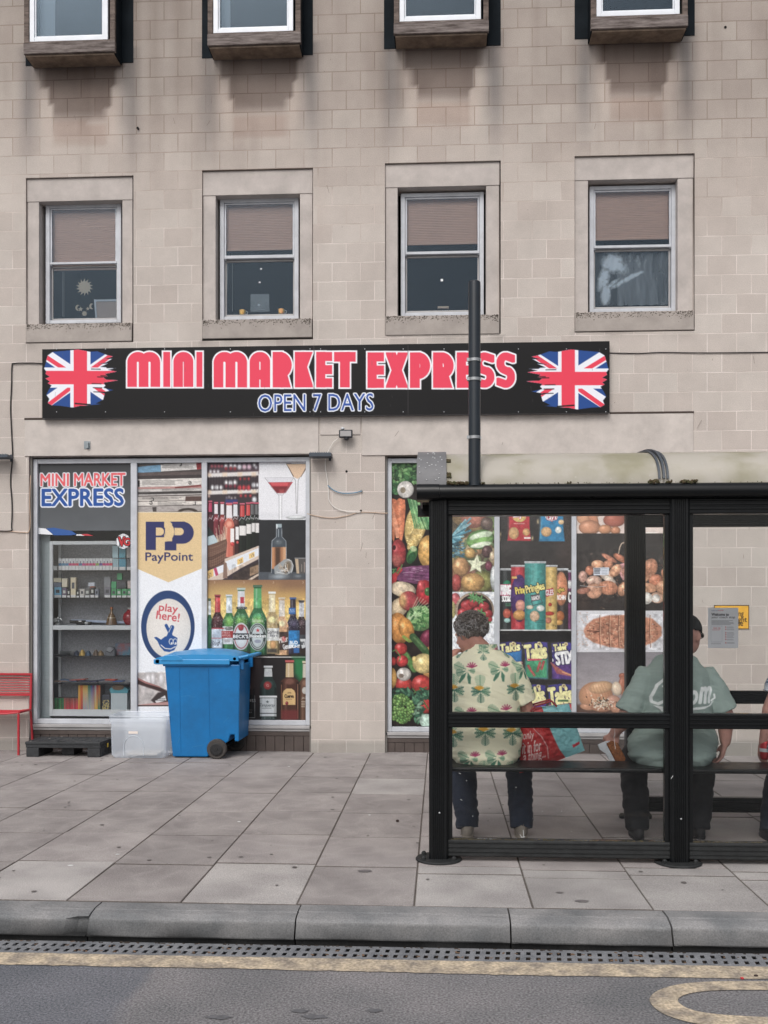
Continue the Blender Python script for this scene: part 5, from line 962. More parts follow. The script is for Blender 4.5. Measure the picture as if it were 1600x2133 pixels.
takis(cv, 560, 780, 1710, 2100, (62, 54, 146), (206, 70, 80)); takis(cv, 790, 980, 1710, 2100, (62, 54, 146), (100, 60, 150)); takis(cv, 1010, 1240, 1705, 2100, (66, 60, 150), (200, 66, 72)); cv.rect(1100, 1850, 1200, 1868, (70, 120, 76)); cv.ell(1160, 1910, 50, 26, (226, 200, 170), sh=.2, hi=.1); cv.ell(920, 1880, 50, 20, (232, 220, 180), rot=-10, sh=.1)
cv.noise(500, -500, 1260, 2200, .22, 5, 46)
o = cv.build('window_poster', print_m, back=.0015); tag(o, 'dark poster of crisp bags and stacked crisp tubes seen through the shelter glass', 'poster')
pane_for(1041, 1191, sfr, ZSR, SR[3])
# ---- bakery
cv = Cv(1201, 956, 1438, 1513, PY_, bg=(206, 208, 214)); cv.zoom(1190, 1050, 3.902)
cv.rect(40, -400, 980, 240, (226, 206, 196)); cv.noise(40, -400, 980, 240, .15, 16, 7)
BR = [(214, 140, 104), (226, 160, 120), (196, 116, 84), (234, 178, 140)]
for k in range(46): cv.ell(rr.uniform(40, 960), rr.uniform(-360, 215), rr.uniform(40, 80), rr.uniform(30, 60), rr.choice(BR), rot=rr.uniform(0, 90), sh=.22, hi=.12, speck=.1)
cv.ell(150, 190, 90, 60, (222, 150, 112), sh=.35, hi=.15, speck=.12); cv.ell(350, 130, 90, 58, (190, 104, 84), sh=.3, hi=.1); cv.ell(275, 205, 58, 38, (222, 150, 106), sh=.35, hi=.15); cv.ell(360, 215, 40, 34, (214, 140, 100), sh=.35, hi=.15)
cv.rect(40, 238, 980, 866, (54, 48, 46)); cv.noise(40, 238, 980, 866, .3, 40, 9, sx=2.5); cv.rect(40, 600, 160, 866, (84, 62, 54), .4, 12)
cv.line([(385, 400), (395, 350), (410, 320), (432, 312)], 9, (206, 180, 156)); cv.poly([(360, 500), (560, 440), (600, 560), (420, 620)], (214, 150, 150))
for (x, y, rx, ry, c, ro) in ((310, 440, 70, 20, (222, 140, 108), 30), (215, 490, 52, 36, BR[1], 0), (300, 490, 40, 34, BR[0], 0), (150, 540, 36, 40, BR[2], 0), (95, 590, 36, 48, (226, 170, 150), 0), (185, 625, 64, 44, (232, 184, 160), 0), (280, 570, 40, 70, BR[3], 120), (305, 610, 66, 26, (236, 214, 196), 30), (300, 680, 80, 58, BR[0], 10), (185, 705, 66, 64, (222, 158, 124), 0), (100, 705, 58, 26, (170, 110, 90), -8), (420, 690, 40, 60, BR[1], 20), (360, 540, 40, 60, BR[1], 40), (400, 440, 66, 26, BR[2], 30),
                          (480, 520, 80, 40, BR[0], -30), (560, 600, 90, 50, BR[1], -20), (640, 520, 60, 80, BR[0], 20), (690, 620, 60, 50, BR[2], 0), (620, 680, 80, 40, BR[1], 10), (700, 760, 60, 46, (222, 170, 140), 0), (610, 765, 50, 50, (236, 230, 220), 30), (690, 765, 34, 34, (240, 232, 222), 0), (520, 700, 60, 50, BR[0], 0), (760, 680, 70, 60, BR[1], 0), (800, 560, 70, 60, BR[0], 0)): cv.ell(x, y, rx, ry, c, rot=ro, sh=.24, hi=.16, speck=.1)
cv.noise(45, 380, 980, 800, .42, 7, 33)
for k in range(240): cv.ell(rr.gauss(420, 200), rr.gauss(620, 90), rr.uniform(3, 12), rr.uniform(2, 6), rr.choice([(150, 84, 60), (236, 196, 160), (120, 64, 46)]), rot=rr.uniform(0, 180), sh=0, hi=0, al=.35)
for k in range(7): cv.line([(250+k*22, 640), (262+k*20, 735)], 3, (170, 96, 72), .7)
for k in range(9): cv.line([(400+k*8, 540+k*6), (520+k*8, 500+k*9)], 4, (226, 170, 176), .6)
cv.poly([(180, 518), (308, 514), (306, 575), (182, 580)], (214, 220, 232)); cv.lines_of_text(186, 522, 240, 572, (40, 44, 54), 12, 7, 4, 1); cv.lines_of_text(246, 522, 304, 572, (110, 120, 140), 14, 4, 5)
cv.rect(40, 866, 980, 1208, (218, 218, 224)); cv.noise(40, 866, 980, 1208, .06, 20, 3)
cv.ell(420, 1080, 330, 116, (150, 140, 142), sh=0, hi=0, al=.35, soft=8)
cv.poly([(100, 1030), (120, 985), (180, 935), (300, 905), (450, 900), (560, 910), (660, 930), (735, 1000), (735, 1070), (680, 1120), (560, 1165), (420, 1175), (300, 1160), (180, 1125), (118, 1080)], (196, 128, 98), soft=1.5)
cv.noise(100, 900, 740, 1180, .35, 9, 5)
for k in range(260): a = rr.uniform(0, 6.28); r_ = math.sqrt(rr.random()); cv.ell(420+300*r_*math.cos(a), 1035+115*r_*math.sin(a), rr.uniform(3, 9), rr.uniform(3, 7), rr.choice([(236, 206, 170), (150, 84, 62), (226, 176, 140), (90, 56, 48)]), sh=0, hi=0, al=.6)
for x in (232, 310, 385, 470, 560, 640): cv.line([(x, 905), (x-4, 1030), (x+4, 1165)], 6, (110, 60, 46), .8); cv.line([(x+8, 905), (x+4, 1030), (x+12, 1160)], 5, (232, 196, 160), .6)
cv.line([(130, 1030), (230, 1035), (180, 1045)], 8, (96, 52, 42))
for k in range(60): cv.ell(rr.uniform(45, 140), rr.uniform(880, 1190), rr.uniform(2, 6), rr.uniform(2, 5), (206, 160, 134), sh=0, hi=0, al=.7)
cv.rect(40, 1204, 980, 1212, (70, 66, 66)); cv.rect(40, 1212, 980, 1820, (150, 142, 146)); cv.vgrad(40, 1212, 980, 1500, (138, 132, 138), (166, 158, 162)); cv.noise(40, 1212, 980, 1500, .1, 26, 8, sy=3)
cv.poly([(40, 1630), (980, 1600), (980, 1820), (40, 1820)], (96, 70, 60), soft=3)
for (x, y, rx, ry, c, ro) in ((200, 1560, 140, 118, (214, 152, 112), 0), (240, 1490, 100, 50, (226, 176, 130), -10), (420, 1400, 34, 26, (176, 100, 76), 20), (410, 1470, 30, 80, (190, 114, 88), 10), (370, 1500, 40, 58, (234, 208, 178), -10), (340, 1600, 60, 48, (206, 150, 126), 0), (130, 1650, 60, 26, (206, 146, 112), 10), (250, 1650, 90, 40, (190, 130, 100), 0), (370, 1655, 50, 50, (200, 140, 110), 0), (500, 1560, 90, 90, (206, 140, 100), 0), (640, 1600, 100, 70, (222, 160, 116), 0), (560, 1480, 80, 30, (222, 180, 140), -20)): cv.ell(x, y, rx, ry, c, rot=ro, sh=.24, hi=.14, speck=.12)
for k in range(8): cv.line([(110+k*22, 1500-k*6), (150+k*28, 1640)], 4, (176, 110, 80), .5, 1.5)
for k in range(120): cv.ell(rr.gauss(245, 45), rr.gauss(1620, 24), 8, 4, rr.choice([(60, 50, 44), (236, 226, 206), (210, 190, 160)]), rot=rr.uniform(0, 180), sh=0, hi=0)
o = cv.build('window_poster', print_m, back=.0015); tag(o, 'bakery poster of rolls and sliced bread loaf beside the bare stone wall', 'poster')
pane_for(1201, 1437, sfr, ZSR, SR[3])
# ------------------------------------------------------------------ shop sign
SY = -.075
cv = Cv(88, 719, 1270, 866, SY, bg=(16, 15, 17)); cv.noise(88, 719, 1270, 866, .12, 60, 3); cv.zoom()
y0s = 719
def ty(x): return (x-680)*-.0135       # the photographed top edge climbs to the right
def flag(cx0, cx1, y0, y1, mir):
    U = lambda u, v: ((cx0+(cx1-cx0)*u) if not mir else (cx1-(cx1-cx0)*u), y0+(y1-y0)*v)
    edge = [(.0, .33), (.05, .10), (.12, .04), (.30, .02), (.46, .0), (.62, .04), (.72, .03), (.86, .10), (.93, .12), (.80, .17), (.92, .16), (.84, .22), (.70, .26), (.86, .24), (.76, .30), (.97, .32), (.86, .35), (.98, .38), (.82, .42), (.86, .46), (.80, .48), (.84, .52), (1.0, .53), (.80, .57), (.83, .62), (.80, .66), (.94, .70), (.80, .73), (.72, .73), (.82, .76), (.80, .86), (.70, .93), (.78, .94), (.62, .96), (.48, .97), (.38, 1.0), (.22, .97), (.10, .96), (.05, .92), (.07, .85), (.03, .78), (.06, .70), (.10, .62), (.05, .58), (.08, .55), (.02, .50), (.08, .47), (.02, .42), (.03, .38)]
    pts = [cv.P(*U(*e)) for e in edge]; b = (0, 0, cv.w, cv.h); cv.clip = cv.polymask(pts, b)
    BL, WH, RE = (38, 74, 140), (232, 234, 242), (226, 66, 88)
    cv.rect(cx0-2, y0-2, cx1+2, y1+2, BL)
    cx_, cy_ = .49, .49; fx = cx1-cx0; fy = y1-y0
    for (a, b_) in (((-.05, .02), (1.03, .96)), ((-.05, .98), (1.03, .02))):
        cv.line([U(*a), U(*b_)], 24, WH)
    for (a, b_, s_) in (((.04, .12), (.40, .42), 1), ((.04, .95), (.42, .58), 1), ((.58, .42), (.95, .08), -1), ((.58, .56), (.85, .80), -1)): cv.line([U(a[0], a[1]+.02*s_), U(b_[0], b_[1]+.02*s_)], 9, RE)
    w = 30
    a = U(cx_, 0)[0]; cv.rect(a-21, y0-2, a+21, y1+2, WH); m = (y0+y1)/2-2; cv.rect(cx0-2, m-21, cx1+2, m+21, WH)
    cv.rect(a-14, y0-2, a+14, y1+2, RE); cv.rect(cx0-2, m-14, cx1+2, m+14, RE)
    rr_ = random.Random(8)
    for k in range(7): u = rr_.uniform(.62, .85); v = rr_.uniform(.2, .75); cv.line([U(u, v), U(u+.12, v+.004)], 2, (27, 26, 28), .9)
    cv.line([U(.42, .93), U(.62, .95)], 3, (27, 26, 28)); cv.clip = None
flag(92, 246, 728, 849, False); flag(1096, 1268, 728, 853, True)
def arc(cx, cy, rx, ry, a0, a1, n=14): return [(cx+rx*math.cos(math.radians(a0+(a1-a0)*k/n)), cy-ry*math.sin(math.radians(a0+(a1-a0)*k/n))) for k in range(n+1)]
def letter(ch, x0, x1, y0, y1):
    w = x1-x0; h = y1-y0; hw = 10.2; X0 = x0+hw; X1 = x1-hw; B_ = y1+hw+6; m = (x0+x1)/2; S_ = []
    if ch == 'M':
        q = (X1-X0)/4; S_ = [[(X0, B_), (X0, y0+hw+q)]+arc(X0+q, y0+hw+q, q, q, 180, 0)+[(m, B_)], [(m, B_), (m, y0+hw+q)]+arc(X1-q, y0+hw+q, q, q, 180, 0)+[(X1, B_)]]
    elif ch == 'N': q = (X1-X0)/2; S_ = [[(X0, B_), (X0, y0+hw+q)]+arc(m, y0+hw+q, q, q, 180, 0)+[(X1, B_)]]
    elif ch == 'A': q = (X1-X0)/2; S_ = [[(X0, B_), (X0, y0+hw+q)]+arc(m, y0+hw+q, q, q, 180, 0)+[(X1, B_)], [(X0, y0+h*.64), (X1, y0+h*.64)]]
    elif ch == 'I': S_ = [[(m, y0-20), (m, B_)]]; hw = w/2
    elif ch in 'RP':
        q = h*.25; X1 -= 1; S_ = [[(X0, y0-20), (X0, B_)], [(X0, y0+hw), (X1-q*.7, y0+hw)]+arc(X1-q*.8, y0+hw+q*.95, q*.8, q*.95, 90, -90)+[(X0, y0+hw+q*1.9)]]
        if ch == 'R': S_.append([(m-2, y0+h*.55), (X1+2, B_)])
    elif ch == 'K': S_ = [[(X0, y0-20), (X0, B_)], [(X1+4, y0-14), (X0+3, y0+h*.5)], [(X0+5, y0+h*.42), (X1+5, y1+14)]]
    elif ch == 'E': hw = 9.5; S_ = [[(X0, y0-20), (X0, y1+20)], [(X0, y0+hw), (x1+14, y0+hw)], [(X0, y0+h*.5), (x1+10, y0+h*.5)], [(X0, y1-hw), (x1+14, y1-hw)]]
    elif ch == 'T': S_ = [[(x0-14, y0+hw), (x1+14, y0+hw)], [(m, y0), (m, B_)]]
    elif ch == 'X': S_ = [[(x0+hw-5, y0-12), (x1-hw+5, y1+12)], [(x1-hw+5, y0-12), (x0+hw-5, y1+12)]]
    elif ch == 'S':
        hw = 8.2; X0 = x0+hw; X1 = x1-hw; q = (h-2*hw)/4; rx = (X1-X0)/2; S_ = [[(X1+4, y0+hw+5)]+arc(m, y0+hw+q, rx, q, 70, 250)+[(X1-6, y0+h*.5+3)]+arc(m, y1-hw-q, rx, q, 60, -110)+[(X0-4, y1-hw-5)]]
    return S_, hw
def draw_word(items, y0, y1):
    for pas in (0, 1):
        for ch, x0, x1 in items:
            yo = 0; S_, hw = letter(ch, x0+3, x1-3, y0+3+yo, y1-3+yo); e = 3.2 if pas == 0 else 0
            c = (238, 238, 244) if pas == 0 else (228, 70, 94)
            q = [cv.P(*p) for p in ((x0+3-e, y0+3-e+yo), (x1-3+e, y0+3-e+yo), (x1-3+e, y1-3+e+yo), (x0+3-e, y1-3+e+yo))]; bb = cv.bb(q[0][0]-2, q[0][1]-2, q[2][0]+2, q[2][1]+2)
            cl = np.zeros((cv.h, cv.w)); cl[bb[1]:bb[3], bb[0]:bb[2]] = cv.polymask(q, bb, .5); cv.clip = cl
            M0 = np.zeros((cv.h, cv.w)); 
            for s_ in S_: cv.line(s_, 2*(hw+e), c)
            cv.clip = None
draw_word([('M', 262, 337), ('I', 337, 358), ('N', 358, 406), ('I', 406, 425)], 730, 809)
draw_word([('M', 442, 518), ('A', 517, 566), ('R', 565, 612), ('K', 611, 655), ('E', 655, 695), ('T', 693, 744)], 730, 810)
draw_word([('E', 762, 803), ('X', 801, 852), ('P', 851, 900), ('R', 899, 949), ('E', 948, 987), ('S', 985, 1033), ('S', 1031, 1076)], 731, 811)
cv.text('OPEN 7 DAYS', 538, 822, 778, 855, (52, 84, 160), bold=.0, out=(232, 236, 244), ow=2.2)
for x in (654, 850): cv.line([(x, 719), (x, 866)], 1.0, (70, 66, 68))
for k in range(26): x = rr.uniform(95, 1260); y = rr.uniform(722, 862); cv.line([(x, y), (x+rr.uniform(-1, 1), y+rr.uniform(3, 9))], .7, (110, 106, 106), .5)
sg = thing('shop_sign', 'long black fascia sign reading MINI MARKET EXPRESS between two brushed flags', 'sign', (cv.X0, SY, cv.Z0))
signm = vmat('sign_vinyl', .38, .22)
cv.build('sign_face', signm, sg)
mb = MB(); mb.box(cv.X0, cv.X1, SY+.0005, -.001, cv.Z0+.0005, cv.Z1-.0005); mb.build('sign_panel', mat('sign_back', S(120, 122, 126), .4, metal=.5), sg)
sm = mat('screw', S(190, 192, 196), .35, metal=.8)
for x in (118, 220, 343, 480, 646, 668, 760, 840, 925, 1080, 1180, 1262):
    for y in (727, 858):
        X, Z = W(x, y, SY); mb = MB(); mb.lathe([(.006, -.003), (.006, -.001), (.003, 0)][::-1] if 0 else [(.0055, 0), (.0055, -.002), (.003, -.0035)], (X, SY-.0003, Z), 'y', 8); mb.build('screw', sm, sg)
# ------------------------------------------------------------------ inside the left shop window
ab = mat('cabinet_alu', S(206, 212, 216), .45, var=.08)
CF, CBK = .15, .42
def cx_(px, Y=CF): return WX(px, Y)
def cz_(py, Y=CF): return W(180, py, Y)[1]
cab = thing('display_cabinet', 'grey metal and glass display cabinet behind the left shop window', 'cabinet', (cx_(190), CF, cz_(1492)))
X0, X1, Zt, Zb = cx_(103), cx_(292), cz_(1127), cz_(1492)
mb = MB(); mb.box(X0, X0+.035, CF, CF+.03, Zb, Zt).box(X1-.03, X1, CF, CF+.03, Zb, Zt).box(X0+.035, X1-.03, CF+.001, CF+.03, Zt-.038, Zt).box(X0+.035, X1-.03, CF+.001, CF+.03, cz_(1312), cz_(1303)).box(X0+.035, X1-.03, CF+.001, CF+.03, Zb, cz_(1478))
mb.box(X0, X0+.03, CBK-.03, CBK, Zb, Zt-.01).box(X0, X0+.03, CF+.031, CBK-.031, Zb, Zb+.03).box(X0, X0+.03, CF+.031, CBK-.031, Zt-.03, Zt)
mb.build('frame', ab, cab, bevel=.003)
mb = MB(); mb.box(X0+.03, X1, CBK, CBK+.012, Zb, Zt); mb.build('back_panel', mat('speckled_back', S(150, 152, 156), .9, var=.25, vscale=60, bump=.1), cab)
gsh = glass('shelf_glass', (.97, .985, .985), .7, .02, (.6, .66, .66))
shelves = {'a': 1188, 'b': 1245, 'c': 1302, 'd': 1366, 'e': 1423, 'f': 1480}
SZ = {}
for k, py in shelves.items():
    z = cz_(py, .24); SZ[k] = z; mb = MB(); mb.box(X0+.036, X1-.031, CF+.032, CBK-.002, z-.007, z)
    mb.build('shelf', gsh if k not in 'cf' else mat('shelf_board', S(170, 178, 186), .5), cab)
mb = MB(); mb.box(X0+.038, X1-.032, CF+.008, CF+.011, cz_(1302), Zt-.04).box(X0+.038, X1-.032, CF+.008, CF+.011, cz_(1476), cz_(1313)); mb.build('door', sfg, cab)
# back wall of the shop behind it and a pale side return
rb = MB(); rb.box(SL[0]+.03, cx_(102)-.01, .20, .22, ZSL-.02, SL[3]-.05); rb.build('side_return', mat('ribbed_return', S(168, 180, 184), .7, var=.08, vscale=3, stretch=(1, 1, 40)), B)
rb = MB(); rb.box(SL[0]+.03, WX(284, .3), .115, .60, ZSL-.03, ZSL-.004); rb.box(SL[0]+.03, WX(284, .3), .60, .62, ZSL, SL[3]-.05); rb.build('window_bed', mat('window_bed', S(120, 124, 128), .8), B)
# top film with shop name
cv = Cv(75, 957, 273, 1106, .094, bg=(62, 64, 67)); cv.vgrad(70, 950, 280, 1110, (54, 55, 58), (92, 96, 100)); cv.noise(70, 950, 280, 1110, .08, 50, 2)
cv.text('MINI', 85, 987, 143, 1012, (220, 92, 98), bold=.035, out=(222, 224, 230), ow=2.0); cv.text('MARKET', 155, 986, 261, 1011, (220, 92, 98), bold=.035, out=(222, 224, 230), ow=2.0)
cv.text('EXPRESS', 88, 1019, 257, 1053, (30, 76, 150), bold=.045, out=(228, 230, 238), ow=3.0)
fo = cv.build('window_film', vmat('film_print', .35, .4), back=.0012); tag(fo, 'dark grey window film lettered with the shop name above the display cabinet', 'window film')
def strip_mesh(pts, Y, t): 
    m = MB(); m.prism([W(x, y, Y) for x, y in pts], Y, Y+t, 'y'); return m
ftg = thing('torn_film', 'torn red, white and blue strip of flag film below the dark window film', 'window film', (WX(130), .094, W(130, 1105)[1]))
for nm, pts, c in (('white_piece', [(75, 1099), (95, 1101), (112, 1114), (75, 1112)], (226, 228, 232)), ('blue_piece', [(96, 1101), (112, 1099), (150, 1106), (160, 1113), (148, 1115), (112, 1115)], (40, 84, 150)), ('red_piece', [(75, 1106), (77, 1118), (75, 1120)], (190, 60, 70)), ('red_piece', [(168, 1113), (182, 1112), (195, 1116), (176, 1116)], (206, 70, 76)), ('white_piece', [(160, 1113), (168, 1113), (176, 1116), (158, 1115.5)], (226, 228, 232))):
    strip_mesh(pts, .0925, .0012).build(nm, mat(nm, S(*c), .5), ftg)
cv = Cv(241, 1111, 272.5, 1144, .0915, bg=(226, 228, 232)); cv.ell(257, 1127.5, 16.5, 16.5, (228, 230, 234), sh=.03, hi=0); cv.text('I', 243, 1121, 248, 1137, (226, 228, 232), bold=.03, out=(30, 30, 34), ow=1.2); cv.text('V', 247, 1119, 260, 1137, (190, 50, 56), bold=.06, out=(34, 28, 30), ow=1.3); cv.text('G', 258, 1121, 271, 1136, (190, 50, 56), bold=.06, out=(34, 28, 30), ow=1.3); cv.lines_of_text(249, 1114, 266, 1117, (120, 120, 124), 3, 1.6); cv.lines_of_text(249, 1139, 266, 1142, (120, 120, 124), 3, 1.6)
n = 30; pts = [(257+16.2*math.cos(2*PI*k/n), 1127.5+16.2*math.sin(2*PI*k/n)) for k in range(n)]
bo = cv.build('window_sticker', vmat('film_print', .35, .4), back=.001)
bm = bmesh.new(); bm.from_mesh(bo.data)
c0 = np.array(W(257, 1127.5, .0915)); dl = [v for v in bm.verts if (v.co.x+bo.location.x-c0[0])**2+(v.co.z+bo.location.z-c0[1])**2 > .0815**2]
bmesh.ops.delete(bm, geom=dl, context='VERTS'); bm.to_mesh(bo.data); bm.free(); tag(bo, 'round white sticker with red IVG letters on the left window', 'sticker')
# goods on the shelves
def carton(px0, px1, py0, shelf, cols, label, group, name='carton', d=.05, Y=.26, dec=None, bottom=None):
    z0 = SZ[shelf] if bottom is None else bottom; x0, x1 = WX(px0, Y), WX(px1, Y); z1 = z0+(shelves[shelf]-py0)/199.*1.0 if bottom is None else z0+bottom_h
    o = MB().box(x0+.001, x1-.001, Y, Y+d, z0+.001, z1).build(name, mat('card_%d_%d_%d' % cols, S(*cols), .6), bevel=.0015); tag(o, label, 'packet', group)
    h = z1-z0; w = x1-x0
    if dec:
        for (nm, u0, u1, v0, v1, c) in dec:
            MB().box(x0+w*u0, x0+w*u1, Y-.0012, Y-.0002, z0+h*v0, z0+h*v1).build(nm, mat('print_%d_%d_%d' % c, S(*c), .5), o)
    return o
pal = [(70, 120, 160), (80, 130, 160), (90, 130, 170), (196, 70, 120), (206, 80, 120), (210, 90, 110), (100, 120, 160), (200, 80, 140), (206, 80, 110), (196, 70, 130), (206, 80, 120), (150, 170, 90), (110, 80, 150), (200, 60, 120), (206, 70, 130), (210, 80, 90)]
for k in range(16):
    x = 122+k*7.05; pc = pal[k]; blue = pc[2] > 150 and pc[0] < 110
    carton(x, x+6.8, 1162, 'a', (212, 216, 220), 'small white vape carton with a blue band in the top shelf row' if blue else 'small white vape carton with a pink or coloured band in the top shelf row', 'cartons in the top shelf row',
        dec=[('colour_band', .02, .98, .40, .60, pc), ('price_tag', .05, .95, .02, .34, (226, 228, 230)), ('emblem', .4, .6, .58, .78, (60, 66, 80))])
for k, (x0, x1, y, c, sh) in enumerate([(234, 246, 1137, (176, 206, 216), 1162), (248, 261, 1140, (90, 160, 180), 1162), (264, 272, 1140, (200, 196, 196), 1162)]):
    o = MB().box(WX(x0, .262), WX(x1, .262), .262, .30, cz_(1162, .26), cz_(y, .26)).build('carton', mat('card_%d_%d_%d' % c, S(*c), .6), bevel=.0015); tag(o, ('pale blue', 'teal', 'grey')[k]+' carton stacked at the top right of the cabinet', 'packet')
for k, (x0, x1, c) in enumerate([(235, 247, (160, 190, 200)), (248, 262, (80, 150, 176)), (264, 273, (90, 96, 104))]):
    carton(x0, x1, 1163, 'a', c, ('pale blue', 'bright blue', 'dark grey')[k]+' carton at the right end of the top shelf', 'cartons at the right of the top shelf', dec=[('price_tag', .05, .95, .02, .30, (214, 216, 218))])
carton(106, 119, 1178, 'a', (214, 218, 220), 'low white carton alone at the left of the top shelf', None)
second = [(106, 112, 1228, (90, 96, 110), 'small grey-blue'), (113, 128, 1222, (120, 180, 214), 'pale blue'), (129, 139, 1224, (110, 100, 120), 'patterned grey'), (140, 146, 1226, (60, 62, 66), 'narrow charcoal'), (147, 158, 1201, (222, 212, 186), 'tall cream'), (159, 165, 1228, (54, 56, 60), 'short black'), (166, 176, 1226, (206, 204, 200), 'pale grey'), (177, 187, 1225, (110, 112, 112), 'mid grey'), (188, 197, 1222, (70, 70, 72), 'dark'), (198, 205, 1226, (150, 156, 170), 'blue-grey'), (217, 230, 1222, (130, 130, 140), 'grey picture'), (232, 242, 1226, (90, 170, 120), 'first green'), (243, 253, 1226, (80, 160, 110), 'second green'), (254, 264, 1226, (96, 176, 126), 'third green'), (265, 273, 1226, (84, 164, 116), 'fourth green')]
for (x0, x1, y, c, nm) in second:
    carton(x0, x1, y, 'b', c, nm+' carton on the second shelf of the display cabinet', 'cartons on the second shelf', dec=[('price_tag', .05, .95, .02, .26 if y > 1210 else .14, (220, 222, 224)), ('print_patch', .25, .75, .45, .75, (206, 210, 206) if sum(c) < 380 else (80, 84, 90))])
for (x0, x1, y0, y1, c, nm) in [(106, 127, 1202, 1211, (226, 222, 200), 'wide cream'), (129, 140, 1203, 1222, (226, 220, 200), 'upright cream'), (106, 127, 1212, 1221, (120, 130, 150), 'blue-grey'), (184, 197, 1212, 1220, (206, 214, 226), 'small white'), (188, 197, 1221, 1227.5, (226, 116, 66), 'orange'), (217, 230, 1200, 1221, (140, 144, 150), 'clear grey'), (232, 242, 1210, 1225, (84, 170, 120), 'lower green'), (244, 254, 1192, 1206, (90, 176, 126), 'top green'), (243, 262, 1210, 1225, (80, 84, 90), 'dark wide'), (266, 272, 1208, 1225, (206, 190, 186), 'pinkish')]:
    z0 = SZ['b']+(1245-y1)/199.; z1 = SZ['b']+(1245-y0)/199.
    o = MB().box(WX(x0, .272), WX(x1, .272), .272, .31, z0, z1).build('carton', mat('card_%d_%d_%d' % c, S(*c), .6), bevel=.001); tag(o, nm+' carton stacked at the back of the second cabinet shelf', 'packet', 'cartons stacked at the back')
# decanter, flask, pipes and knick-knacks
g_ = mat('amber_glass', S(120, 96, 70), .15, spec=.8); 
def jar(name, px, w, prof, m, label, sh='c', Y=.30, parts=()):
    x = WX(px, Y); z = SZ[sh]; o = MB().lathe([(r*w, h) for r, h in prof], (x, Y, z+.001), 'z', 20).build(name, m, smooth=True, origin=(x, Y, z)); tag(o, label, name.replace('_', ' '))
    for (nm, pr, mm_) in parts: MB().lathe([(r*w, h) for r, h in pr], (x, Y, z+.001), 'z', 20).build(nm, mm_, o, smooth=True)
jar('decanter', 232.5, .062, [(1, 0), (1, .01), (.75, .07), (.5, .11), (.22, .135), (.2, .16), (.26, .162), (.26, .178), (.2, .182)], g_, 'bell shaped bottle with cream label on the middle cabinet shelf', parts=[('label', [(.93, .022), (.70, .08)], mat('cream_label', S(206, 198, 166), .6)), ('stopper', [(.24, .17), (.28, .172), (.24, .195)], mat('copper', S(170, 110, 76), .4, metal=.6))])
jar('flask', 270, .075, [(.5, 0), (.8, .03), (1, .075), (.85, .12), (.4, .15), (.3, .17)], mat('red_glass', S(150, 40, 52), .2, spec=.7), 'round red flask at the right end of the middle shelf', parts=[('neck', [(.28, .165), (.3, .17), (.28, .19)], mat('clear_neck', S(170, 170, 170), .3))])
sil = mat('silver_ware', S(176, 180, 182), .3, metal=.7); blk = mat('black_plastic', S(26, 27, 29), .5, var=.2)
t = thing('smoking_pipe', 'small silver ornament with taps at the left of the middle shelf', 'ornament', (WX(122, .3), .3, SZ['c']))
mb = MB(); x = WX(122, .3); z = SZ['c']; mb.lathe([(.035, .001), (.035, .02), (.015, .035), (.012, .06), (.02, .07), (.012, .09)], (x, .3, z), 'z', 14); mb.build('body', sil, t, smooth=True)
mb = MB(); mb.tube([(x-.06, .3, z+.02), (x-.03, .3, z+.06), (x+.02, .3, z+.07), (x+.04, .3, z+.05)], .009, 8); mb.build('spout', sil, t, smooth=True); mb = MB(); mb.lathe([(.02, -.006), (.022, 0), (.02, .006)], (x-.028, .285, z+.055), 'y', 14); mb.build('tap', sil, t)
t = thing('torch', 'black cylinder torches lying on the middle cabinet shelf', 'torch', (WX(160, .28), .28, SZ['c']))
for (xa, xb, yy, zz, r) in ((146, 178, .27, .035, .017), (160, 190, .25, .019, .018)):
    mb = MB(); mb.tube([(WX(xa, yy), yy, SZ['c']+zz), (WX(xb, yy), yy, SZ['c']+zz)], r, 14); c_ = mb.build('barrel', blk, t, smooth=True); mb = MB(); xm = WX((xa+xb)/2+3, yy); mb.tube([(xm, yy, SZ['c']+zz), (xm+.03, yy, SZ['c']+zz)], r*1.06, 14); mb.build('band', sil, c_, smooth=True)
o = MB().obox((WX(215, .4), .42, SZ['c']+.035), (.34, 0, -.012), (0, .08, .0), (.0, 0, .012)).build('paper_roll', mat('pale_sheet', S(176, 190, 214), .6), bevel=.006); tag(o, 'long pale blue sheet lying at the back of the middle shelf', 'paper')
dark = mat('dark_picture', S(40, 38, 42), .6, var=.5, vscale=9)
t = thing('picture_box', 'dark picture box with painted cars at the back of the middle section', 'box', (WX(175, .45), .45, SZ['c']+.05))
MB().box(WX(122, .45), WX(222, .45), .45, .49, SZ['c']+.055, SZ['b']-.03).build('panel', dark, t); 
for (x, y, w, h, c) in ((136, 1275, .05, .016, (150, 50, 70)), (156, 1281, .06, .018, (120, 112, 100)), (150, 1268, .07, .012, (100, 66, 50)), (134, 1262, .06, .010, (90, 120, 84)), (206, 1270, .05, .03, (90, 40, 46))):
    MB().ellipsoid((WX(x, .447), .4485, cz_(y, .447)), (w, .002, h), seg=14, ring=6).build('painted_car', mat('pc_%d' % x, S(*c), .5), t)
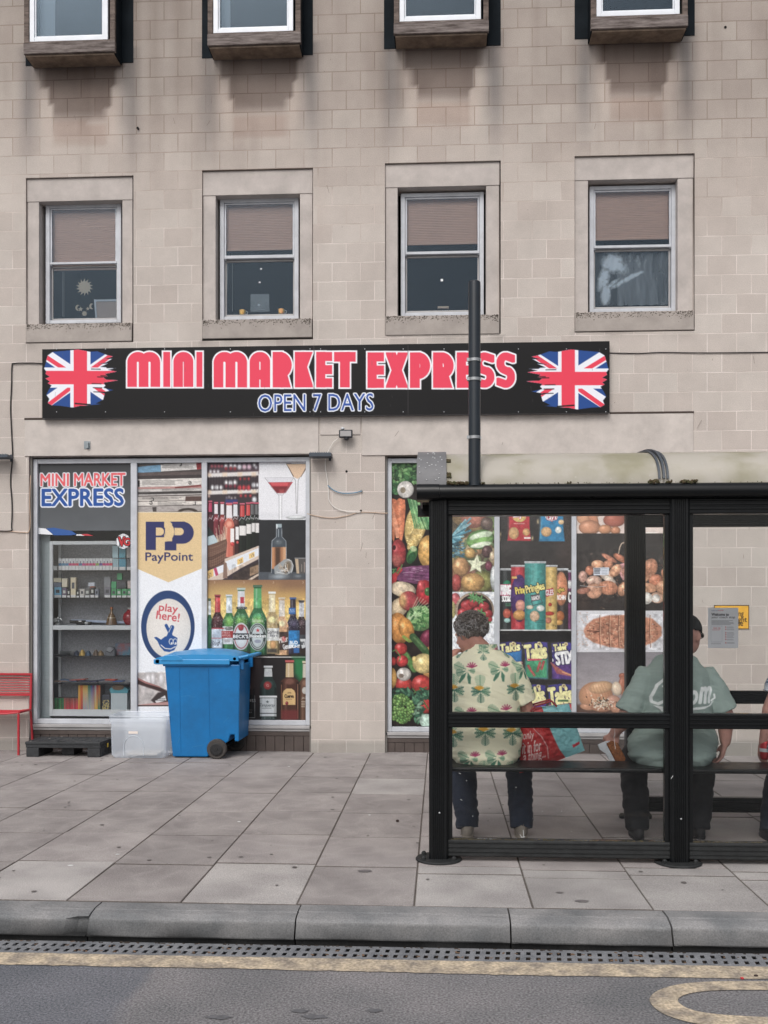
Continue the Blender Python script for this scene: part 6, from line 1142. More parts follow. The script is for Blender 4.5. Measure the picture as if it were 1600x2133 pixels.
# fourth shelf: silver dishes, helmet-like grey mask left plain, blue box
for k, (px, w, h) in enumerate(((130, .085, .014), (134, .06, .03), (138, .075, .045))):
    o = MB().lathe([(w*.3, 0), (w*.8, .004), (w, .013), (w*.98, .014), (w*.5, .007)], (WX(px, .3), .3, SZ['d']+.001+k*.016), 'z', 26).build('dish', sil, smooth=True); tag(o, ('lowest', 'middle', 'topmost')[k]+' silver dish in the stack on the fourth shelf', 'dish', 'silver dishes stacked on the fourth shelf')
t = thing('grey_case', 'rounded grey case beside the blue box on the fourth shelf', 'case', (WX(230, .3), .3, SZ['d'])); MB().loft([(WX(230, .3), .3, SZ['d']+.001, .06, .04), (WX(230, .3), .3, SZ['d']+.05, .064, .045), (WX(230, .3), .3, SZ['d']+.085, .05, .04), (WX(230, .3), .3, SZ['d']+.105, .02, .02)], 20).build('shell', mat('case_grey', S(120, 124, 130), .4), t, smooth=True); MB().tube([(WX(222, .25), .25, SZ['d']+.05), (WX(230, .25), .25, SZ['d']+.03), (WX(237, .25), .25, SZ['d']+.07)], .004, 6).build('trim', blk, t)
o = MB().box(WX(240, .36), WX(272, .36), .36, .44, SZ['d']+.002, SZ['d']+.135).build('toy_box', mat('teal_box', S(60, 132, 156), .5, var=.3, vscale=12, col2=S(150, 90, 90)), bevel=.002); tag(o, 'teal picture box at the right of the fourth shelf', 'box')
rrr = random.Random(21)
for k, px in enumerate((160, 172, 184, 200, 210)):
    c = [(50, 60, 80), (190, 160, 90), (70, 90, 110), (110, 96, 84), (130, 110, 80)][k]
    o = MB().loft([(WX(px, .3), .3, SZ['d']+.001, .035, .03), (WX(px, .3), .3, SZ['d']+.03, .03, .028), (WX(px, .3), .3, SZ['d']+.055+.01*(k % 2), .008, .01)], 14).build('trinket', mat('trk%d' % k, S(*c), .4, metal=.3, var=.5, vscale=40, bump=.6, bscale=60), smooth=True); tag(o, ('dark blue', 'gold topped', 'slate', 'bronze', 'brassy')[k]+' trinket heaped on the fourth cabinet shelf', 'trinket', 'trinkets on the fourth shelf')
for k, (px, c, a) in enumerate(((128, (150, 130, 120), .1), (146, (70, 100, 130), -.2), (164, (160, 80, 70), .15), (186, (70, 70, 96), -.12), (205, (60, 64, 90), .2), (232, (206, 76, 50), -.05), (248, (76, 110, 176), .03))):
    x = WX(px, .3); w = .09 if k < 5 else .055
    o = MB().obox((x, .3, SZ['e']+.018+.008*(k % 3)), (w*math.cos(a*.5), 0, w*math.sin(a*.5)), (0, .05, 0), (-.006*math.sin(a), 0, .006)).build('blister_pack', mat('bl%d' % k, S(*c), .5, var=.3, vscale=20), bevel=.003); tag(o, ('cream', 'slate blue', 'brick red', 'indigo', 'dark violet', 'orange', 'bright blue')[k]+' blister pack lying on the fifth cabinet shelf', 'packet', 'packs on the fifth shelf')
# bottom shelf
def face_box(px0, px1, py, Y, d, cvfn, label, name='gift_box', sh='f'):
    x0, x1 = WX(px0, Y), WX(px1, Y); z0 = SZ[sh]+.001; z1 = z0+(shelves[sh]-py)/199.
    t = thing(name, label, 'box', ((x0+x1)/2, Y, z0)); MB().box(x0, x1, Y+.001, Y+d, z0, z1).build('carton', mat('plain_card', S(120, 110, 110), .7), t, bevel=.002)
    c = Cv(x0, z1, x1, z0, Y, res=260, plane=False); c.X0, c.X1, c.Z1, c.Z0 = x0, x1, z1, z0; cvfn(c); c.build('printed_front', vmat('film_print'), t); return t
def fa(c):
    c.a[:] = np.array((44, 110, 70))/255; c.poly([(c.w*.38, 0), (c.w, 0), (c.w, c.h), (c.w*.42, c.h)], (206, 50, 70)); c.ell(c.w*.45, c.h*.5, c.h*.3, c.h*.34, (30, 44, 44), sh=0, hi=0); c.ell(c.w*.45, c.h*.5, c.h*.2, c.h*.2, (60, 140, 120), sh=0, hi=0); c.ell(c.w*.26, c.h*.4, c.h*.22, c.h*.3, (206, 170, 90), sh=.2); c.ell(c.w*.1, c.h*.6, c.h*.18, c.h*.18, (80, 160, 90), sh=.2); c.ell(c.w*.8, c.h*.45, c.h*.14, c.h*.3, (230, 226, 230), sh=.1); c.noise(0, 0, c.w, c.h, .4, 5)
face_box(114, 163, 1454, .27, .12, fa, 'green and red printed box low at the left of the cabinet')
def fb(c):
    u = (c.xx-c.w*.5)/c.w; v = (c.yy-c.h*.45)/c.h; ang = np.arctan2(v, u)+2.2*np.hypot(u, v); k = np.floor((ang+PI)/(2*PI)*26).astype(int) % 7
    P = np.array([(176, 52, 60), (214, 120, 60), (220, 180, 80), (70, 130, 100), (60, 90, 150), (120, 60, 110), (150, 170, 180)])/255.; c.a[:] = P[k]; c.rect(c.w*.28, c.h*.38, c.w*.72, c.h*.9, (190, 198, 208)); c.lines_of_text(c.w*.32, c.h*.42, c.w*.68, c.h*.8, (120, 126, 136), 4, 1); c.rect(c.w*.54, c.h*.83, c.w*.68, c.h*.88, (60, 60, 66))
face_box(163, 209, 1426, .26, .14, fb, 'box with swirling rainbow stripes on the bottom cabinet shelf')
t = thing('gift_bag', 'white and teal bag shaped box with round brown lid on the bottom shelf', 'box', (WX(248, .27), .27, SZ['f']))
x0, x1 = WX(231, .26), WX(265, .26); z0 = SZ['f']+.002
MB().box(x0, x1, .26, .36, z0, z0+.185).build('carton', mat('white_card', S(196, 208, 214), .6), t, bevel=.002); MB().prism([(x0-.02, z0+.225), (x0, z0+.186), (x1, z0+.186), (x1+.012, z0+.225), (x1-.02, z0+.25), (x0+.01, z0+.25)], .262, .35).build('flap', mat('teal_card', S(90, 160, 176), .6), t)
MB().ellipsoid(((x0+x1)/2-.01, .258, z0+.25), (.066, .006, .033), seg=24, ring=8).build('lid', mat('brown_lid', S(128, 108, 88), .6), t, smooth=True)
t = thing('bead_jar', 'clear box of golden beads beside the white and teal box', 'box', (WX(220, .3), .3, SZ['f'])); MB().box(WX(212, .29), WX(228, .29), .291, .36, SZ['f']+.002, SZ['f']+.17).build('box_shell', mat('dim_box', S(70, 74, 84), .4), t)
bb = MB()
for k in range(60): bb.ellipsoid((WX(rrr.uniform(214, 227), .29), .288, SZ['f']+.008+rrr.random()**1.3*.1), (.006, .003, .006), seg=6, ring=4)
o = bb.build('beads', mat('gold_beads', S(196, 180, 120), .5), t, smooth=True); o['kind'] = 'stuff'
# socket and leads at the left
t = thing('plug_socket', 'white double socket with leads at the left end of the window', 'socket', (WX(90, .3), .3, cz_(1450, .3))); MB().box(WX(81, .3), WX(98, .3), .30, .34, cz_(1457, .3), cz_(1440, .3)).build('socket_box', mat('white_plastic', S(214, 218, 222), .4), t, bevel=.004)
wc = mat('white_cable', S(226, 222, 216), .5)
MB().tube([(WX(88, .29), .29, cz_(1456, .3)), (WX(88, .29), .29, cz_(1480, .3)), (WX(97, .29), .29, cz_(1487, .3)), (WX(104, .29), .29, cz_(1486, .3))], .003, 6).build('lead', wc, t, smooth=True); MB().tube([(WX(84, .29), .29, cz_(1442, .3)), (WX(86, .28), .28, cz_(1432, .3)), (WX(94, .28), .28, cz_(1428, .3)), (WX(97, .29), .29, cz_(1408, .3))], .003, 6).build('lead', mat('dark_cable', S(40, 30, 30), .5), t, smooth=True)
# ------------------------------------------------------------------ things in the upper windows
tan = mat('tan_card', S(214, 194, 168), .7)
def sunshape(cx, cy, r0, r1, n, Y, m):
    pts = []
    for k in range(n*3):
        a = 2*PI*k/(n*3); rr_ = r1 if k % 3 == 1 else (r0 if k % 3 == 0 else r0*1.02); a2 = a+(.10 if k % 3 == 1 else 0); pts.append(W(cx+rr_*math.cos(a2), cy+rr_*math.sin(a2), Y))
    m.prism(pts, Y, Y+.003)
sn = thing('sun_ornament', 'tan cut-out sun with wavy rays hanging in the leftmost window', 'ornament', (WX(176, .19), .19, W(176, 600, .19)[1])); m = MB(); sunshape(176, 598, 12, 18.5, 14, .185, m); m.build('sun_disc', tan, sn)
sn = thing('star_garland', 'small tan moons, stars and sun strung below the large sun ornament', 'ornament', (WX(176, .19), .19, W(176, 655, .19)[1])); m = MB(); sunshape(176, 653, 4.2, 6, 12, .185, m); m.build('small_sun', tan, sn)
for (x, y, r_) in ((168, 644, 5.5), (183, 643, 4.5)): m = MB(); m.prism([W(x+(r_ if k % 2 == 0 else r_*.42)*math.sin(k*PI/5), y-(r_ if k % 2 == 0 else r_*.42)*math.cos(k*PI/5), .187) for k in range(10)], .187, .19); m.build('star', tan, sn)
for (x, y, s_) in ((162, 641, 1), (191, 638, -1)):
    m = MB(); p = [(x+5*math.cos(a), y+6*math.sin(a)) for a in np.linspace(.9, 2*PI-.9, 12)] if s_ == 1 else [(x+5*math.cos(a), y+6*math.sin(a)) for a in np.linspace(.9, 2*PI-.9, 12)]
    p += [(x+2.4+3.4*math.cos(a), y+4.6*math.sin(a)) for a in np.linspace(2*PI-1.2, 1.2, 9)]; m.prism([W(u, v, .187) for u, v in p], .187, .19); m.build('moon', tan, sn)
pf = thing('framed_picture', 'back of a white framed picture leaning in the leftmost window', 'picture frame', (WX(222, .2), .2, W(222, 660, .2)[1]))
MB().pbox((199, 627), (246, 662), .199, .006).build('backing', mat('picture_back', S(190, 168, 156), .8), pf)
m = MB(); m.prism([W(*p, .194) for p in ((196, 624), (200, 624), (202, 662), (199, 662))], .19, .205); m.pbox((200, 624), (247, 627), .19, .014); m.build('frame', mat('white_wood', S(214, 216, 220), .5), pf)
for k, (px, py, c) in enumerate(((505, 651, (196, 140, 90)), (586, 649, (206, 130, 110)))):
    x, z = W(px, py, .19); zz = W(px, py+5.0, .19)[1]; t = thing('mug', ('orange patterned mug at the left', 'pink patterned mug at the right')[k]+' of the second window sill', 'mug', (x, .19, zz)); MB().lathe([(.030, 0), (.036, .02), (.038, .05), (.034, .052), (.032, .02)], (x, .20, zz), 'z', 18).build('cup', mat('mug%d' % k, S(*c), .4, var=.5, vscale=50, col2=S(220, 200, 120)), t, smooth=True); MB().tube([(x+.034, .20, zz+.042), (x+.055, .20, zz+.034), (x+.052, .20, zz+.012), (x+.032, .20, zz+.010)], .005, 8).build('handle', mat('mug_handle', S(226, 222, 216), .4), t, smooth=True)
t = thing('clear_stand', 'clear acrylic sheet standing in the second window', 'ornament', (WX(541, .2), .2, W(541, 650, .2)[1])); MB().pbox((522, 613), (561, 649), .196, .003).build('sheet', glass('acrylic', (.82, .86, .88), 1, .12), t)
o = MB().pbox((537, 633), (542, 637), .193, .002).build('price_card', mat('white_card2', S(220, 222, 226), .6)); tag(o, 'tiny white card stuck to the clear sheet in the second window', 'card')
o = MB().pbox((918, 581), (923, 586), .164, .001).build('window_sticker', mat('white_card2', S(220, 222, 226), .6)); tag(o, 'tiny white square sticker in the middle of the third window', 'sticker')
o = MB().pbox((912, 638), (935, 642), .18, .03).build('folded_card', mat('peach_card', S(226, 196, 170), .6)); tag(o, 'low peach card lying on the sill of the third window', 'card')
for (px, py) in ((544, 560), (541, 588)):
    o = MB().pbox((px-2, py-1.3), (px+2, py+1.3), .164, .001).build('window_sticker', mat('white_card2', S(220, 222, 226), .6)); tag(o, ('upper' if py < 570 else 'lower')+' tiny white sticker on the dark lower pane of the second window', 'sticker')
for (px, y0, y1, i) in ((130, 566, 660, 0), (133, 566, 660, 0), (475, 541, 648, 1), (484, 541, 648, 1)):
    MB().tube([(WX(px, .18), .183, W(px, y0, .18)[1]), (WX(px+(-3 if px == 475 else 0), .18), .183, W(px, y1, .18)[1])], .0012, 5).build('blind_cord', wc, B)
# net curtain, gathered and ragged, fourth window
cvn = bpy.data.materials.new('net_cloth'); cvn.use_nodes = True; nt = cvn.node_tree; nt.nodes.clear(); o_ = nt.nodes.new('ShaderNodeOutputMaterial'); a_ = nt.nodes.new('ShaderNodeBsdfTransparent'); b_ = nt.nodes.new('ShaderNodeBsdfDiffuse'); b_.inputs[0].default_value = (.93, .95, .97, 1); mx = nt.nodes.new('ShaderNodeMixShader'); at_ = nt.nodes.new('ShaderNodeAttribute'); at_.attribute_name = 'Col'; sp = nt.nodes.new('ShaderNodeSeparateColor'); nt.links.new(at_.outputs['Color'], sp.inputs[0]); nt.links.new(sp.outputs[0], mx.inputs[0]); nt.links.new(a_.outputs[0], mx.inputs[1]); nt.links.new(b_.outputs[0], mx.inputs[2]); nt.links.new(mx.outputs[0], o_.inputs[0])
x0, z1 = W(1239, 519, .2); x1, z0 = W(1396, 634, .2); nx, nzz = 160, 120; U, V = np.meshgrid(np.linspace(0, 1, nx), np.linspace(0, 1, nzz))
co = np.stack([x0+(x1-x0)*U, .205+.012*np.sin(U*46+2*np.sin(V*5))+.01*vnoise(U*60, V*20, 9, 4), z1-(z1-z0)*V], -1).reshape(-1, 3); idx = np.arange(nx*nzz).reshape(nzz, nx)
q = np.stack([idx[:-1, :-1], idx[1:, :-1], idx[1:, 1:], idx[:-1, 1:]], -1).reshape(-1, 4); me = mesh_np('net_curtain', co, q)
pxg, pyg = 1239+157*U, 519+115*V
den = .20+.30*vnoise(U*80, V*10, 7, 3)*(U > .3)
def bl(cx, cy, rx, ry, ro): a = math.radians(ro); dx = pxg-cx; dy = pyg-cy; u = (dx*math.cos(a)+dy*math.sin(a))/rx; v = (-dx*math.sin(a)+dy*math.cos(a))/ry; return np.clip(1.35-np.hypot(u, v), 0, 1)
for (cx, cy, rx, ry, ro, am) in ((1276, 545, 24, 24, 0, .75), (1292, 556, 26, 16, 40, .6), (1258, 580, 13, 30, 12, .7), (1262, 610, 11, 26, 0, .8), (1305, 582, 46, 7, -28, .6), (1325, 572, 26, 5, -20, .6), (1275, 590, 26, 5, -35, .5), (1330, 545, 7, 26, -12, .35), (1345, 548, 5, 26, 14, .35), (1312, 540, 6, 24, 0, .3), (1371, 560, 4, 50, 10, .2), (1385, 560, 3, 70, 4, .2)): den = np.maximum(den, am*1.3*bl(cx, cy, rx, ry, ro)*(.6+.8*vnoise(pxg, pyg, 5, 7, 3)))
setcol(me, np.repeat(np.clip(den, 0, 1)[..., None], 3, 2).reshape(-1, 3)**.75*1.25); o = link('net_curtain', me, cvn, None, ((x0+x1)/2, .2, z0)); tag(o, 'ragged white net curtain bunched in the rightmost sash window', 'curtain')
# ------------------------------------------------------------------ fixings on the wall
t = thing('floodlight', 'small black floodlight with motion sensor on the lintel between the shopfronts', 'lamp', (WX(720), -.06, W(720, 905)[1]))
mb = MB(); mb.pbox((706, 895), (734, 911), -.10, .045); mb.build('housing', mat('lamp_black', S(38, 40, 46), .5), t, bevel=.006)
mb = MB(); mb.pbox((708.5, 897.5), (731.5, 908.5), -.1025, .0025); mb.build('lens', mat('lamp_lens', S(158, 156, 156), .25), t, bevel=.002)
mb = MB(); x, z = W(722, 914, -.07); mb.ellipsoid((x, -.07, z), (.025, .03, .018)); mb.build('sensor', mat('lamp_black', S(38, 40, 46), .5), t, smooth=True)
mb = MB(); x, z = W(714, 893, -.06); mb.ellipsoid((x, -.06, z), (.022, .03, .014)); mb.build('dome', mat('white_plastic', S(214, 218, 222), .4), t, smooth=True)
mb = MB(); mb.pbox((714, 900), (726, 908), -.055, .055); mb.build('bracket', mat('lamp_black', S(38, 40, 46), .5), t)
def striplamp(x0, x1, y0, y1, label):
    xa, zt = W(x0, y0, -.16); xb, zb = W(x1, y1, -.16); t = thing('strip_lamp', label, 'lamp', ((xa+xb)/2, -.08, zb)); m = mat('lamp_grey', S(62, 70, 80), .5, var=.15)
    MB().box(xa, xb, -.17, -.03, zb, zt).build('housing', m, t, bevel=.004)
    for k in range(9): MB().box(xa+.012+k*(xb-xa-.02)/9, xa+.022+k*(xb-xa-.02)/9, -.165, -.035, zt, zt+.008).build('fin', mat('lamp_fin', S(130, 132, 134), .5), t)
    MB().box(xb-.04, xb-.02, -.03, -.001, zb-.02, zt+.02).build('bracket', m, t)
striplamp(644, 690, 943, 951, 'flat grey wall lamp with cooling fins between the two shopfronts'); striplamp(-38, 17, 947, 953, 'flat grey wall lamp at the left edge of the wall')
t = thing('wall_bracket', 'small galvanised metal bracket above the left shopfront', 'bracket', (WX(181), -.02, W(181, 936)[1])); MB().pbox((175, 919), (188, 935), -.018, .005).build('plate', mat('galvanised', S(140, 148, 152), .4, metal=.6, var=.3), t); MB().pbox((179, 921), (184, 933), -.04, .022).build('lug', mat('galvanised', S(140, 148, 152), .4, metal=.6), t, bevel=.002)
def cable(name, pts, r, m, label, Y=-.012):
    P3 = [];
    for p in smoothpts(pts, 5): x, z = W(p[0], p[1], Y); P3.append((x, Y-.002*math.sin(p[0]*.2), z))
    o = MB().tube(P3, r, 6).build(name, m, smooth=True); tag(o, label, 'cable'); return o
blkc = mat('black_cable', S(36, 32, 32), .6)
cable('cable', [(88, 757), (60, 756), (30, 757), (25, 762), (24, 800), (22, 850), (24, 900), (26, 950), (22, 1000), (25, 1050), (24, 1095), (20, 1106), (-30, 1104)], .0065, blkc, 'black cable dropping down the left end of the wall from the sign')
cable('cable', [(-30, 1106), (20, 1107), (50, 1109), (60, 1107), (63, 1085), (62, 1040), (64, 990)], .0045, mat('beige_cable', S(196, 170, 148), .7), 'thin beige wire running to the left shopfront corner', -.01)
cable('cable', [(1268, 735), (1330, 736), (1380, 734), (1480, 735), (1660, 733)], .005, blkc, 'thin dark cable along the mortar joint right of the sign', -.008)
cable('cable', [(704, 913), (694, 922), (686, 935), (683, 943)], .004, wc, 'short white cable from the floodlight to the grey lamp', -.03)
cable('cable', [(678, 953), (678, 975), (682, 1000), (684, 1020), (685, 1040), (695, 1055), (715, 1064), (745, 1067), (752, 1066)], .0042, wc, 'white cable looping down the pier into a wall hole', -.016)
cable('cable', [(683, 1011), (695, 1021), (712, 1027), (735, 1027), (753, 1023)], .0052, mat('blue_cable', S(92, 138, 168), .5), 'short blue cable sagging across the pier', -.018)
cable('cable', [(640, 1070), (660, 1075), (690, 1079), (720, 1075), (752, 1067), (800, 1069), (808, 1068)], .004, mat('beige_cable', S(196, 170, 148), .7), 'thin beige wire sagging across the pier between the shopfronts', -.009)
for (px, py, r, lab) in ((722, 982, .0125, 'upper'), (752, 1064, .012, 'lower')):
    x, z = W(px, py, 0); MB().lathe([(r, -.0035), (r*.9, -.0028)], (x, 0, z), 'y', 14).build('drill_hole', mat('hole_black', S(16, 14, 14), .95), B)
x, z = W(753, 1023, 0); MB().lathe([(.011, -.02), (.013, 0)], (x, 0, z), 'y', 12).build('cable_gland', mat('galvanised', S(140, 148, 152), .4, metal=.6), B)
x, z = W(1511, 57, 0); MB().lathe([(.014, -.004), (.013, -.002)], (x, 0, z), 'y', 12).build('drill_hole', mat('hole_black', S(16, 14, 14), .95), B)
x, z = W(288, 268, 0); MB().lathe([(.012, -.02), (.013, 0)], (x, 0, z), 'y', 12).build('pipe_stub', mat('hole_black', S(16, 14, 14), .95), B)
# notice boards on the bare wall at the right
cv = Cv(1489, 1262, 1559, 1309, -.012, res=420, bg=(232, 176, 66)); cv.noise(1489, 1262, 1559, 1309, .08, 20, 2)
cv.text('ing', 1536, 1273, 1549, 1287, (44, 40, 36), bold=.02); cv.text('ight', 1535, 1285, 1556, 1299, (44, 40, 36), bold=.02); cv.text('se', 1537, 1296, 1548, 1304, (44, 40, 36), bold=.02)
yt = thing('parking_notice', 'yellow notice with black edge on the stone wall behind the paper notice', 'sign', ((cv.X0+cv.X1)/2, -.012, cv.Z0)); cv.build('notice_face', vmat('film_print'), yt, back=None)
MB().box(cv.X0-.006, cv.X1+.008, -.0105, -.001, cv.Z0-.004, cv.Z1+.008).build('board', mat('board_edge', S(50, 46, 44), .6), yt)
# ------------------------------------------------------------------ red chair
RC = mat('red_metal', S(176, 46, 56), .42, var=.08, spec=.5)
yb, yf = -.05, -.34; xr = WX(66, yb); xl = xr-.50
ch = thing('red_chair', 'red metal slatted chair against the wall at the left edge', 'chair', ((xl+xr)/2, (yb+yf)/2, 0))
zt = W(40, 1405, yb)[1]; zl = W(40, 1446, yb)[1]; sz = W(40, 1478, yb)[1]
r = .0115
for x in (xr-.012, xl+.012):
    MB().tube([(x+(.02 if x == xr-.012 else -.02), yb+.02, 0), (x, yb, sz), (x, yb+.01, zl), (x, yb+.02, zt)], .0125, 10).build('back_leg', RC, ch, smooth=True)
    MB().tube([(x, yf, 0), (x, yf, sz-.015)], .0125, 10).build('front_leg', RC, ch, smooth=True)
bkm = MB()
for k in range(8): z = zl+.012+(zt-zl-.02)*k/7; bkm.tube([(xl+.012, yb+.012, z), (xl+.16, yb+.03, z), (xr-.16, yb+.03, z), (xr-.012, yb+.012, z)], .0062, 6)
bkm.box(xl, xr, yb+.0, yb+.026, zt-.004, zt+.014).box(xl, xr, yb-.004, yb+.022, zl-.016, zl+.004); bkm.build('backrest', RC, ch)
st_ = MB()
for k in range(12): y = yf+(yb-yf)*k/11; st_.tube([(xl+.01, y, sz), (xl+.14, y, sz-.014), (xr-.14, y, sz-.014), (xr-.01, y, sz)], .0095, 8)
st_.tube([(xl+.01, yf, sz), (xl+.01, yb, sz)], .0125, 8); st_.tube([(xr-.01, yf, sz), (xr-.01, yb, sz)], .0125, 8); st_.build('seat', RC, ch, smooth=True)
# ------------------------------------------------------------------ black pallet
PM = mat('pallet_black', S(44, 46, 49), .62, var=.3, vscale=14, bump=.4, bscale=60, speck=.2)
px0, yP = G(54, 1575); px1 = G(207, 1579)[0]; yPb = -.06; ph = .155; yP = -.46; px0 = WX(52, yP); px1 = WX(209, yP)
pal_ = thing('pallet', 'worn black plastic pallet lying on the paving under the window', 'pallet', ((px0+px1)/2, (yP+yPb)/2, 0))
m = MB(); m.box(px0, px1, yP, yPb, ph-.028, ph); m.build('deck', PM, pal_, bevel=.005)
m = MB(); m.box(px0+.004, px1-.004, yP+.006, yPb-.006, ph-.062, ph-.0285); m.build('under_deck', PM, pal_, bevel=.004)
for fx in (0, .5, 1):
    for fy_ in (0, .5, 1):
        if fx == .5 and fy_ == 0: continue
        bx = px0+.008+fx*(px1-px0-.146); by = yP+.01+fy_*(yPb-yP-.145); m = MB(); m.box(bx, bx+.13, by, by+.12, .0, ph-.063); m.build('foot', PM, pal_, bevel=.006)
for y in (yP+.012, yPb-.11): 
    pass
m = MB(); m.box(px1-.14, px1-.012, yP+.131, yPb-.131-.0, .002, .016); m.build('runner', PM, pal_)
for (u, v) in ((.38, .08), (.62, .9)):
    x = px0+(px1-px0)*u; y = yP+(yPb-yP)*v; MB().box(x, x+.10, y, y+.03, ph+.0003, ph+.0012).build('hand_slot', mat('slot_black', S(12, 12, 13), .9), pal_)
m = MB()
for i in range(9):
    for j in range(8):
        x = px0+.03+(px1-px0-.09)*i/8; y = yP+.04+(yPb-yP-.09)*j/7; m.obox((x+.012, y+.006, ph+.0012), (.016, .008*(-1)**(i+j), 0), (-.001, .003, 0), (0, 0, .0011))
o = m.build('tread', PM, pal_)
MB().box(px1-.001, px1+.002, yP+.20, yP+.235, .075, .118).build('label_tag', mat('yellow_tag', S(222, 190, 70), .5), pal_)
for k, (u, v) in enumerate(((.06, .08), (.2, .6), (.3, .93), (.93, .93))): MB().ellipsoid((px0+(px1-px0)*u, yP+(yPb-yP)*v, ph+.002), (.012, .006, .002), seg=8, ring=4).build('scuff', mat('scuff_grey', S(150, 146, 142), .8), pal_)
# ------------------------------------------------------------------ clear storage box
PLm = bpy.data.materials.new('frosted_plastic'); PLm.use_nodes = True; nt = PLm.node_tree; b = nt.nodes['Principled BSDF']; b.inputs['Base Color'].default_value = (*S(222, 230, 240), 1); b.inputs['Roughness'].default_value = .25; b.inputs['Alpha'].default_value = .40; b.inputs['Specular IOR Level'].default_value = .6
yB0, yB1 = -.50, -.10; bx0, bx1 = G(249, 1571)[0], G(249, 1571)[0]+.56; bh = .425
def rrect(x0, x1, y0, y1, r, n=6):
    P_ = []
    for (cx0, cy0, a0) in ((x1-r, y1-r, 0), (x0+r, y1-r, 90), (x0+r, y0+r, 180), (x1-r, y0+r, 270)):
        for k in range(n+1): a = math.radians(a0+90*k/n); P_.append((cx0+r*math.cos(a), cy0+r*math.sin(a)))
    return P_
def shell(levels, t=None, close_bottom=True):     # stack of rounded rectangles (x0,x1,y0,y1,r,z)
    m = MB(); n = None
    for (x0, x1, y0, y1, r_, z) in levels:
        p = rrect(x0, x1, y0, y1, r_); n = len(p); m.v += [(a, b2, z) for a, b2 in p]
    for i in range(len(levels)-1):
        for k in range(n): k2 = (k+1) % n; m.f.append((i*n+k, i*n+k2, (i+1)*n+k2, (i+1)*n+k))
    if close_bottom: m.f.append(tuple(reversed(range(n))))
    return m
cb = thing('storage_box', 'empty frosted clear plastic storage box between the pallet and the blue bin', 'storage box', ((bx0+bx1)/2, (yB0+yB1)/2, 0))
e = .018
m = shell([(bx0+e, bx1-e, yB0+e, yB1-e, .04, .004), (bx0, bx1, yB0, yB1, .045, .03), (bx0-.008, bx1+.008, yB0-.008, yB1+.008, .05, bh-.06), (bx0-.02, bx1+.02, yB0-.02, yB1+.02, .055, bh-.058), (bx0-.022, bx1+.022, yB0-.022, yB1+.022, .055, bh-.004), (bx0-.03, bx1+.03, yB0-.03, yB1+.03, .06, bh), (bx0-.018, bx1+.018, yB0-.018, yB1+.018, .05, bh-.002)])
m.build('tub', PLm, cb, smooth=True)
rim = mat('plastic_edge', S(206, 214, 222), .3)
m = MB(); P_ = rrect(bx0-.03, bx1+.03, yB0-.03, yB1+.03, .06); m.tube([(a, b2, bh) for a, b2 in P_+P_[:1]], .003, 6); m.build('rim', rim, cb, smooth=True)
cxm = (bx0+bx1)/2-.04; m = MB(); m.tube([(cxm-.10, yB0-.006, .03)]+[(cxm+.10*math.cos(a), yB0-.010, .13+.10*math.sin(a)) for a in np.linspace(PI, 0, 14)]+[(cxm+.10, yB0-.006, .03)], .0022, 6); m.build('moulded_arch', rim, cb, smooth=True)
cv = Cv(0, 0, 1, 1, plane=False); 
MB().box(cxm-.05, cxm+.045, yB0-.0125, yB0-.0105, bh-.175, bh-.150).build('label', mat('paper_label', S(226, 214, 206), .6), cb)
MB().obox((cxm-.02, yB0+.12, .014), (.03, .0, .006), (0, .06, 0), (-.001, 0, .002)).build('paper_scrap', mat('white_card2', S(220, 222, 226), .6), cb)
MB().obox((bx0+.3, (yB0+yB1)/2, .03), (.16, 0, 0), (0, .13, 0), (0, 0, .012)).build('folded_bag', mat('cloudy_bag', S(196, 192, 186), .5, var=.2, vscale=12, bump=.6, bscale=14), cb, bevel=.01)
# ------------------------------------------------------------------ blue wheelie bin
BM = mat('bin_blue', S(10, 108, 170), .42, var=.20, vscale=3, bump=.05, bscale=30, spec=.5); BL2 = mat('bin_lid_blue', S(48, 138, 196), .34, var=.08, vscale=3, spec=.5)
rub = mat('tyre_rubber', S(66, 62, 60), .85, var=.25, vscale=20); hubm = mat('hub_black', S(28, 28, 30), .5)
bY0 = G(355, 1580)[1]; bY1 = bY0+.56
def bxp(px): return WX(px, bY0)
def bz(py): return W(420, py, bY0)[1]
bn = thing('wheelie_bin', 'bright blue wheelie bin with closed lid standing on the paving by the posters', 'wheelie bin', (bxp(420), (bY0+bY1)/2, 0))
side = [(bxp(357), .012), (bxp(343), bz(1388)), (bxp(343)-.012, bz(1384)), (bxp(500), bz(1384)), (bxp(496), bz(1545)), (bxp(487), bz(1545)), (bxp(487), bz(1531)), (bxp(478), bz(1531)), (bxp(474), bz(1545)), (bxp(462), bz(1553)), (bxp(436), bz(1556)), (bxp(431), .012)]
def tapered(pts, y0, y1, tap, zref):
    m = MB(); n = len(pts); v0 = []; v1 = []
    for (x, z) in pts: k = tap*(1-z/zref); v0.append((x, y0+k, z)); v1.append((x, y1-k, z))
    m.add(v0+v1, [tuple(range(n)), tuple(range(2*n-1, n-1, -1))]+[(i, (i+1) % n, (i+1) % n+n, i+n) for i in range(n)]); return m
m = tapered(side, bY0, bY1, .045, bz(1384)); me = m.mesh('body'); link('body', me, BM, bn, bevel=.022)
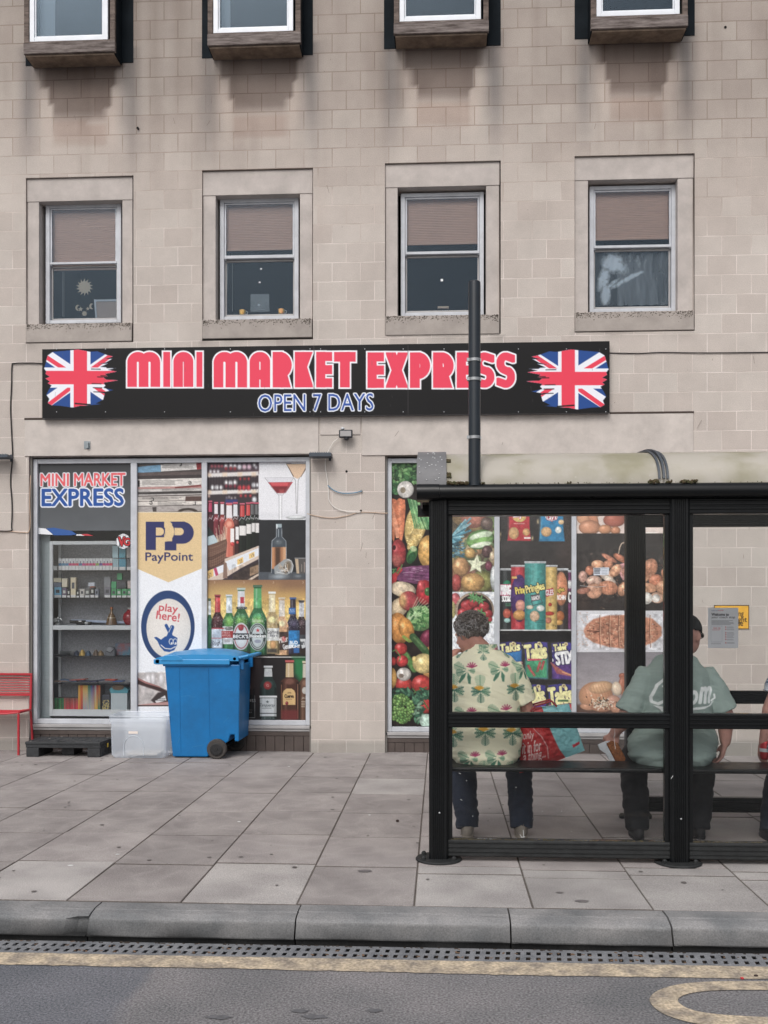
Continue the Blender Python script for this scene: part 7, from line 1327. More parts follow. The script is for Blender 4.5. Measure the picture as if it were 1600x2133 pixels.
for px in (372, 433):      # moulded ribs down the side
    m = MB(); x = bxp(px); m.add([(x, bY0-.004, bz(1388)), (x+.008, bY0-.004, bz(1388)), (x+.010+.004, bY0+.040, .05), (x+.006, bY0+.040, .05), (x, bY0+.02, bz(1388)), (x+.008, bY0+.02, bz(1388)), (x+.014, bY0+.06, .05), (x+.006, bY0+.06, .05)], [(0, 1, 2, 3), (4, 7, 6, 5), (0, 3, 7, 4), (1, 5, 6, 2), (0, 4, 5, 1), (3, 2, 6, 7)]); m.build('rib', BM, bn)
m = MB(); m.box(bxp(340), bxp(478), bY0-.018, bY1+.018, bz(1388), bz(1377)); m.build('rim', BM, bn, bevel=.008)
lz = bz(1377)+.002
prof_ = [(326, 1376.5, 0), (327, 1371, 0), (338, 1367, .0), (352, 1360, .05), (400, 1354, .10), (440, 1353, .12), (475, 1356, .10), (492, 1362, .03), (497, 1368, 0), (498, 1377, 0)]
m = MB(); n = len(prof_); rows = 9
for j in range(rows):
    v = j/(rows-1); dome = math.sin(PI*v)**.7
    for (px, py, k) in prof_:
        z0_ = bz(1369) if py < 1369 else bz(py); z = z0_+(bz(py)-z0_)*(.35+.65*dome)
        m.v.append((bxp(px), bY0-.03+(bY1-bY0+.06)*v, z+.002))
for j in range(rows-1):
    for i in range(n-1): m.f.append((j*n+i, j*n+i+1, (j+1)*n+i+1, (j+1)*n+i))
m.f.append(tuple(range(n))); m.f.append(tuple((rows-1)*n+i for i in reversed(range(n)))); m.f.append(tuple(k for j in range(rows) for k in [j*n])[::-1]+tuple((rows-1-j)*n+n-1 for j in range(rows))) 
lid = m.build('lid', BL2, bn, smooth=True)
m = MB(); m.box(bxp(325), bxp(480), bY0-.036, bY0-.012, bz(1384), bz(1373)).box(bxp(322), bxp(335), bY0-.036, bY1+.036, bz(1383), bz(1373)); m.build('lid_skirt', BL2, lid, bevel=.006)
m = MB(); m.prism([(bxp(338), lz+.002), (bxp(345), bz(1365)), (bxp(368), bz(1364)), (bxp(381), bz(1370)), (bxp(383), lz+.002)], bY0-.043, bY0-.025); m.build('lid_grip', BL2, lid, bevel=.004)
m = MB(); m.tube([(bxp(490), bY0+.01, bz(1372)), (bxp(516), bY0+.01, bz(1366)), (bxp(522), bY0+.05, bz(1366)), (bxp(522), bY1-.05, bz(1366)), (bxp(516), bY1-.01, bz(1366)), (bxp(490), bY1-.01, bz(1372))], .017, 12); m.build('handle', BL2, bn, smooth=True)
m = MB(); m.tube([(bxp(490), bY0-.03, bz(1372)), (bxp(490), bY0+.06, bz(1372))], .016, 12); m.build('hinge', hubm, bn, smooth=True)
m = MB(); m.box(bxp(500)-.02, bxp(500)+.03, bY0+.03, bY0+.07, bz(1395), bz(1372)).box(bxp(500)-.02, bxp(500)+.03, bY1-.07, bY1-.03, bz(1395), bz(1372)); m.build('hinge_bracket', BM, bn, bevel=.005)
R_ = .10
for k, yw in enumerate((bY0-.02, bY1-.035)):
    x = bxp(452)+(.075 if k else 0); z = R_
    m = MB(); m.lathe([(R_*.60, -.004), (R_*.90, -.006), (R_, .006), (R_, .040), (R_*.9, .052), (R_*.6, .05)], (x, yw, z), 'y', 36); w_ = m.build('wheel', rub, bn, smooth=True)
    m = MB(); yw -= .010; m.lathe([(R_*.16, -.012), (R_*.2, -.004), (R_*.22, .002)], (x, yw, z), 'y', 20)
    m.lathe([(R_*.61, -.002), (R_*.61, .045)], (x, yw, z), 'y', 24) if k else None
    m.lathe([(R_*.62, -.007), (R_*.52, -.009), (R_*.50, .004)], (x, yw, z), 'y', 30)
    for s_ in range(8): a = s_*PI/4; m.obox((x+R_*.36*math.cos(a), yw-.002, z+R_*.36*math.sin(a)), (R_*.2*math.cos(a), 0, R_*.2*math.sin(a)), (0, .004, 0), (-R_*.035*math.sin(a), 0, R_*.035*math.cos(a)))
    m.build('hub', hubm, w_, smooth=True)
for (sx_, sy_, L_, a_) in ((386, 1450, .05, .1), (400, 1452, .03, -.05), (470, 1500, .04, .8), (372, 1540, .05, 1.2), (455, 1420, .03, .5), (410, 1555, .06, .2)):
    p_ = W(sx_, sy_, bY0); yy_ = bY0+.045*(1-p_[1]/bz(1384))-.0008; MB().obox((p_[0], yy_, p_[1]), (L_*math.cos(a_), 0, L_*math.sin(a_)), (0, .0006, 0), (-.0012*math.sin(a_), 0, .0012*math.cos(a_))).build('scratch', mat('bin_scuff', S(60, 130, 176), .6), bn)
m = MB(); m.tube([(bxp(452), bY0+.0, R_), (bxp(452)+.07, bY1, R_)], .012, 10); m.build('axle', hubm, bn)
MB().box(bxp(425), bxp(450), bY0+.02, bY0+.30, lz+.105, lz+.1055).build('lid_sticker', mat('white_card2', S(220, 222, 226), .6), lid) if 0 else None
# ------------------------------------------------------------------ bus shelter
BK = mat('shelter_black', S(14, 16, 18), .40, var=.35, vscale=9, bump=.12, bscale=70, spec=.28, speck=.25)
BKr = mat('shelter_black_worn', S(30, 32, 33), .7, var=.4, vscale=16, bump=.4, speck=.3)
Yb = G(915, 1790)[1]; Yf = G(1323, 1703)[1]
sh = thing('bus_shelter', 'black framed glass bus shelter with pale curved roof', 'bus shelter', (WX(1410, Yb), Yb, 0))
def sx(px, Y=None): return WX(px, Yb if Y is None else Y)
def szz(py, Y=None, px=1160): return W(px, py, Yb if Y is None else Y)[1]
def fluted_post(xc, w, d, y, z0, z1, name='post'):
    n = 6; pts = [(xc-w/2, y-d/2+.012), (xc-w/2+.012, y-d/2)]
    for k in range(n):
        a = xc-w/2+.022+(w-.044)*k/n; b = xc-w/2+.022+(w-.044)*(k+.5)/n; c = xc-w/2+.022+(w-.044)*(k+1)/n; pts += [(a+.001, y-d/2), (a+.003, y-d/2+.005), (b, y-d/2+.005), (b+.002, y-d/2)]
    pts += [(xc+w/2-.012, y-d/2), (xc+w/2, y-d/2+.012), (xc+w/2, y+d/2), (xc-w/2, y+d/2)]
    m = MB(); m.prism(pts, z0, z1, 'z'); return m.build(name, BK, sh)
def fluted_rail(x0, x1, y, d, z0, z1, m_=None, n=3, name='rail'):
    h = z1-z0; pts = [(y-d/2+.006, z0), (y-d/2, z0+.006)]
    for k in range(n): a = z0+.008+(h-.016)*(k+.25)/n; pts += [(y-d/2, a), (y-d/2+.006, a+.003), (y-d/2+.006, a+.010), (y-d/2, a+.013)]
    pts += [(y-d/2, z1-.006), (y-d/2+.006, z1), (y+d/2, z1), (y+d/2, z0)]
    m = MB(); m.prism(pts, x0, x1, 'x'); return m.build(name, m_ or BK, sh)
zg = szz(1037)+.02
posts = [sx(914), sx(1412), sx(1412)+(sx(1412)-sx(914))]
PW = .115
for xp in posts:
    fluted_post(xp, PW, PW, Yb, .012, zg)
    m = MB(); m.lathe([(.138, .0), (.138, .006), (.132, .012), (.09, .014)], (xp, Yb, .001), 'z', 40); m.build('base_plate', BKr, sh, smooth=True)
    for (dx, dy) in ((-.09, -.06), (.09, -.06), (.09, .06), (-.09, .06)): m = MB(); m.lathe([(.014, 0), (.014, .012), (.008, .02)], (xp+dx, Yb+dy, .014), 'z', 8); m.build('bolt', BKr, sh)
    m = MB(); m.ellipsoid((xp+.005, Yb-PW/2-.001, .27 if xp > posts[0] else .29), (.006, .003, .006), seg=8, ring=5); m.build('rivet', mat('rivet', S(170, 172, 174), .4, metal=.6), sh)
gsh1 = glass('shelter_glass', (.982, .988, .988), .6, .005, (.55, .57, .57), ior=1.32)
zr = [(szz(1783), szz(1749)), (szz(1515), szz(1484)), (szz(1073), szz(1041))]
for a, b_ in zip(posts[:-1], posts[1:]):
    x0, x1 = a+PW/2, b_-PW/2
    for k, (z0, z1) in enumerate(zr): fluted_rail(x0+.0005, x1-.0005, Yb-.01, .07, z0, z1, BKr if k == 0 else BK, 3)
    for (z0, z1) in ((zr[0][1]+.0005, zr[1][0]-.0005), (zr[1][1]+.0005, zr[2][0]-.0005)):
        m = MB(); m.box(x0+.0005, x0+.024, Yb-.028, Yb+.02, z0, z1); m.build('stile', BK, sh); m = MB(); m.box(x1-.024, x1-.0005, Yb-.028, Yb+.02, z0, z1); m.build('stile', BK, sh)
        m = MB(); m.box(x0+.0245, x1-.0245, Yb-.003, Yb+.003, z0, z1); m.build('glass_pane', gsh1, sh)
    m = MB(); m.box(x0, x1, Yb-.02, Yb+.03, zr[2][1]+.001, zg); m.build('header', BK, sh)
# dirt and leaf litter caught along the lower rails, drips and nicks on the glass
rr = random.Random(9)
for (a, b_) in zip(posts[:-1], posts[1:]):
    m = MB()
    for k in range(230):
        x = rr.uniform(a+.07, b_-.07); x = a+.07+rr.random()**2*.15 if rr.random() < .15 else x; m.ellipsoid((x, Yb-.012+rr.uniform(-.018, .006), zr[0][1]+.001), (rr.uniform(.002, .008), .004, rr.uniform(.001, .004)), seg=6, ring=3)
    o = m.build('moss_line', mat('rail_moss', S(66, 56, 44), .95, var=.4, vscale=40, col2=S(84, 78, 54)), sh); o['kind'] = 'stuff'
scm = mat('glass_nick', S(206, 208, 208), .5)
def nick(pts, r=.0012, Y=None):
    Y = Yb-.006 if Y is None else Y; MB().tube([(*[W(x, y, Y)[0]], Y, W(x, y, Y)[1]) for x, y in pts], r, 5).build('scratch', scm, sh)
nick([(1090, 1729), (1091, 1742)], .0016); nick([(1083, 1738), (1087, 1744)], .0014); nick([(1085, 1744), (1094, 1743)], .0016)
nick([(1208, 1220), (1245, 1223), (1262, 1221)], .0008); nick([(1280, 1512), (1281, 1530), (1279, 1535), (1282, 1560)], .0009); nick([(1398, 1622), (1402, 1616)], .0016, Yb-PW/2-.001); nick([(956, 1610), (960, 1612)]); nick([(959, 1665), (963, 1667)])
for (x, y) in ((1170, 1690), (1190, 1732), (1130, 1690), (1075, 1640), (1110, 1705), (972, 1626), (985, 1700), (1300, 1230), (1360, 1300), (1345, 1100)): m = MB(); p = W(x, y, Yb-.005); m.ellipsoid((p[0], Yb-.005, p[1]), (.0022, .001, .0025), seg=6, ring=4); m.build('splash', scm, sh)
# gutter beam
gy = Yb-.075; z0g, z1g = W(1200, 1037, gy-.05)[1], W(1200, 1005, gy-.05)[1]; rg = (z1g-z0g)/2; xg0 = WX(868, gy-.05); xg1 = posts[2]+.45
def gut(x0, x1, r, name, m_):
    m = MB(); n = 20; prof = [(gy-math.cos(a)*r*1.0, (z0g+z1g)/2+math.sin(a)*r) for a in np.linspace(-PI/2, PI/2, n)]; prof = [(gy+.11, (z0g+z1g)/2-r)]+prof+[(gy+.11, (z0g+z1g)/2+r)]
    m.prism(prof, x0, x1, 'x'); return m.build(name, m_, sh, smooth=True)
gbm = mat('gutter_black', S(13, 15, 17), .3, var=.3, vscale=6, spec=.35, speck=.15)
gut(WX(915, gy-.05)+.002, xg1, rg, 'gutter', gbm); gut(xg0, WX(915, gy-.05), rg+.003, 'gutter_end', gbm)
# barrel roof
ya = gy+.02; yz = Yf+.12; zr0 = z1g-.005; rise = W(1200, 950, (ya+yz)/2-.1)[1]-zr0; 
def arcp(t, r_=0.0):       # t 0..1 across the roof
    a = PI*(1-t); y = (ya+yz)/2+(yz-ya)/2*math.cos(a)*(1.0+r_/((yz-ya)/2)); z = zr0+(rise+r_)*math.sin(a)**.8 if 0 < t < 1 else zr0; return (y, z)
def arcsheet(x0, x1, t0=.0, t1=1.0, lift=0.0, thick=.006, n=26, nx=1):
    outer = [arcp(t0+(t1-t0)*k/n, lift+thick) for k in range(n+1)]; inner = [arcp(t0+(t1-t0)*k/n, lift) for k in range(n+1)]
    m = MB(); m.prism(outer+inner[::-1], x0, x1, 'x'); return m
rm_ = bpy.data.materials.new('roof_polycarbonate'); rm_.use_nodes = True; nt = rm_.node_tree; b = nt.nodes['Principled BSDF']; L = nt.links.new
tc = nt.nodes.new('ShaderNodeTexCoord'); n1 = nt.nodes.new('ShaderNodeTexNoise'); n1.inputs['Scale'].default_value = 3.6; n1.inputs['Detail'].default_value = 7; n1.inputs['Roughness'].default_value = .6; L(tc.outputs['Object'], n1.inputs['Vector'])
cr = nt.nodes.new('ShaderNodeValToRGB'); cr.color_ramp.elements[0].position = .36; cr.color_ramp.elements[0].color = (*S(168, 164, 140), 1); cr.color_ramp.elements[1].position = .58; cr.color_ramp.elements[1].color = (*S(204, 199, 190), 1); L(n1.outputs['Fac'], cr.inputs[0])
n2 = nt.nodes.new('ShaderNodeTexVoronoi'); n2.inputs['Scale'].default_value = 16; L(tc.outputs['Object'], n2.inputs['Vector']); m2 = nt.nodes.new('ShaderNodeMath'); m2.operation = 'LESS_THAN'; m2.inputs[1].default_value = .10; L(n2.outputs['Distance'], m2.inputs[0])
mx = nt.nodes.new('ShaderNodeMix'); mx.data_type = 'RGBA'; L(m2.outputs[0], mx.inputs[0]); L(cr.outputs[0], mx.inputs['A']); mx.inputs['B'].default_value = (*S(210, 206, 200), 1); L(mx.outputs['Result'], b.inputs['Base Color']); b.inputs['Roughness'].default_value = .6
tl = nt.nodes.new('ShaderNodeBsdfTranslucent'); tl.inputs[0].default_value = (.95, .93, .88, 1); ms = nt.nodes.new('ShaderNodeMixShader'); ms.inputs[0].default_value = .48; L(b.outputs[0], ms.inputs[1]); L(tl.outputs[0], ms.inputs[2]); L(ms.outputs[0], nt.nodes['Material Output'].inputs[0])
xr0 = WX(915, gy); ribs = [WX(1383, gy), WX(1383, gy)+(posts[1]-posts[0])]
segs = [xr0]+ribs+[xg1]
for a, b2 in zip(segs[:-1], segs[1:]): m = arcsheet(a+.002, b2-.002); m.build('roof_panel', rm_, sh, smooth=True)
capm = mat('grey_flashing', S(112, 112, 114), .6, var=.2, vscale=4, bump=.1)
m = arcsheet(WX(868, gy), WX(930, gy), lift=.010, thick=.012); cap_ = m.build('roof_end_cap', capm, sh, smooth=True)
m = MB(); e = [arcp(k/20, .008) for k in range(21)]; m.prism(e, WX(868, gy)+.001, WX(868, gy)+.012, 'x'); m.build('roof_end', capm, sh)
for x in ribs:
    for dx in (-.024, .0, .024): m = arcsheet(x+dx-.007, x+dx+.007, .02, 1, lift=.011, thick=.009 if dx else .018); m.build('roof_rib', mat('rib_grey', S(70, 76, 84), .5, var=.2), sh, smooth=True)
for k in range(26):
    x = rr.uniform(WX(872, gy), WX(926, gy)); t = rr.uniform(.02, .30); p = arcp(t, .0235); m = MB(); m.ellipsoid((x, p[0], p[1]), (rr.uniform(.002, .006), .003, .003), seg=7, ring=4); m.build('lichen_spot', scm, cap_)
# front wing of the shelter, facing the shop
def fx(px): return WX(px, Yf)
def fz(py): return W(1400, py, Yf)[1]
fp = MB(); fluted_post((fx(1303)+fx(1343))/2, fx(1343)-fx(1303), .09, Yf, .012, zr0+.02)
xe = posts[2]+.2
fluted_post(xe, .13, .09, Yf, .012, zr0+.02)
fluted_rail(fx(1343), xe-.065, Yf, .05, fz(1690), fz(1659), n=2); fluted_rail(fx(1343), xe-.065, Yf, .05, fz(1465), fz(1438), n=2); fluted_rail(fx(1343), xe-.065, Yf, .05, fz(1098), fz(1060), n=2)
gsh2 = glass('shelter_glass_front', (.985, .99, .988), .45, .005, (.55, .57, .57), ior=1.3)
for (z0, z1) in ((fz(1659)+.001, fz(1465)-.001), (fz(1438)+.001, fz(1098)-.001)): m = MB(); m.box(fx(1343)+.001, xe-.066, Yf-.002, Yf+.004, z0, z1); m.build('glass_pane', gsh2, sh)
m = MB(); m.box(fx(870), xg1, Yf+.03, Yf+.10, zr0-.05, zr0+.03); m.build('front_beam', BK, sh)
for k, xq in enumerate((fx(1303)-.03, fx(1303)+.16)): m = MB(); m.lathe([(.02, 0), (.022, .02), (.012, .035)], (xq, Yf-.03, .002), 'z', 10); m.build('bolt', BKr, sh)
# bench
bz1 = .538; by0 = G(1200, 1600, bz1)[1]; by1 = G(1200, 1584, bz1)[1]
m = MB(); m.box(posts[0]+.02, posts[2]-.05, by0, by1, bz1-.028, bz1); m.build('bench_seat', BK, sh, bevel=.01)
for xp in posts: m = MB(); m.box(xp-.02, xp+.02, Yb+PW/2, by1-.02, bz1-.06, bz1-.029); m.build('bench_bracket', BK, sh)
# moss tufts on the gutter
mossm = mat('roof_moss', S(84, 60, 46), .95, var=.5, vscale=60, col2=S(60, 70, 40), bump=.8)
t = thing('roof_moss', 'brown moss tufts growing along the shelter gutter', 'moss', (WX(1100, gy), gy, z1g)); t['kind'] = 'stuff'
m = MB()
for (pa, pb, n_, s_) in ((932, 975, 60, .012), (1000, 1012, 10, .008), (1352, 1372, 26, .012), (1388, 1398, 12, .010), (1418, 1450, 40, .012), (1020, 1600, 60, .004), (1180, 1190, 6, .008)):
    for k in range(n_):
        x = WX(rr.uniform(pa, pb), gy); m.ellipsoid((x, gy-.01+rr.uniform(-.02, .03), z1g+rr.uniform(-.001, s_)), (rr.uniform(.3, 1)*s_, rr.uniform(.3, 1)*s_, rr.uniform(.4, 1)*s_), seg=6, ring=4)
for (px, tt) in ((930, .17), (931, .05)):
    for k in range(24): p = arcp(tt+rr.uniform(-.012, .012), .01); m.ellipsoid((WX(px, gy)+rr.uniform(0, .022), p[0], p[1]), (.008, .008, .007), seg=6, ring=4)
o = m.build('moss_clumps', mossm, t); o['kind'] = 'stuff'
# pole on the shelter
zp0 = z1g-.01; xp_ = WX(988.5, gy); zp1 = W(988, 586, gy)[1]; rp = 12.6*(gy+DIST)/F
pl = thing('sign_pole', 'bare dark steel pole with empty clamps rising from the shelter gutter', 'pole', (xp_, gy, zp0))
m = MB(); m.lathe([(rp, 0), (rp, zp1-zp0-.02), (rp*.96, zp1-zp0-.006), (rp*.75, zp1-zp0), (rp*.2, zp1-zp0+.003)], (xp_, gy, zp0), 'z', 28); m.build('tube', mat('pole_blue_black', S(26, 34, 42), .38, var=.2, vscale=6, spec=.5), pl, smooth=True)
stl = mat('steel_band', S(160, 162, 164), .35, metal=.7)
for py in (751, 791, 912):
    z = W(988, py, gy)[1]; m = MB(); m.lathe([(rp+.001, -.010), (rp+.004, -.008), (rp+.004, .008), (rp+.001, .010)], (xp_, gy, z), 'z', 28); c_ = m.build('clamp', stl, pl, smooth=True)
    m = MB(); m.box(xp_-rp-.010, xp_-rp+.006, gy-.03, gy-.012, z-.009, z+.009).box(xp_+rp-.003, xp_+rp+.003, gy-.03, gy-.01, z-.014, z+.002); m.build('clamp_bolt', stl, c_)
# paper notice on the front glass
Yn = Yf-.0045
cv = Cv(1475, 1266, 1538, 1350, Yn, res=420, bg=(232, 234, 240)); W0 = (60, 62, 72); cv.zoom(1190, 1050, 3.902)
cv.text('Welcome to', 1140, 886, 1280, 908, (52, 52, 60), bold=.025); cv.text('your coach stop', 1140, 910, 1332, 934, (52, 52, 60), bold=.025)
cv.text('national', 1140, 862, 1192, 870, (70, 80, 130), bold=.01); cv.text('express', 1192, 862, 1238, 870, (190, 50, 60), bold=.01)
cv.lines_of_text(1140, 945, 1325, 985, (110, 112, 122), 8, 4); cv.line([(1136, 992), (1226, 992), (1226, 1118), (1136, 1118), (1136, 992)], 2, (190, 194, 206)); cv.text('Scan me', 1156, 1000, 1212, 1012, (200, 70, 80), bold=.01); cv.lines_of_text(1146, 1016, 1216, 1028, (206, 120, 126), 7, 3)
for y in (1000, 1018, 1046, 1062, 1080, 1100, 1128): cv.ell(1256, y, 5, 5, (206, 110, 116), sh=0, hi=0); cv.lines_of_text(1266, y-4, 1328, y+8, (126, 128, 138), 7, 3, y)
cv.lines_of_text(1136, 1128, 1220, 1144, (140, 142, 150), 7, 3)
o = cv.build('paper_notice', vmat('film_print'), back=.0012); tag(o, 'white coach stop notice headed Welcome stuck on the far shelter glass', 'notice')
# ------------------------------------------------------------------ people on the bench, seen from behind
SKm = lambda nm, c: mat(nm, S(*c), .55, var=.16, vscale=14, bump=.15, bscale=90, spec=.35)
def V3(px, py, Y): X, Z = W(px, py, Y); return Vector((X, Y, Z))
def person(label, cx, Yt, sh_px, rings, skin, shirt_fn, trouser_c, head, arms, legs, shoes, hair_fn, group=None, sleeve_r=(.075, .078), neck_c=None):
    p = thing('person', label, 'person', (WX(cx, Yt), Yt, .55), group)
    rg = [];
    for (py, xl, xr, ry, dy) in rings:
        a = W(xl, py, Yt); b_ = W(xr, py, Yt); rg.append(((a[0]+b_[0])/2, Yt+dy, a[1], (b_[0]-a[0])/2, ry))
    # body: one continuous skin
    m = MB(); m.loft([(x, y, z, max(.02, rx-.016), max(.02, ry-.016)) for (x, y, z, rx, ry) in rg], 28, 2.2)
    hx, hy_px, hdy, hs = head['px'], head['py'], head['dy'], head['s']; hc = V3(hx, hy_px, Yt+hdy); hd = Vector(head['dir']).normalized(); hup = Vector(head.get('up', (0, 0, 1))).normalized()
    right = hd.cross(hup).normalized(); hup = right.cross(hd).normalized(); R = Matrix((right, hd, hup)).transposed()
    def H(x, y, z): return hc+R @ Vector((x*hs, y*hs, z*hs))
    m.ellipsoid(H(0, -.012, .025), (.076*hs, .094*hs, .098*hs), R, 24, 16); m.ellipsoid(H(0, .022, -.035), (.060*hs, .070*hs, .082*hs), R, 20, 14)
    m.ellipsoid(H(0, .045, -.075), (.035*hs, .038*hs, .032*hs), R); m.capsule([H(0, .085, .01), H(0, .103, -.022)], [.009*hs, .014*hs], 8)
    m.ellipsoid(H(.07, -.005, -.01), (.014*hs, .02*hs, .032*hs), R, 12, 8); m.ellipsoid(H(-.07, -.005, -.01), (.014*hs, .02*hs, .032*hs), R, 12, 8)
    m.capsule([H(-.035, .078, .02), H(.035, .078, .02)], .010*hs, 8); m.capsule([H(-.022, .082, -.052), H(.022, .082, -.052)], .009*hs, 8)
    top = rg[0]; nb = Vector((top[0], top[1], top[2]-.04)); m.capsule([nb, (nb+H(0, -.03, -.07))/2+Vector((0, .0, .01)), H(0, -.02, -.05)], [.072, .060, .056], 18)
    for A in arms:
        sh_, el, wrp = A['shoulder'], A['elbow'], A['wrist']; r = A.get('r', (.055, .045, .040, .028))
        m.capsule([sh_, (sh_*.5+el*.5), el], [r[0], r[0]*.92, r[1]], 16); m.capsule([el, el*.6+wrp*.4, wrp], [r[1], r[2], r[3]], 14)
        d = Vector(A['hand_dir']).normalized(); n = Vector(A['palm']).normalized(); s_ = d.cross(n).normalized(); n = s_.cross(d).normalized(); k = A.get('hs', 1.0); cu = A.get('curl', .6)
        pc = wrp+d*.05*k
        m.loft([((wrp.x), wrp.y, wrp.z, .001, .001)], 4) if 0 else None
        for q in (-1.5, -.5, .5, 1.5):
            b0 = wrp+d*.015*k+s_*q*.013*k; b1 = wrp+d*.088*k+s_*q*.020*k
            m.capsule([b0, b1], [.0175*k, .0145*k], 10)
            ln = (.072, .082, .078, .062)[int(q+1.5)]*k; j1 = b1+(d*math.cos(cu*.6)+n*math.sin(cu*.6))*ln*.45; j2 = j1+(d*math.cos(cu*1.4)+n*math.sin(cu*1.4))*ln*.32; j3 = j2+(d*math.cos(cu*2.1)+n*math.sin(cu*2.1))*ln*.25
            m.capsule([b1, j1, j2, j3], [.0115*k, .0102*k, .0092*k, .0078*k], 10)
        ts = A.get('thumb', 1); t0 = wrp+d*.028*k+s_*ts*.026*k; t1 = t0+(d*.6+s_*ts*.62+n*.35).normalized()*.04*k; t2 = t1+(d*.85+s_*ts*.1+n*.5).normalized()*.032*k
        m.capsule([t0, t1, t2], [.0155*k, .0125*k, .0095*k], 10)
    for (hip, kn, an) in legs: m.capsule([hip, hip*.5+kn*.5, kn], [.075, .07, .052], 16); m.capsule([kn, kn*.6+an*.4, an], [.052, .05, .036], 14); m.capsule([an, an+Vector((0, .10, -.035))], [.034, .028], 12)
    bd = remesh(m, .0075, 3, .5); body = link('body', bd, SKm('skin_%d_%d' % skin[:2], skin), p, smooth=True, auto=False)
    ew = mat('eye_white', S(214, 208, 202), .25, spec=.6); 
    for sx_ in (-1, 1):
        m = MB(); m.ellipsoid(H(sx_*.031, .070, .004), (.012*hs,)*3, None, 12, 8); m.build('eye', ew, body, smooth=True)
    # shirt: torso and sleeves in one cloth
    m = MB(); m.loft(rg, 40, 2.25)
    for A in arms:
        sh_, el = A['shoulder'], A['elbow']; f = A.get('sleeve', .72); e_ = sh_+(el-sh_)*f; r0, r1 = A.get('sr', sleeve_r)
        inn = sh_+Vector((rg[3][0]-sh_.x, 0, 0))*.35+Vector((0, 0, -.015)); m.tube([inn, sh_+Vector((0, 0, 0)), sh_*.5+e_*.5, e_], [r0*.9, r0, (r0+r1)/2*1.02, r1], 20)
    st_ = remesh(m, .0062, 5, .6); co = verts(st_); nn = norms(st_)
    sid = head['px']
    fold = np.zeros(len(co))
    x_, y_, z_ = co[:, 0], co[:, 1], co[:, 2]
    n1 = vnoise(x_*4+z_*5+20, z_*22+x_*6+y_*9+40, 1.2, int(sid), 3)-.5; n2 = vnoise(x_*9+10, z_*30+y_*12+33, 1.0, int(sid)+1, 3)-.5; n3 = vnoise(x_*34+50, z_*12+y_*10+33, 1.6, int(sid)+2, 3)-.5
    lowz = np.clip((rg[-4][2]+.10-z_)/.22, 0, 1); fold = n1*.026+n2*.015*(.4+lowz)+n3*.010*(1-lowz)
    co += nn*fold[:, None]; setverts(st_, co)
    sho = shirt_fn(st_, p, rg, Yt)
    # trousers
    m = MB(); (h0, k0, a0), (h1, k1, a1) = legs; zz = rg[-2][2]
    m.loft([(rg[-2][0], Yt+.02, zz+.03, rg[-2][3]*.93, rg[-2][4]*.9), (rg[-2][0], Yt+.05, bz1+.05, rg[-2][3]*.9, rg[-2][4]*.95), (rg[-2][0], Yt+.08, bz1+.012, rg[-2][3]*.7, rg[-2][4]*.7)], 28)
    for (hip, kn, an) in legs: m.capsule([hip, hip*.5+kn*.5, kn], [.104, .10, .088], 18); m.tube([kn+Vector((0, -.02, .03)), kn*.6+an*.4, an*.9+kn*.1, an+Vector((0, -.005, -.030))], [.088, .088, .079, .074], 18)
    tm = remesh(m, .009, 4, .5); co = verts(tm); nn = norms(tm); co += nn*((vnoise(co[:, 0]*12+30, co[:, 2]*26+co[:, 1]*16+50, 1.1, int(sid)+5, 3)-.5)*.022)[:, None]; setverts(tm, co)
    link('trousers', tm, mat('cloth_%d_%d_%d' % trouser_c, S(*trouser_c), .9, var=.2, vscale=10, bump=.3, bscale=120), p, smooth=True, auto=False)
    for (hip, kn, an) in legs:
        g0 = Vector((an.x, an.y-.055, 0)); m = MB()
        m.loft([(an.x, an.y+.045, .012, .036, .115), (an.x, an.y+.045, .035, .043, .125), (an.x, an.y+.035, .06, .042, .112), (an.x, an.y+.005, .085, .040, .072), (an.x, an.y-.01, .105, .040, .052)], 22, 2.4)
        s_ = m.build('shoe', mat('shoe_%d_%d_%d' % shoes, S(*shoes), .7, var=.2, vscale=30), p, smooth=True); m = MB(); m.loft([(an.x, an.y+.045, .001, .042, .128), (an.x, an.y+.045, .014, .044, .13)], 22, 2.4); m.build('sole', mat('sole_%d' % shoes[0], S(*(tuple(min(255, int(v*1.15)) for v in shoes))), .7), s_)
    hair_fn(p, H, hs, R)
    return p, rg
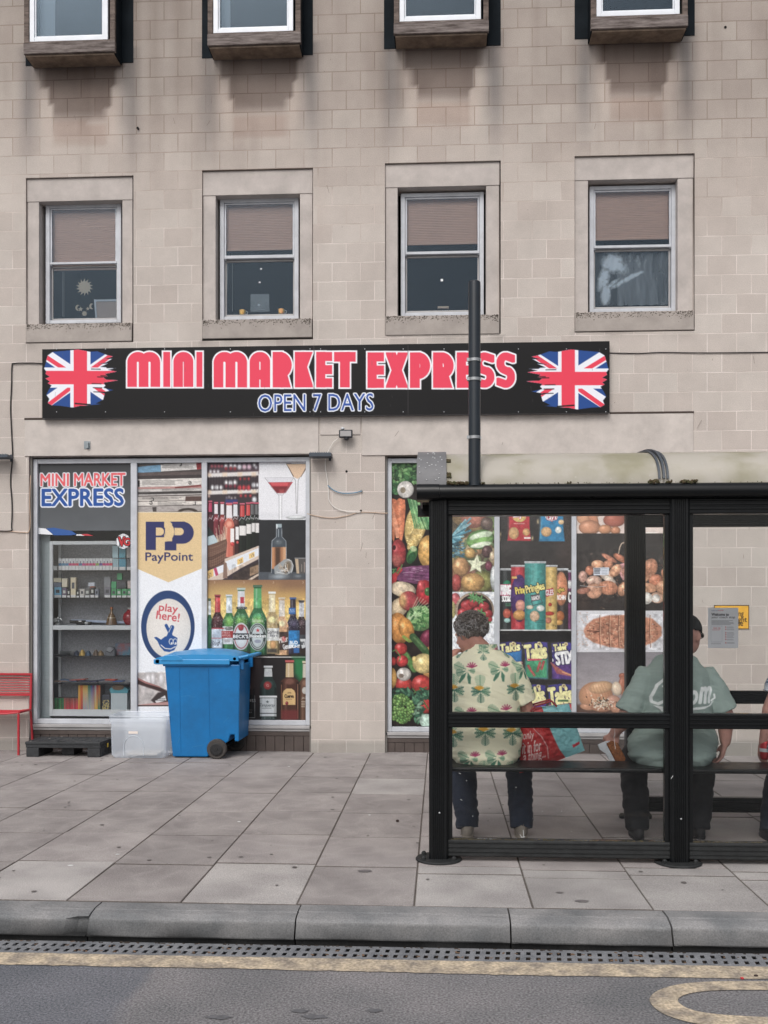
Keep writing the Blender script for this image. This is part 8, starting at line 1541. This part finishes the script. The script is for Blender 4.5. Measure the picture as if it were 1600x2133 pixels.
# --- printed shirt pattern, painted flat and laid on the cloth
def leaf_print(w=1.3, h=1.1, res=300):
    c = Cv(0, 0, 1, 1, plane=False); c.w, c.h = int(w*res), int(h*res); c.a = np.ones((c.h, c.w, 3))*np.array((246, 241, 212))/255.; c.yy, c.xx = np.mgrid[0:c.h, 0:c.w].astype(float); rr = random.Random(3)
    G1, G2, G3 = (86, 134, 110), (120, 162, 132), (64, 110, 94)
    def frond(x, y, a, L, cl, n=11, wd=.42):
        n = max(5, int(n*.75)); L *= .92
        dx, dy = math.cos(a), math.sin(a); c.line([(x, y), (x+dx*L, y+dy*L)], 1.6, cl)
        for k in range(n):
            t = (k+1)/(n+.5); bx, by = x+dx*L*t, y+dy*L*t; l = L*wd*math.sin(PI*min(1, t*.85+.12))
            for s_ in (-1, 1): c.line([(bx, by), (bx+(dx*.62-s_*dy*.78)*l, by+(dy*.62+s_*dx*.78)*l)], 1.0, cl)
    def motif_a(x, y, s_):
        for a in (2.7, 3.1, 3.5, .1, -.35, .45): frond(x, y, a, 24*s_, rr.choice([G1, G3]), 6, .26)
        frond(x, y+2, PI/2, 26*s_, G3, 8, .45); frond(x-1, y-4, -PI/2, 34*s_, G2, 10, .5)
        for k in range(6): c.line([(x-3, y-3), (x-3+11*s_*math.cos(-2.6+k*.42), y-3+8*s_*math.sin(-2.6+k*.42))], 2.6, (222, 166, 70))
    def motif_b(x, y, s_):
        frond(x-2, y, 3.5, 30*s_, G2, 10, .42); frond(x-3, y+4, 2.9, 22*s_, G1, 8, .5); frond(x+4, y+2, .2, 15*s_, G2, 7, .5)
        c.poly([(x, y+6), (x-4, y+16), (x-16*s_, y+33*s_), (x-19*s_, y+30*s_), (x-10, y+12)], G1); c.poly([(x+2, y+6), (x+8, y+14), (x+9*s_, y+34*s_), (x+4*s_, y+33*s_), (x+1, y+16)], G1)
        for k in range(6): c.line([(x+10, y-3), (x+10+12*s_*math.cos(-2.9+k*.5), y-3+11*s_*math.sin(-2.9+k*.5))], 2.2, (178, 76, 112))
    px = 58; py = 54; r = 0; y = 20
    while y < c.h:
        x = 20+(r % 2)*px*.5
        while x < c.w:
            (motif_a if r % 2 == 0 else motif_b)(x+rr.uniform(-5, 5), y+rr.uniform(-4, 4), rr.uniform(.72, .88)); x += px
        y += py*.74; r += 1
    return c
def sample(c, u, v): 
    ui = np.clip(u, 0, c.w-1.01); vi = np.clip(v, 0, c.h-1.01); x0 = ui.astype(int); y0 = vi.astype(int); fx_ = (ui-x0)[:, None]; fy_ = (vi-y0)[:, None]
    return (c.a[y0, x0]*(1-fx_)+c.a[y0, x0+1]*fx_)*(1-fy_)+(c.a[y0+1, x0]*(1-fx_)+c.a[y0+1, x0+1]*fx_)*fy_
LP = leaf_print()
def shirt_floral(me, p, rg, Yt):
    bm = bmesh.new(); bm.from_mesh(me); bmesh.ops.subdivide_edges(bm, edges=bm.edges, cuts=1, use_grid_fill=True); bm.to_mesh(me); bm.free()
    co = verts(me); x0 = rg[3][0]; dx = co[:, 0]-x0; dy = co[:, 1]-Yt
    u = (dx+.65)*300; u = u+np.sign(dx)*np.clip(dy+.02, 0, 1)*170; v = (rg[0][2]-co[:, 2]+.07)*300+np.clip(.1-abs(dx), 0, 1)*0
    setcol(me, sample(LP, u, v)); me.shade_smooth()
    o = link('shirt', me, vmat('shirt_print', .85, .2, bump=.15, bscale=160), p)
    m = MB(); t = rg[0]; n = 26      # collar
    base = len(m.v)
    for (r_, z, th) in ((1.02, -.01, 0), (1.0, .025, 0), (1.10, .030, 0), (1.22, -.016, 0)):
        for k in range(n): a = 2*PI*k/n; m.v.append((t[0]+t[3]*1.12*r_*math.cos(a), t[1]+.01+t[4]*1.25*r_*math.sin(a), t[2]+z-.010+.02*max(0, math.sin(a))*-1))
    for i in range(3):
        for k in range(n): k2 = (k+1) % n; m.f.append((i*n+k, i*n+k2, (i+1)*n+k2, (i+1)*n+k))
    me2 = m.mesh('collar'); c2 = verts(me2); bm = bmesh.new(); bm.from_mesh(me2); bmesh.ops.subdivide_edges(bm, edges=bm.edges, cuts=4, use_grid_fill=True); bm.to_mesh(me2); bm.free(); c2 = verts(me2)
    setcol(me2, sample(LP, (c2[:, 0]-x0+.3)*300, (c2[:, 2]-c2[:, 1]*.5)*300 % (LP.h-2))); me2.shade_smooth(); link('collar', me2, MATS['shirt_print'], o); return o
def shirt_tee(me, p, rg, Yt):
    bm = bmesh.new(); bm.from_mesh(me); bmesh.ops.subdivide_edges(bm, edges=bm.edges, cuts=1, use_grid_fill=True); bm.to_mesh(me); bm.free()
    c = Cv(0, 0, 10, 10, plane=False); res = 420; c.w, c.h = int(.62*res), int(.34*res); c.a = np.ones((c.h, c.w, 3))*np.array((152, 168, 163))/255.; c.yy, c.xx = np.mgrid[0:c.h, 0:c.w].astype(float); WHT = (244, 248, 248)
    k = res/327.       # print px per photo px
    def q(x, y): return ((x-1310)*k, (y-1390)*k)
    A, B_ = q(1364, 1413), q(1474, 1462)
    c.line([q(1386, 1424), q(1384, 1414), q(1374, 1411), q(1360, 1424), q(1349, 1448), q(1350, 1458), q(1360, 1461), q(1376, 1452), q(1384, 1444)], 5.5*k, WHT); c.line([q(1386, 1424), q(1378, 1430), q(1370, 1426)], 4*k, WHT)
    c.text('usto', *q(1377, 1430), *q(1436, 1460), WHT, bold=.055, shear=.42); c.text('m', *q(1438, 1428), *q(1470, 1458), WHT, bold=.055, shear=.45); c.line([q(1470, 1456), q(1477, 1450), q(1476, 1443)], 3.5*k, WHT)
    c.poly([q(1351, 1464), q(1372, 1466), q(1420, 1468), q(1460, 1464), q(1476, 1456), q(1470, 1463), q(1450, 1470), q(1410, 1474), q(1372, 1474), q(1366, 1476), q(1362, 1471)], WHT)
    c.text('MADE LIKE STYLE', *q(1367, 1475), *q(1452, 1484), (188, 196, 196))
    co = verts(me); nn = norms(me); X0 = WX(1310, Yt); Z0 = W(1400, 1390, Yt)[1]; cols = np.ones((len(co), 3))*np.array((152, 168, 163))/255.
    u = (co[:, 0]-X0)*res; v = (Z0-co[:, 2])*res; ok = (u > 1) & (u < c.w-2) & (v > 1) & (v < c.h-2) & (nn[:, 1] < -.15); cols[ok] = sample(c, u[ok], v[ok])
    setcol(me, cols); me.shade_smooth(); o = link('tee_shirt', me, vmat('tee_cloth', .9, .2, bump=.12, bscale=180), p)
    t = rg[0]; m = MB(); m.tube([(t[0]+t[3]*1.05*math.cos(a), t[1]+t[4]*1.1*math.sin(a), t[2]+.004-.012*max(0, math.sin(a))) for a in np.linspace(0, 2*PI, 30)], .009, 8, caps=False); m.build('neck_band', mat('tee_rib', S(144, 160, 156), .9), o, smooth=True); return o
def curly(p, H, hs, R):
    rr = random.Random(12); m = MB()
    m.ellipsoid(H(0, -.030, .040), (.104*hs, .104*hs, .096*hs), R, 24, 16); me = remesh(m, .008, 2); co = verts(me); nn = norms(me); co += nn*((vnoise(co[:, 0]*60+9, co[:, 2]*60+co[:, 1]*40+20, 1, 5, 3)-.4)*.02)[:, None]; setverts(me, co)
    hm = mat('hair_grey', S(140, 132, 128), .75, var=.55, vscale=34, col2=S(74, 67, 64), bump=.6, bscale=70); hl = mat('hair_silver', S(150, 145, 143), .7, var=.3, vscale=40)
    h = link('hair', me, hm, p, smooth=True, auto=False); dk = MB(); lt = MB()
    for k in range(620):
        a = rr.uniform(0, 2*PI); e_ = rr.uniform(-.55, 1.45); d = Vector((math.cos(a)*math.cos(e_), math.sin(a)*math.cos(e_), math.sin(e_)))
        if d.y > .35 and d.z < .35: continue
        b0 = H(0, -.030, .036)+R @ Vector((d.x*.102*hs, d.y*.102*hs, d.z*.095*hs)); dw = R @ d; t1 = dw.cross(Vector((rr.uniform(-1, 1), rr.uniform(-1, 1), rr.uniform(-1, 1)))).normalized()
        pts = []; r_ = rr.uniform(.006, .012); L = rr.uniform(.018, .036); t2 = dw.cross(t1)
        for j in range(6): u = j/5; pts.append(b0+dw*(.004+.010*math.sin(u*PI))+t1*(L*u)+t2*(r_*math.sin(u*5)))
        side = abs(d.x) > .6 and d.z < .25; (lt if (rr.random() < (.8 if side or d.z < -.2 else .13)) else dk).tube(pts, [.002, .0034, .0036, .0034, .0026, .001], 5)
    dk.build('dark_curls', mat('hair_dark', S(116, 107, 102), .7, var=.4, vscale=50), h, smooth=True); lt.build('silver_curls', hl, h, smooth=True)
def capped(p, H, hs, R):
    m = MB(); m.ellipsoid(H(0, -.010, .030), (.080*hs, .098*hs, .094*hs), R, 22, 14); me = remesh(m, .008, 1); bm = bmesh.new(); bm.from_mesh(me); c0 = H(0, 0, .018); up = R @ Vector((0, .12, 1)).normalized()
    bmesh.ops.delete(bm, geom=[v for v in bm.verts if (v.co-c0).dot(up) < 0], context='VERTS'); bm.to_mesh(me); bm.free()
    blkf = mat('cap_black', S(34, 35, 38), .9, var=.2, vscale=30, bump=.3, bscale=200); cp = link('cap', me, blkf, p, smooth=True, auto=False)
    s_ = cp.modifiers.new('thick', 'SOLIDIFY'); s_.thickness = .006; s_.offset = 1
    m = MB(); n = 14; base = []
    for j, (f_, dz) in enumerate(((.085, .024), (.12, .020), (.150, .010), (.160, .002))):
        for k in range(n): a = -.95+1.9*k/(n-1); base.append(H(math.sin(a)*.078*(1.0 if j < 2 else .86), f_*math.cos(a*.9)*1.0+.0, dz-.010*abs(math.sin(a))))
    m.add(base, [(j*n+k, j*n+k+1, (j+1)*n+k+1, (j+1)*n+k) for j in range(3) for k in range(n-1)]); pk = m.build('peak', blkf, cp, smooth=True); s_ = pk.modifiers.new('thick', 'SOLIDIFY'); s_.thickness = .006
    m = MB(); m.loft([(0, 0, 0, .1, .1)], 4) if 0 else None
    m.ellipsoid(H(0, -.062, -.012), (.060*hs, .040*hs, .045*hs), R, 18, 12); m.build('hair', mat('hair_short', S(62, 48, 42), .9, var=.4, vscale=60, bump=.6, bscale=120), p, smooth=True)
    gm = mat('glasses_black', S(22, 22, 24), .35); gl = MB()
    for s2 in (-1, 1): gl.tube([H(s2*.074, -.005, .012), H(s2*.070, .06, .012), H(s2*.058, .098, .010)], .003, 6); gl.tube([H(s2*.033+.024*math.cos(a), .102, .004+.019*math.sin(a)) for a in np.linspace(0, 2*PI, 14)], .003, 6, caps=False)
    gl.tube([H(-.010, .104, .008), H(.010, .104, .008)], .003, 6); gl.build('glasses', gm, p, smooth=True)
def long_hair(p, H, hs, R):
    m = MB(); m.ellipsoid(H(0, -.02, .03), (.086*hs, .098*hs, .095*hs), R, 22, 14); m.ellipsoid(H(0, -.06, -.07), (.075, .04, .10), R); link('hair', remesh(m, .009, 3), mat('hair_brown', S(80, 58, 46), .8, var=.3, vscale=30), p, smooth=True, auto=False)
Y1 = G(975, 1745)[1]-.20
def legset(Yt, l, r, kneez=.50, fz_=.12):
    out = []
    for (hipx, kx, ax, ady) in (l, r):
        hip = Vector((WX(hipx, Yt), Yt+.06, .60)); kn = Vector((WX(kx, Yt+.42), Yt+.42, kneez)); an = Vector((WX(ax, Yt+ady), Yt+ady, .085)); out.append((hip, kn, an))
    return out
# man in the leaf print shirt
rings1 = [(1349, 984, 1032, .062, .10), (1357, 968, 1048, .080, .09), (1370, 942, 1068, .105, .08), (1387, 926, 1086, .125, .06), (1415, 926, 1080, .14, .04), (1455, 926, 1079, .15, .02), (1500, 924, 1086, .155, 0), (1540, 926, 1087, .165, -.02), (1572, 934, 1084, .165, -.03), (1592, 955, 1068, .15, -.03), (1599, 985, 1040, .10, -.03)]
sR = V3(1072, 1398, Y1+.05); eR = V3(1098, 1478, Y1+.07); wR = V3(1092, 1506, Y1+.26); sL = V3(934, 1398, Y1+.05); eL = V3(915, 1462, Y1+.20); wL = V3(936, 1386, Y1+.26)
person('man with curly grey hair in cream leaf print shirt hunched on the bench', 1005, Y1, 0, rings1, (196, 142, 126), shirt_floral, (28, 36, 52),
       dict(px=977, py=1321, dy=.13, s=1.0, dir=(-.75, .62, -.38), up=(-.18, .30, 1)),
       [dict(shoulder=sR, elbow=eR, wrist=wR, hand_dir=(-.3, .9, -.2), palm=(0, 0, -1), curl=.7, sleeve=.80, thumb=-1, sr=(.078, .080)), dict(shoulder=sL, elbow=eL, wrist=wL, hand_dir=(.35, .1, 1), palm=(.6, .3, -.1), curl=1.0, sleeve=.7, thumb=1, sr=(.078, .080))],
       legset(Y1, (968, 960, 974, .25), (1050, 1080, 1086, .25)), (126, 118, 108), curly)
# man in the grey-green tee with a cap
Y2 = Y1+.0
rings2 = [(1362, 1392, 1440, .062, .07), (1368, 1374, 1452, .09, .06), (1380, 1362, 1460, .12, .05), (1396, 1345, 1476, .145, .03), (1424, 1343, 1478, .165, .02), (1460, 1341, 1479, .175, .0), (1500, 1334, 1482, .185, 0), (1540, 1308, 1492, .195, -.01), (1568, 1306, 1488, .195, -.02), (1588, 1325, 1470, .17, -.02), (1597, 1355, 1440, .12, -.02)]
person('man in black cap and grey-green lettered tee seated on the bench', 1405, Y2, 0, rings2, (198, 150, 138), shirt_tee, (32, 32, 36),
       dict(px=1433, py=1323, dy=.07, s=1.04, dir=(.62, .78, -.08), up=(.02, .05, 1)),
       [dict(shoulder=V3(1349, 1409, Y2+.03), elbow=V3(1304, 1494, Y2+.02), wrist=V3(1280, 1527, Y2+.10), hand_dir=(-.15, .35, -1), palm=(.3, .8, .2), curl=.95, sleeve=.90, sr=(.083, .089), r=(.062, .055, .048, .033), hs=1.05, thumb=-1), dict(shoulder=V3(1469, 1409, Y2+.03), elbow=V3(1511, 1492, Y2-.01), wrist=V3(1511, 1545, Y2+.0), hand_dir=(-.22, .1, -1), palm=(-1, .2, -.1), curl=.55, sleeve=.90, sr=(.083, .089), r=(.062, .055, .048, .034), hs=1.0, thumb=1)],
       legset(Y2, (1345, 1318, 1328, .24), (1452, 1462, 1455, .30)), (34, 34, 38), capped)
# third person, mostly outside the right edge
def shirt_pale(me, p, rg, Yt):
    co = verts(me); n = vnoise(co[:, 0]*60+30, co[:, 2]*60+co[:, 1]*30+40, 1.5, 3, 3); cols = np.where((n > .52)[:, None], np.array((176, 190, 208)), np.array((70, 90, 122)))/255.; cols = np.where((n > .56)[:, None], np.array((206, 214, 226))/255., cols)
    setcol(me, cols); me.shade_smooth(); return link('blouse', me, vmat('blouse_print', .85, .2), p)
o3 = 312; rings3 = [(y, a+o3-18, b_+o3-34, c, d) for (y, a, b_, c, d) in rings2]
Y3 = Y2
def tattoo(px, py): return V3(px, py, Y3+.0)
person('person in a pale blue patterned top half cut off by the right edge', 1700, Y3, 0, rings3, (192, 146, 134), shirt_pale, (44, 50, 62),
       dict(px=1706, py=1322, dy=.07, s=.98, dir=(.1, 1, -.1), up=(0, 0, 1)),
       [dict(shoulder=V3(1634, 1402, Y3+.02), elbow=V3(1603, 1478, Y3+.02), wrist=V3(1590, 1548, Y3+.05), hand_dir=(.0, .2, -1), palm=(.9, .3, -.1), curl=.5, sleeve=.62, sr=(.075, .088), r=(.05, .044, .038, .028), thumb=-1), dict(shoulder=V3(1760, 1402, Y3+.02), elbow=V3(1790, 1482, Y3+.03), wrist=V3(1770, 1520, Y3+.25), hand_dir=(-.3, 1, -.1), palm=(0, 0, -1), curl=.5, sleeve=.62, sr=(.075, .08), thumb=-1)],
       legset(Y3, (1650, 1632, 1606, .24), (1748, 1760, 1757, .30)), (60, 60, 66), long_hair)
t = thing('drink_can', 'red can held low at the right edge of the picture', 'can', tuple(V3(1596, 1575, Y3+.04))); c3 = V3(1594, 1562, Y3+.045)
MB().lathe([(.024, -.06), (.031, -.052), (.033, -.04), (.033, .04), (.026, .055), (.024, .058)], tuple(c3), 'z', 24).build('can', mat('can_red', S(176, 36, 44), .3, metal=.3), t, smooth=True); MB().lathe([(.0335, -.01), (.0335, .012)], tuple(c3), 'z', 24).build('can_band', mat('can_white', S(206, 208, 212), .4), t, smooth=True)
# ------------------------------------------------------------------ things they carry
Yc = Y1+.02
BQ = [(1083, 1480), (1188, 1468), (1221, 1566), (1084, 1614)]     # corners of the carrier bag
cv = Cv(0, 0, 10, 10, plane=False); cv.w, cv.h = 300, 300; cv.a = np.ones((300, 300, 3))*np.array((176, 48, 50))/255.; cv.yy, cv.xx = np.mgrid[0:300, 0:300].astype(float)
def bilin(u, v): a, b_, c, d = BQ; return ((a[0]*(1-u)+b_[0]*u)*(1-v)+(d[0]*(1-u)+c[0]*u)*v, (a[1]*(1-u)+b_[1]*u)*(1-v)+(d[1]*(1-u)+c[1]*u)*v)
def ib(px, py):
    u, v = .5, .5
    for _ in range(12):
        x, y = bilin(u, v); ex, ey = px-x, py-y; du, dv = 1e-3, 1e-3; xu, yu = bilin(u+du, v); xv, yv = bilin(u, v+dv); J = np.array([[(xu-x)/du, (xv-x)/dv], [(yu-y)/du, (yv-y)/dv]]); s_ = np.linalg.solve(J, np.array([ex, ey])); u += s_[0]; v += s_[1]
    return (u*299, v*299)
TQ = (132, 190, 196)
cv.poly([ib(*p) for p in ((1120, 1440), (1145, 1517), (1165, 1560), (1182, 1583), (1190, 1640), (1300, 1640), (1260, 1440))], TQ, soft=1.5)
cv.line([ib(*p) for p in ((1108, 1500), (1112, 1518), (1128, 1534), (1140, 1555), (1143, 1580))], 5, (206, 150, 150))
def btext(s_, x0, y0, x1, y1): a = ib(x0, y0); b_ = ib(x1, y1); cv.text(s_, a[0], a[1]-3, b_[0], b_[1]+3, (226, 206, 204), bold=.01, shear=.1, rot=2)
btext('only', 1090, 1527, 1113, 1541); btext('it in for', 1089, 1549, 1128, 1561); btext('a thing...', 1091, 1570, 1138, 1582)
a = ib(1194, 1556); b_ = ib(1209, 1551); cv.poly([ib(1193, 1553), ib(1208, 1546), ib(1210, 1551), ib(1195, 1559)], (196, 56, 70))
N = 110; U, Vv = np.meshgrid(np.linspace(0, 1, N), np.linspace(0, 1, N)); PXY = np.array([bilin(u, v) for u, v in zip(U.ravel(), Vv.ravel())])
def sheet(sgn, base):
    bul = (np.sin(PI*U)*np.sin(PI*np.clip(Vv*.93+.04, 0, 1)))**.5*.075; cr = (vnoise(U*30, Vv*30, 5, 4, 4)-.5)*.030+(vnoise(U*30+9, Vv*30, 2, 6, 2)-.5)*.010
    y = Yc+.06+sgn*(bul+cr*(np.sin(PI*U)*np.sin(PI*Vv))**.3).ravel() - (0 if sgn < 0 else .0)
    out = np.array([(W(p[0], p[1], Yc)[0], yy_, W(p[0], p[1], Yc)[1]) for p, yy_ in zip(PXY, y)]); return out
f_ = sheet(-1, 0); b2 = sheet(1, 0); idx = np.arange(N*N).reshape(N, N); q = np.stack([idx[:-1, :-1], idx[1:, :-1], idx[1:, 1:], idx[:-1, 1:]], -1).reshape(-1, 4); q2 = q[:, ::-1]+N*N
per = np.concatenate([idx[0, :], idx[1:, -1], idx[-1, -2::-1], idx[-2:0:-1, 0]]); nx_ = np.roll(per, -1); side_ = np.stack([per, per+N*N, nx_+N*N, nx_], -1)
me = mesh_np('bag', np.vstack([f_, b2]), np.vstack([q, q2, side_])); cc = sample(cv, U.ravel()*299, Vv.ravel()*299); setcol(me, np.vstack([cc, cc])); me.shade_smooth()
bt = thing('carrier_bag', 'crumpled red and turquoise carrier bag with white handwriting resting on the bench', 'bag', tuple(V3(1150, 1600, Yc))); link('bag_body', me, vmat('bag_print', .45, .4, bump=.2, bscale=30), bt)
for dy in (.0, .11): h0 = V3(1105, 1482, Yc); h1 = V3(1160, 1472, Yc); MB().tube([h0+Vector((0, dy, 0)), h0+Vector((.03, dy, .035)), h1+Vector((-.03, dy, .035)), h1+Vector((0, dy, 0))], .006, 8).build('handle', mat('bag_handle', S(150, 40, 46), .6), bt, smooth=True)
# flat pastry in a paper bag in the capped man's left hand
Yp = Y2+.10
def slabpx(pts, Y, t, name, m_, par, bev=.003): m = MB(); m.prism([W(x, y, Y) for x, y in pts], Y, Y+t, 'y'); return m.build(name, m_, par, bevel=bev)
ps = thing('paper_bag', 'white paper bag with a brown filled pastry, held low by the capped man', 'food bag', tuple(V3(1280, 1580, Yp)))
slabpx([(1246, 1552), (1262, 1545), (1272, 1544), (1290, 1580), (1294, 1588), (1272, 1588), (1262, 1570), (1250, 1562)], Yp-.012, .03, 'paper', mat('white_paper', S(206, 210, 216), .8, var=.1, vscale=30, bump=.5, bscale=30), ps)
slabpx([(1263, 1549), (1275, 1543), (1287, 1548), (1304, 1580), (1302, 1586), (1284, 1589)], Yp-.022, .018, 'pastry', mat('pastry_brown', S(160, 98, 52), .8, var=.45, vscale=45, col2=S(104, 60, 34), bump=.9, bscale=60), ps, .006)
# litter on the paving and in the channel
lm = mat('white_litter', S(214, 216, 216), .8); bmn = mat('brown_leaf', S(112, 88, 68), .85, var=.4, vscale=20)
for k, (px, py, w, m_, lab) in enumerate([(498, 1712, .013, lm, 'flat white gum spot on a slab left of the shelter'), (245, 1780, .013, lm, 'white gum spot near the middle left slabs'), (147, 1803, .018, lm, 'white paint splash beside the light slab'), (602, 1597, .010, lm, 'small white scrap near the wall'), (770, 1698, .010, lm, 'white fragment near the shelter post')]):
    x, y = G(px, py); o = MB().ellipsoid((x, y, .002), (w, w*.55, .0016), seg=10, ring=4).build('litter', m_); tag(o, lab, 'litter')
x, y = G(828, 1712); o = MB().ellipsoid((x, y, .008), (.012, .010, .009), seg=8, ring=6).build('pebble', mat('dark_pebble', S(50, 36, 32), .8)); tag(o, 'dark pebble on the slab left of the shelter post', 'pebble')
x, y = G(1546, 2041, RZ); o = MB().obox((x, y, RZ+.008), (.006, .002, 0), (-.002, .004, .001), (0, 0, .002)).build('litter', mat('red_litter', S(190, 60, 66), .6)); tag(o, 'tiny red scrap on the road by the yellow line', 'litter')
x, y = G(1575, 2035, RZ); o = MB().ellipsoid((x, y, RZ+.006), (.010, .008, .005), seg=8, ring=6).build('pebble', mat('dark_pebble', S(50, 36, 32), .8)); tag(o, 'dark pebble on the yellow line near the right edge', 'pebble')
m = MB(); rr = random.Random(30)
for k in range(150):
    x = rr.uniform(-2.4, 2.4); v = rr.random(); y = CH1+(CH0-CH1)*(.28 if v < .45 else (.67 if v < .85 else rr.uniform(.8, 1))); a = rr.uniform(0, PI); L_ = rr.uniform(.004, .011)
    m.obox((x, y, RZ-.002+rr.uniform(0, .007)), (L_*math.cos(a), L_*math.sin(a), 0), (-L_*.5*math.sin(a), L_*.5*math.cos(a), 0), (0, 0, .0012))
o = m.build('leaf_litter', bmn, origin=(0, CH0, RZ)); tag(o, 'brown leaf crumbs caught in the slots of the drain channel', 'leaf litter'); o['kind'] = 'stuff'
m = MB()
for k in range(160):
    x = rr.uniform(-2.4, 2.6); m.ellipsoid((x, CH0-.006+rr.uniform(-.010, .004), RZ+.003), (rr.uniform(.003, .012), .004, rr.uniform(.002, .005)), seg=6, ring=3)
o = m.build('gutter_dirt', mat('gutter_dirt', S(58, 50, 44), .95, var=.4, vscale=40), origin=(0, CH0, RZ)); tag(o, 'line of dark grit lying at the foot of the kerb', 'grit'); o['kind'] = 'stuff'
m = MB()
for k in range(40):     # dark gum and oil blots on road and paving
    pass
for k, (px, py, rx, ry) in enumerate([(625, 2107, .034, .018), (455, 2120, .05, .02), (780, 2106, .03, .018), (655, 2119, .05, .02), (632, 2100, .0, .0)]):
    if rx == 0: continue
    x, y = G(px, py, RZ); n = 18; m.add([(x+rx*math.cos(2*PI*j/n)*(1+.25*math.sin(j*2.1+k)), y+ry*math.sin(2*PI*j/n)*(1+.25*math.cos(j*1.7+k)), RZ+.0035) for j in range(n)], [tuple(range(n))])
o = m.build('oil_spots', mat('oil_dark', S(100, 100, 103), .85, var=.3, vscale=30), origin=(0, -6, RZ)); structure(o)
for k, (px, py, rx) in enumerate([(1212, 1878, .035), (1166, 1860, .02), (1180, 1697, .0), (760, 1815, .04)]):
    if rx == 0: continue
    m = MB(); x, y = G(px, py); n = 18; m.add([(x+rx*math.cos(2*PI*j/n)*(1+.15*math.sin(j*2.1+k)), y+rx*.6*math.sin(2*PI*j/n), .004) for j in range(n)], [tuple(range(n))]); structure(m.build('paving_stain', mat('stain_grey', S(112, 107, 107), .9, var=.2, vscale=20), origin=(x, y, 0)))
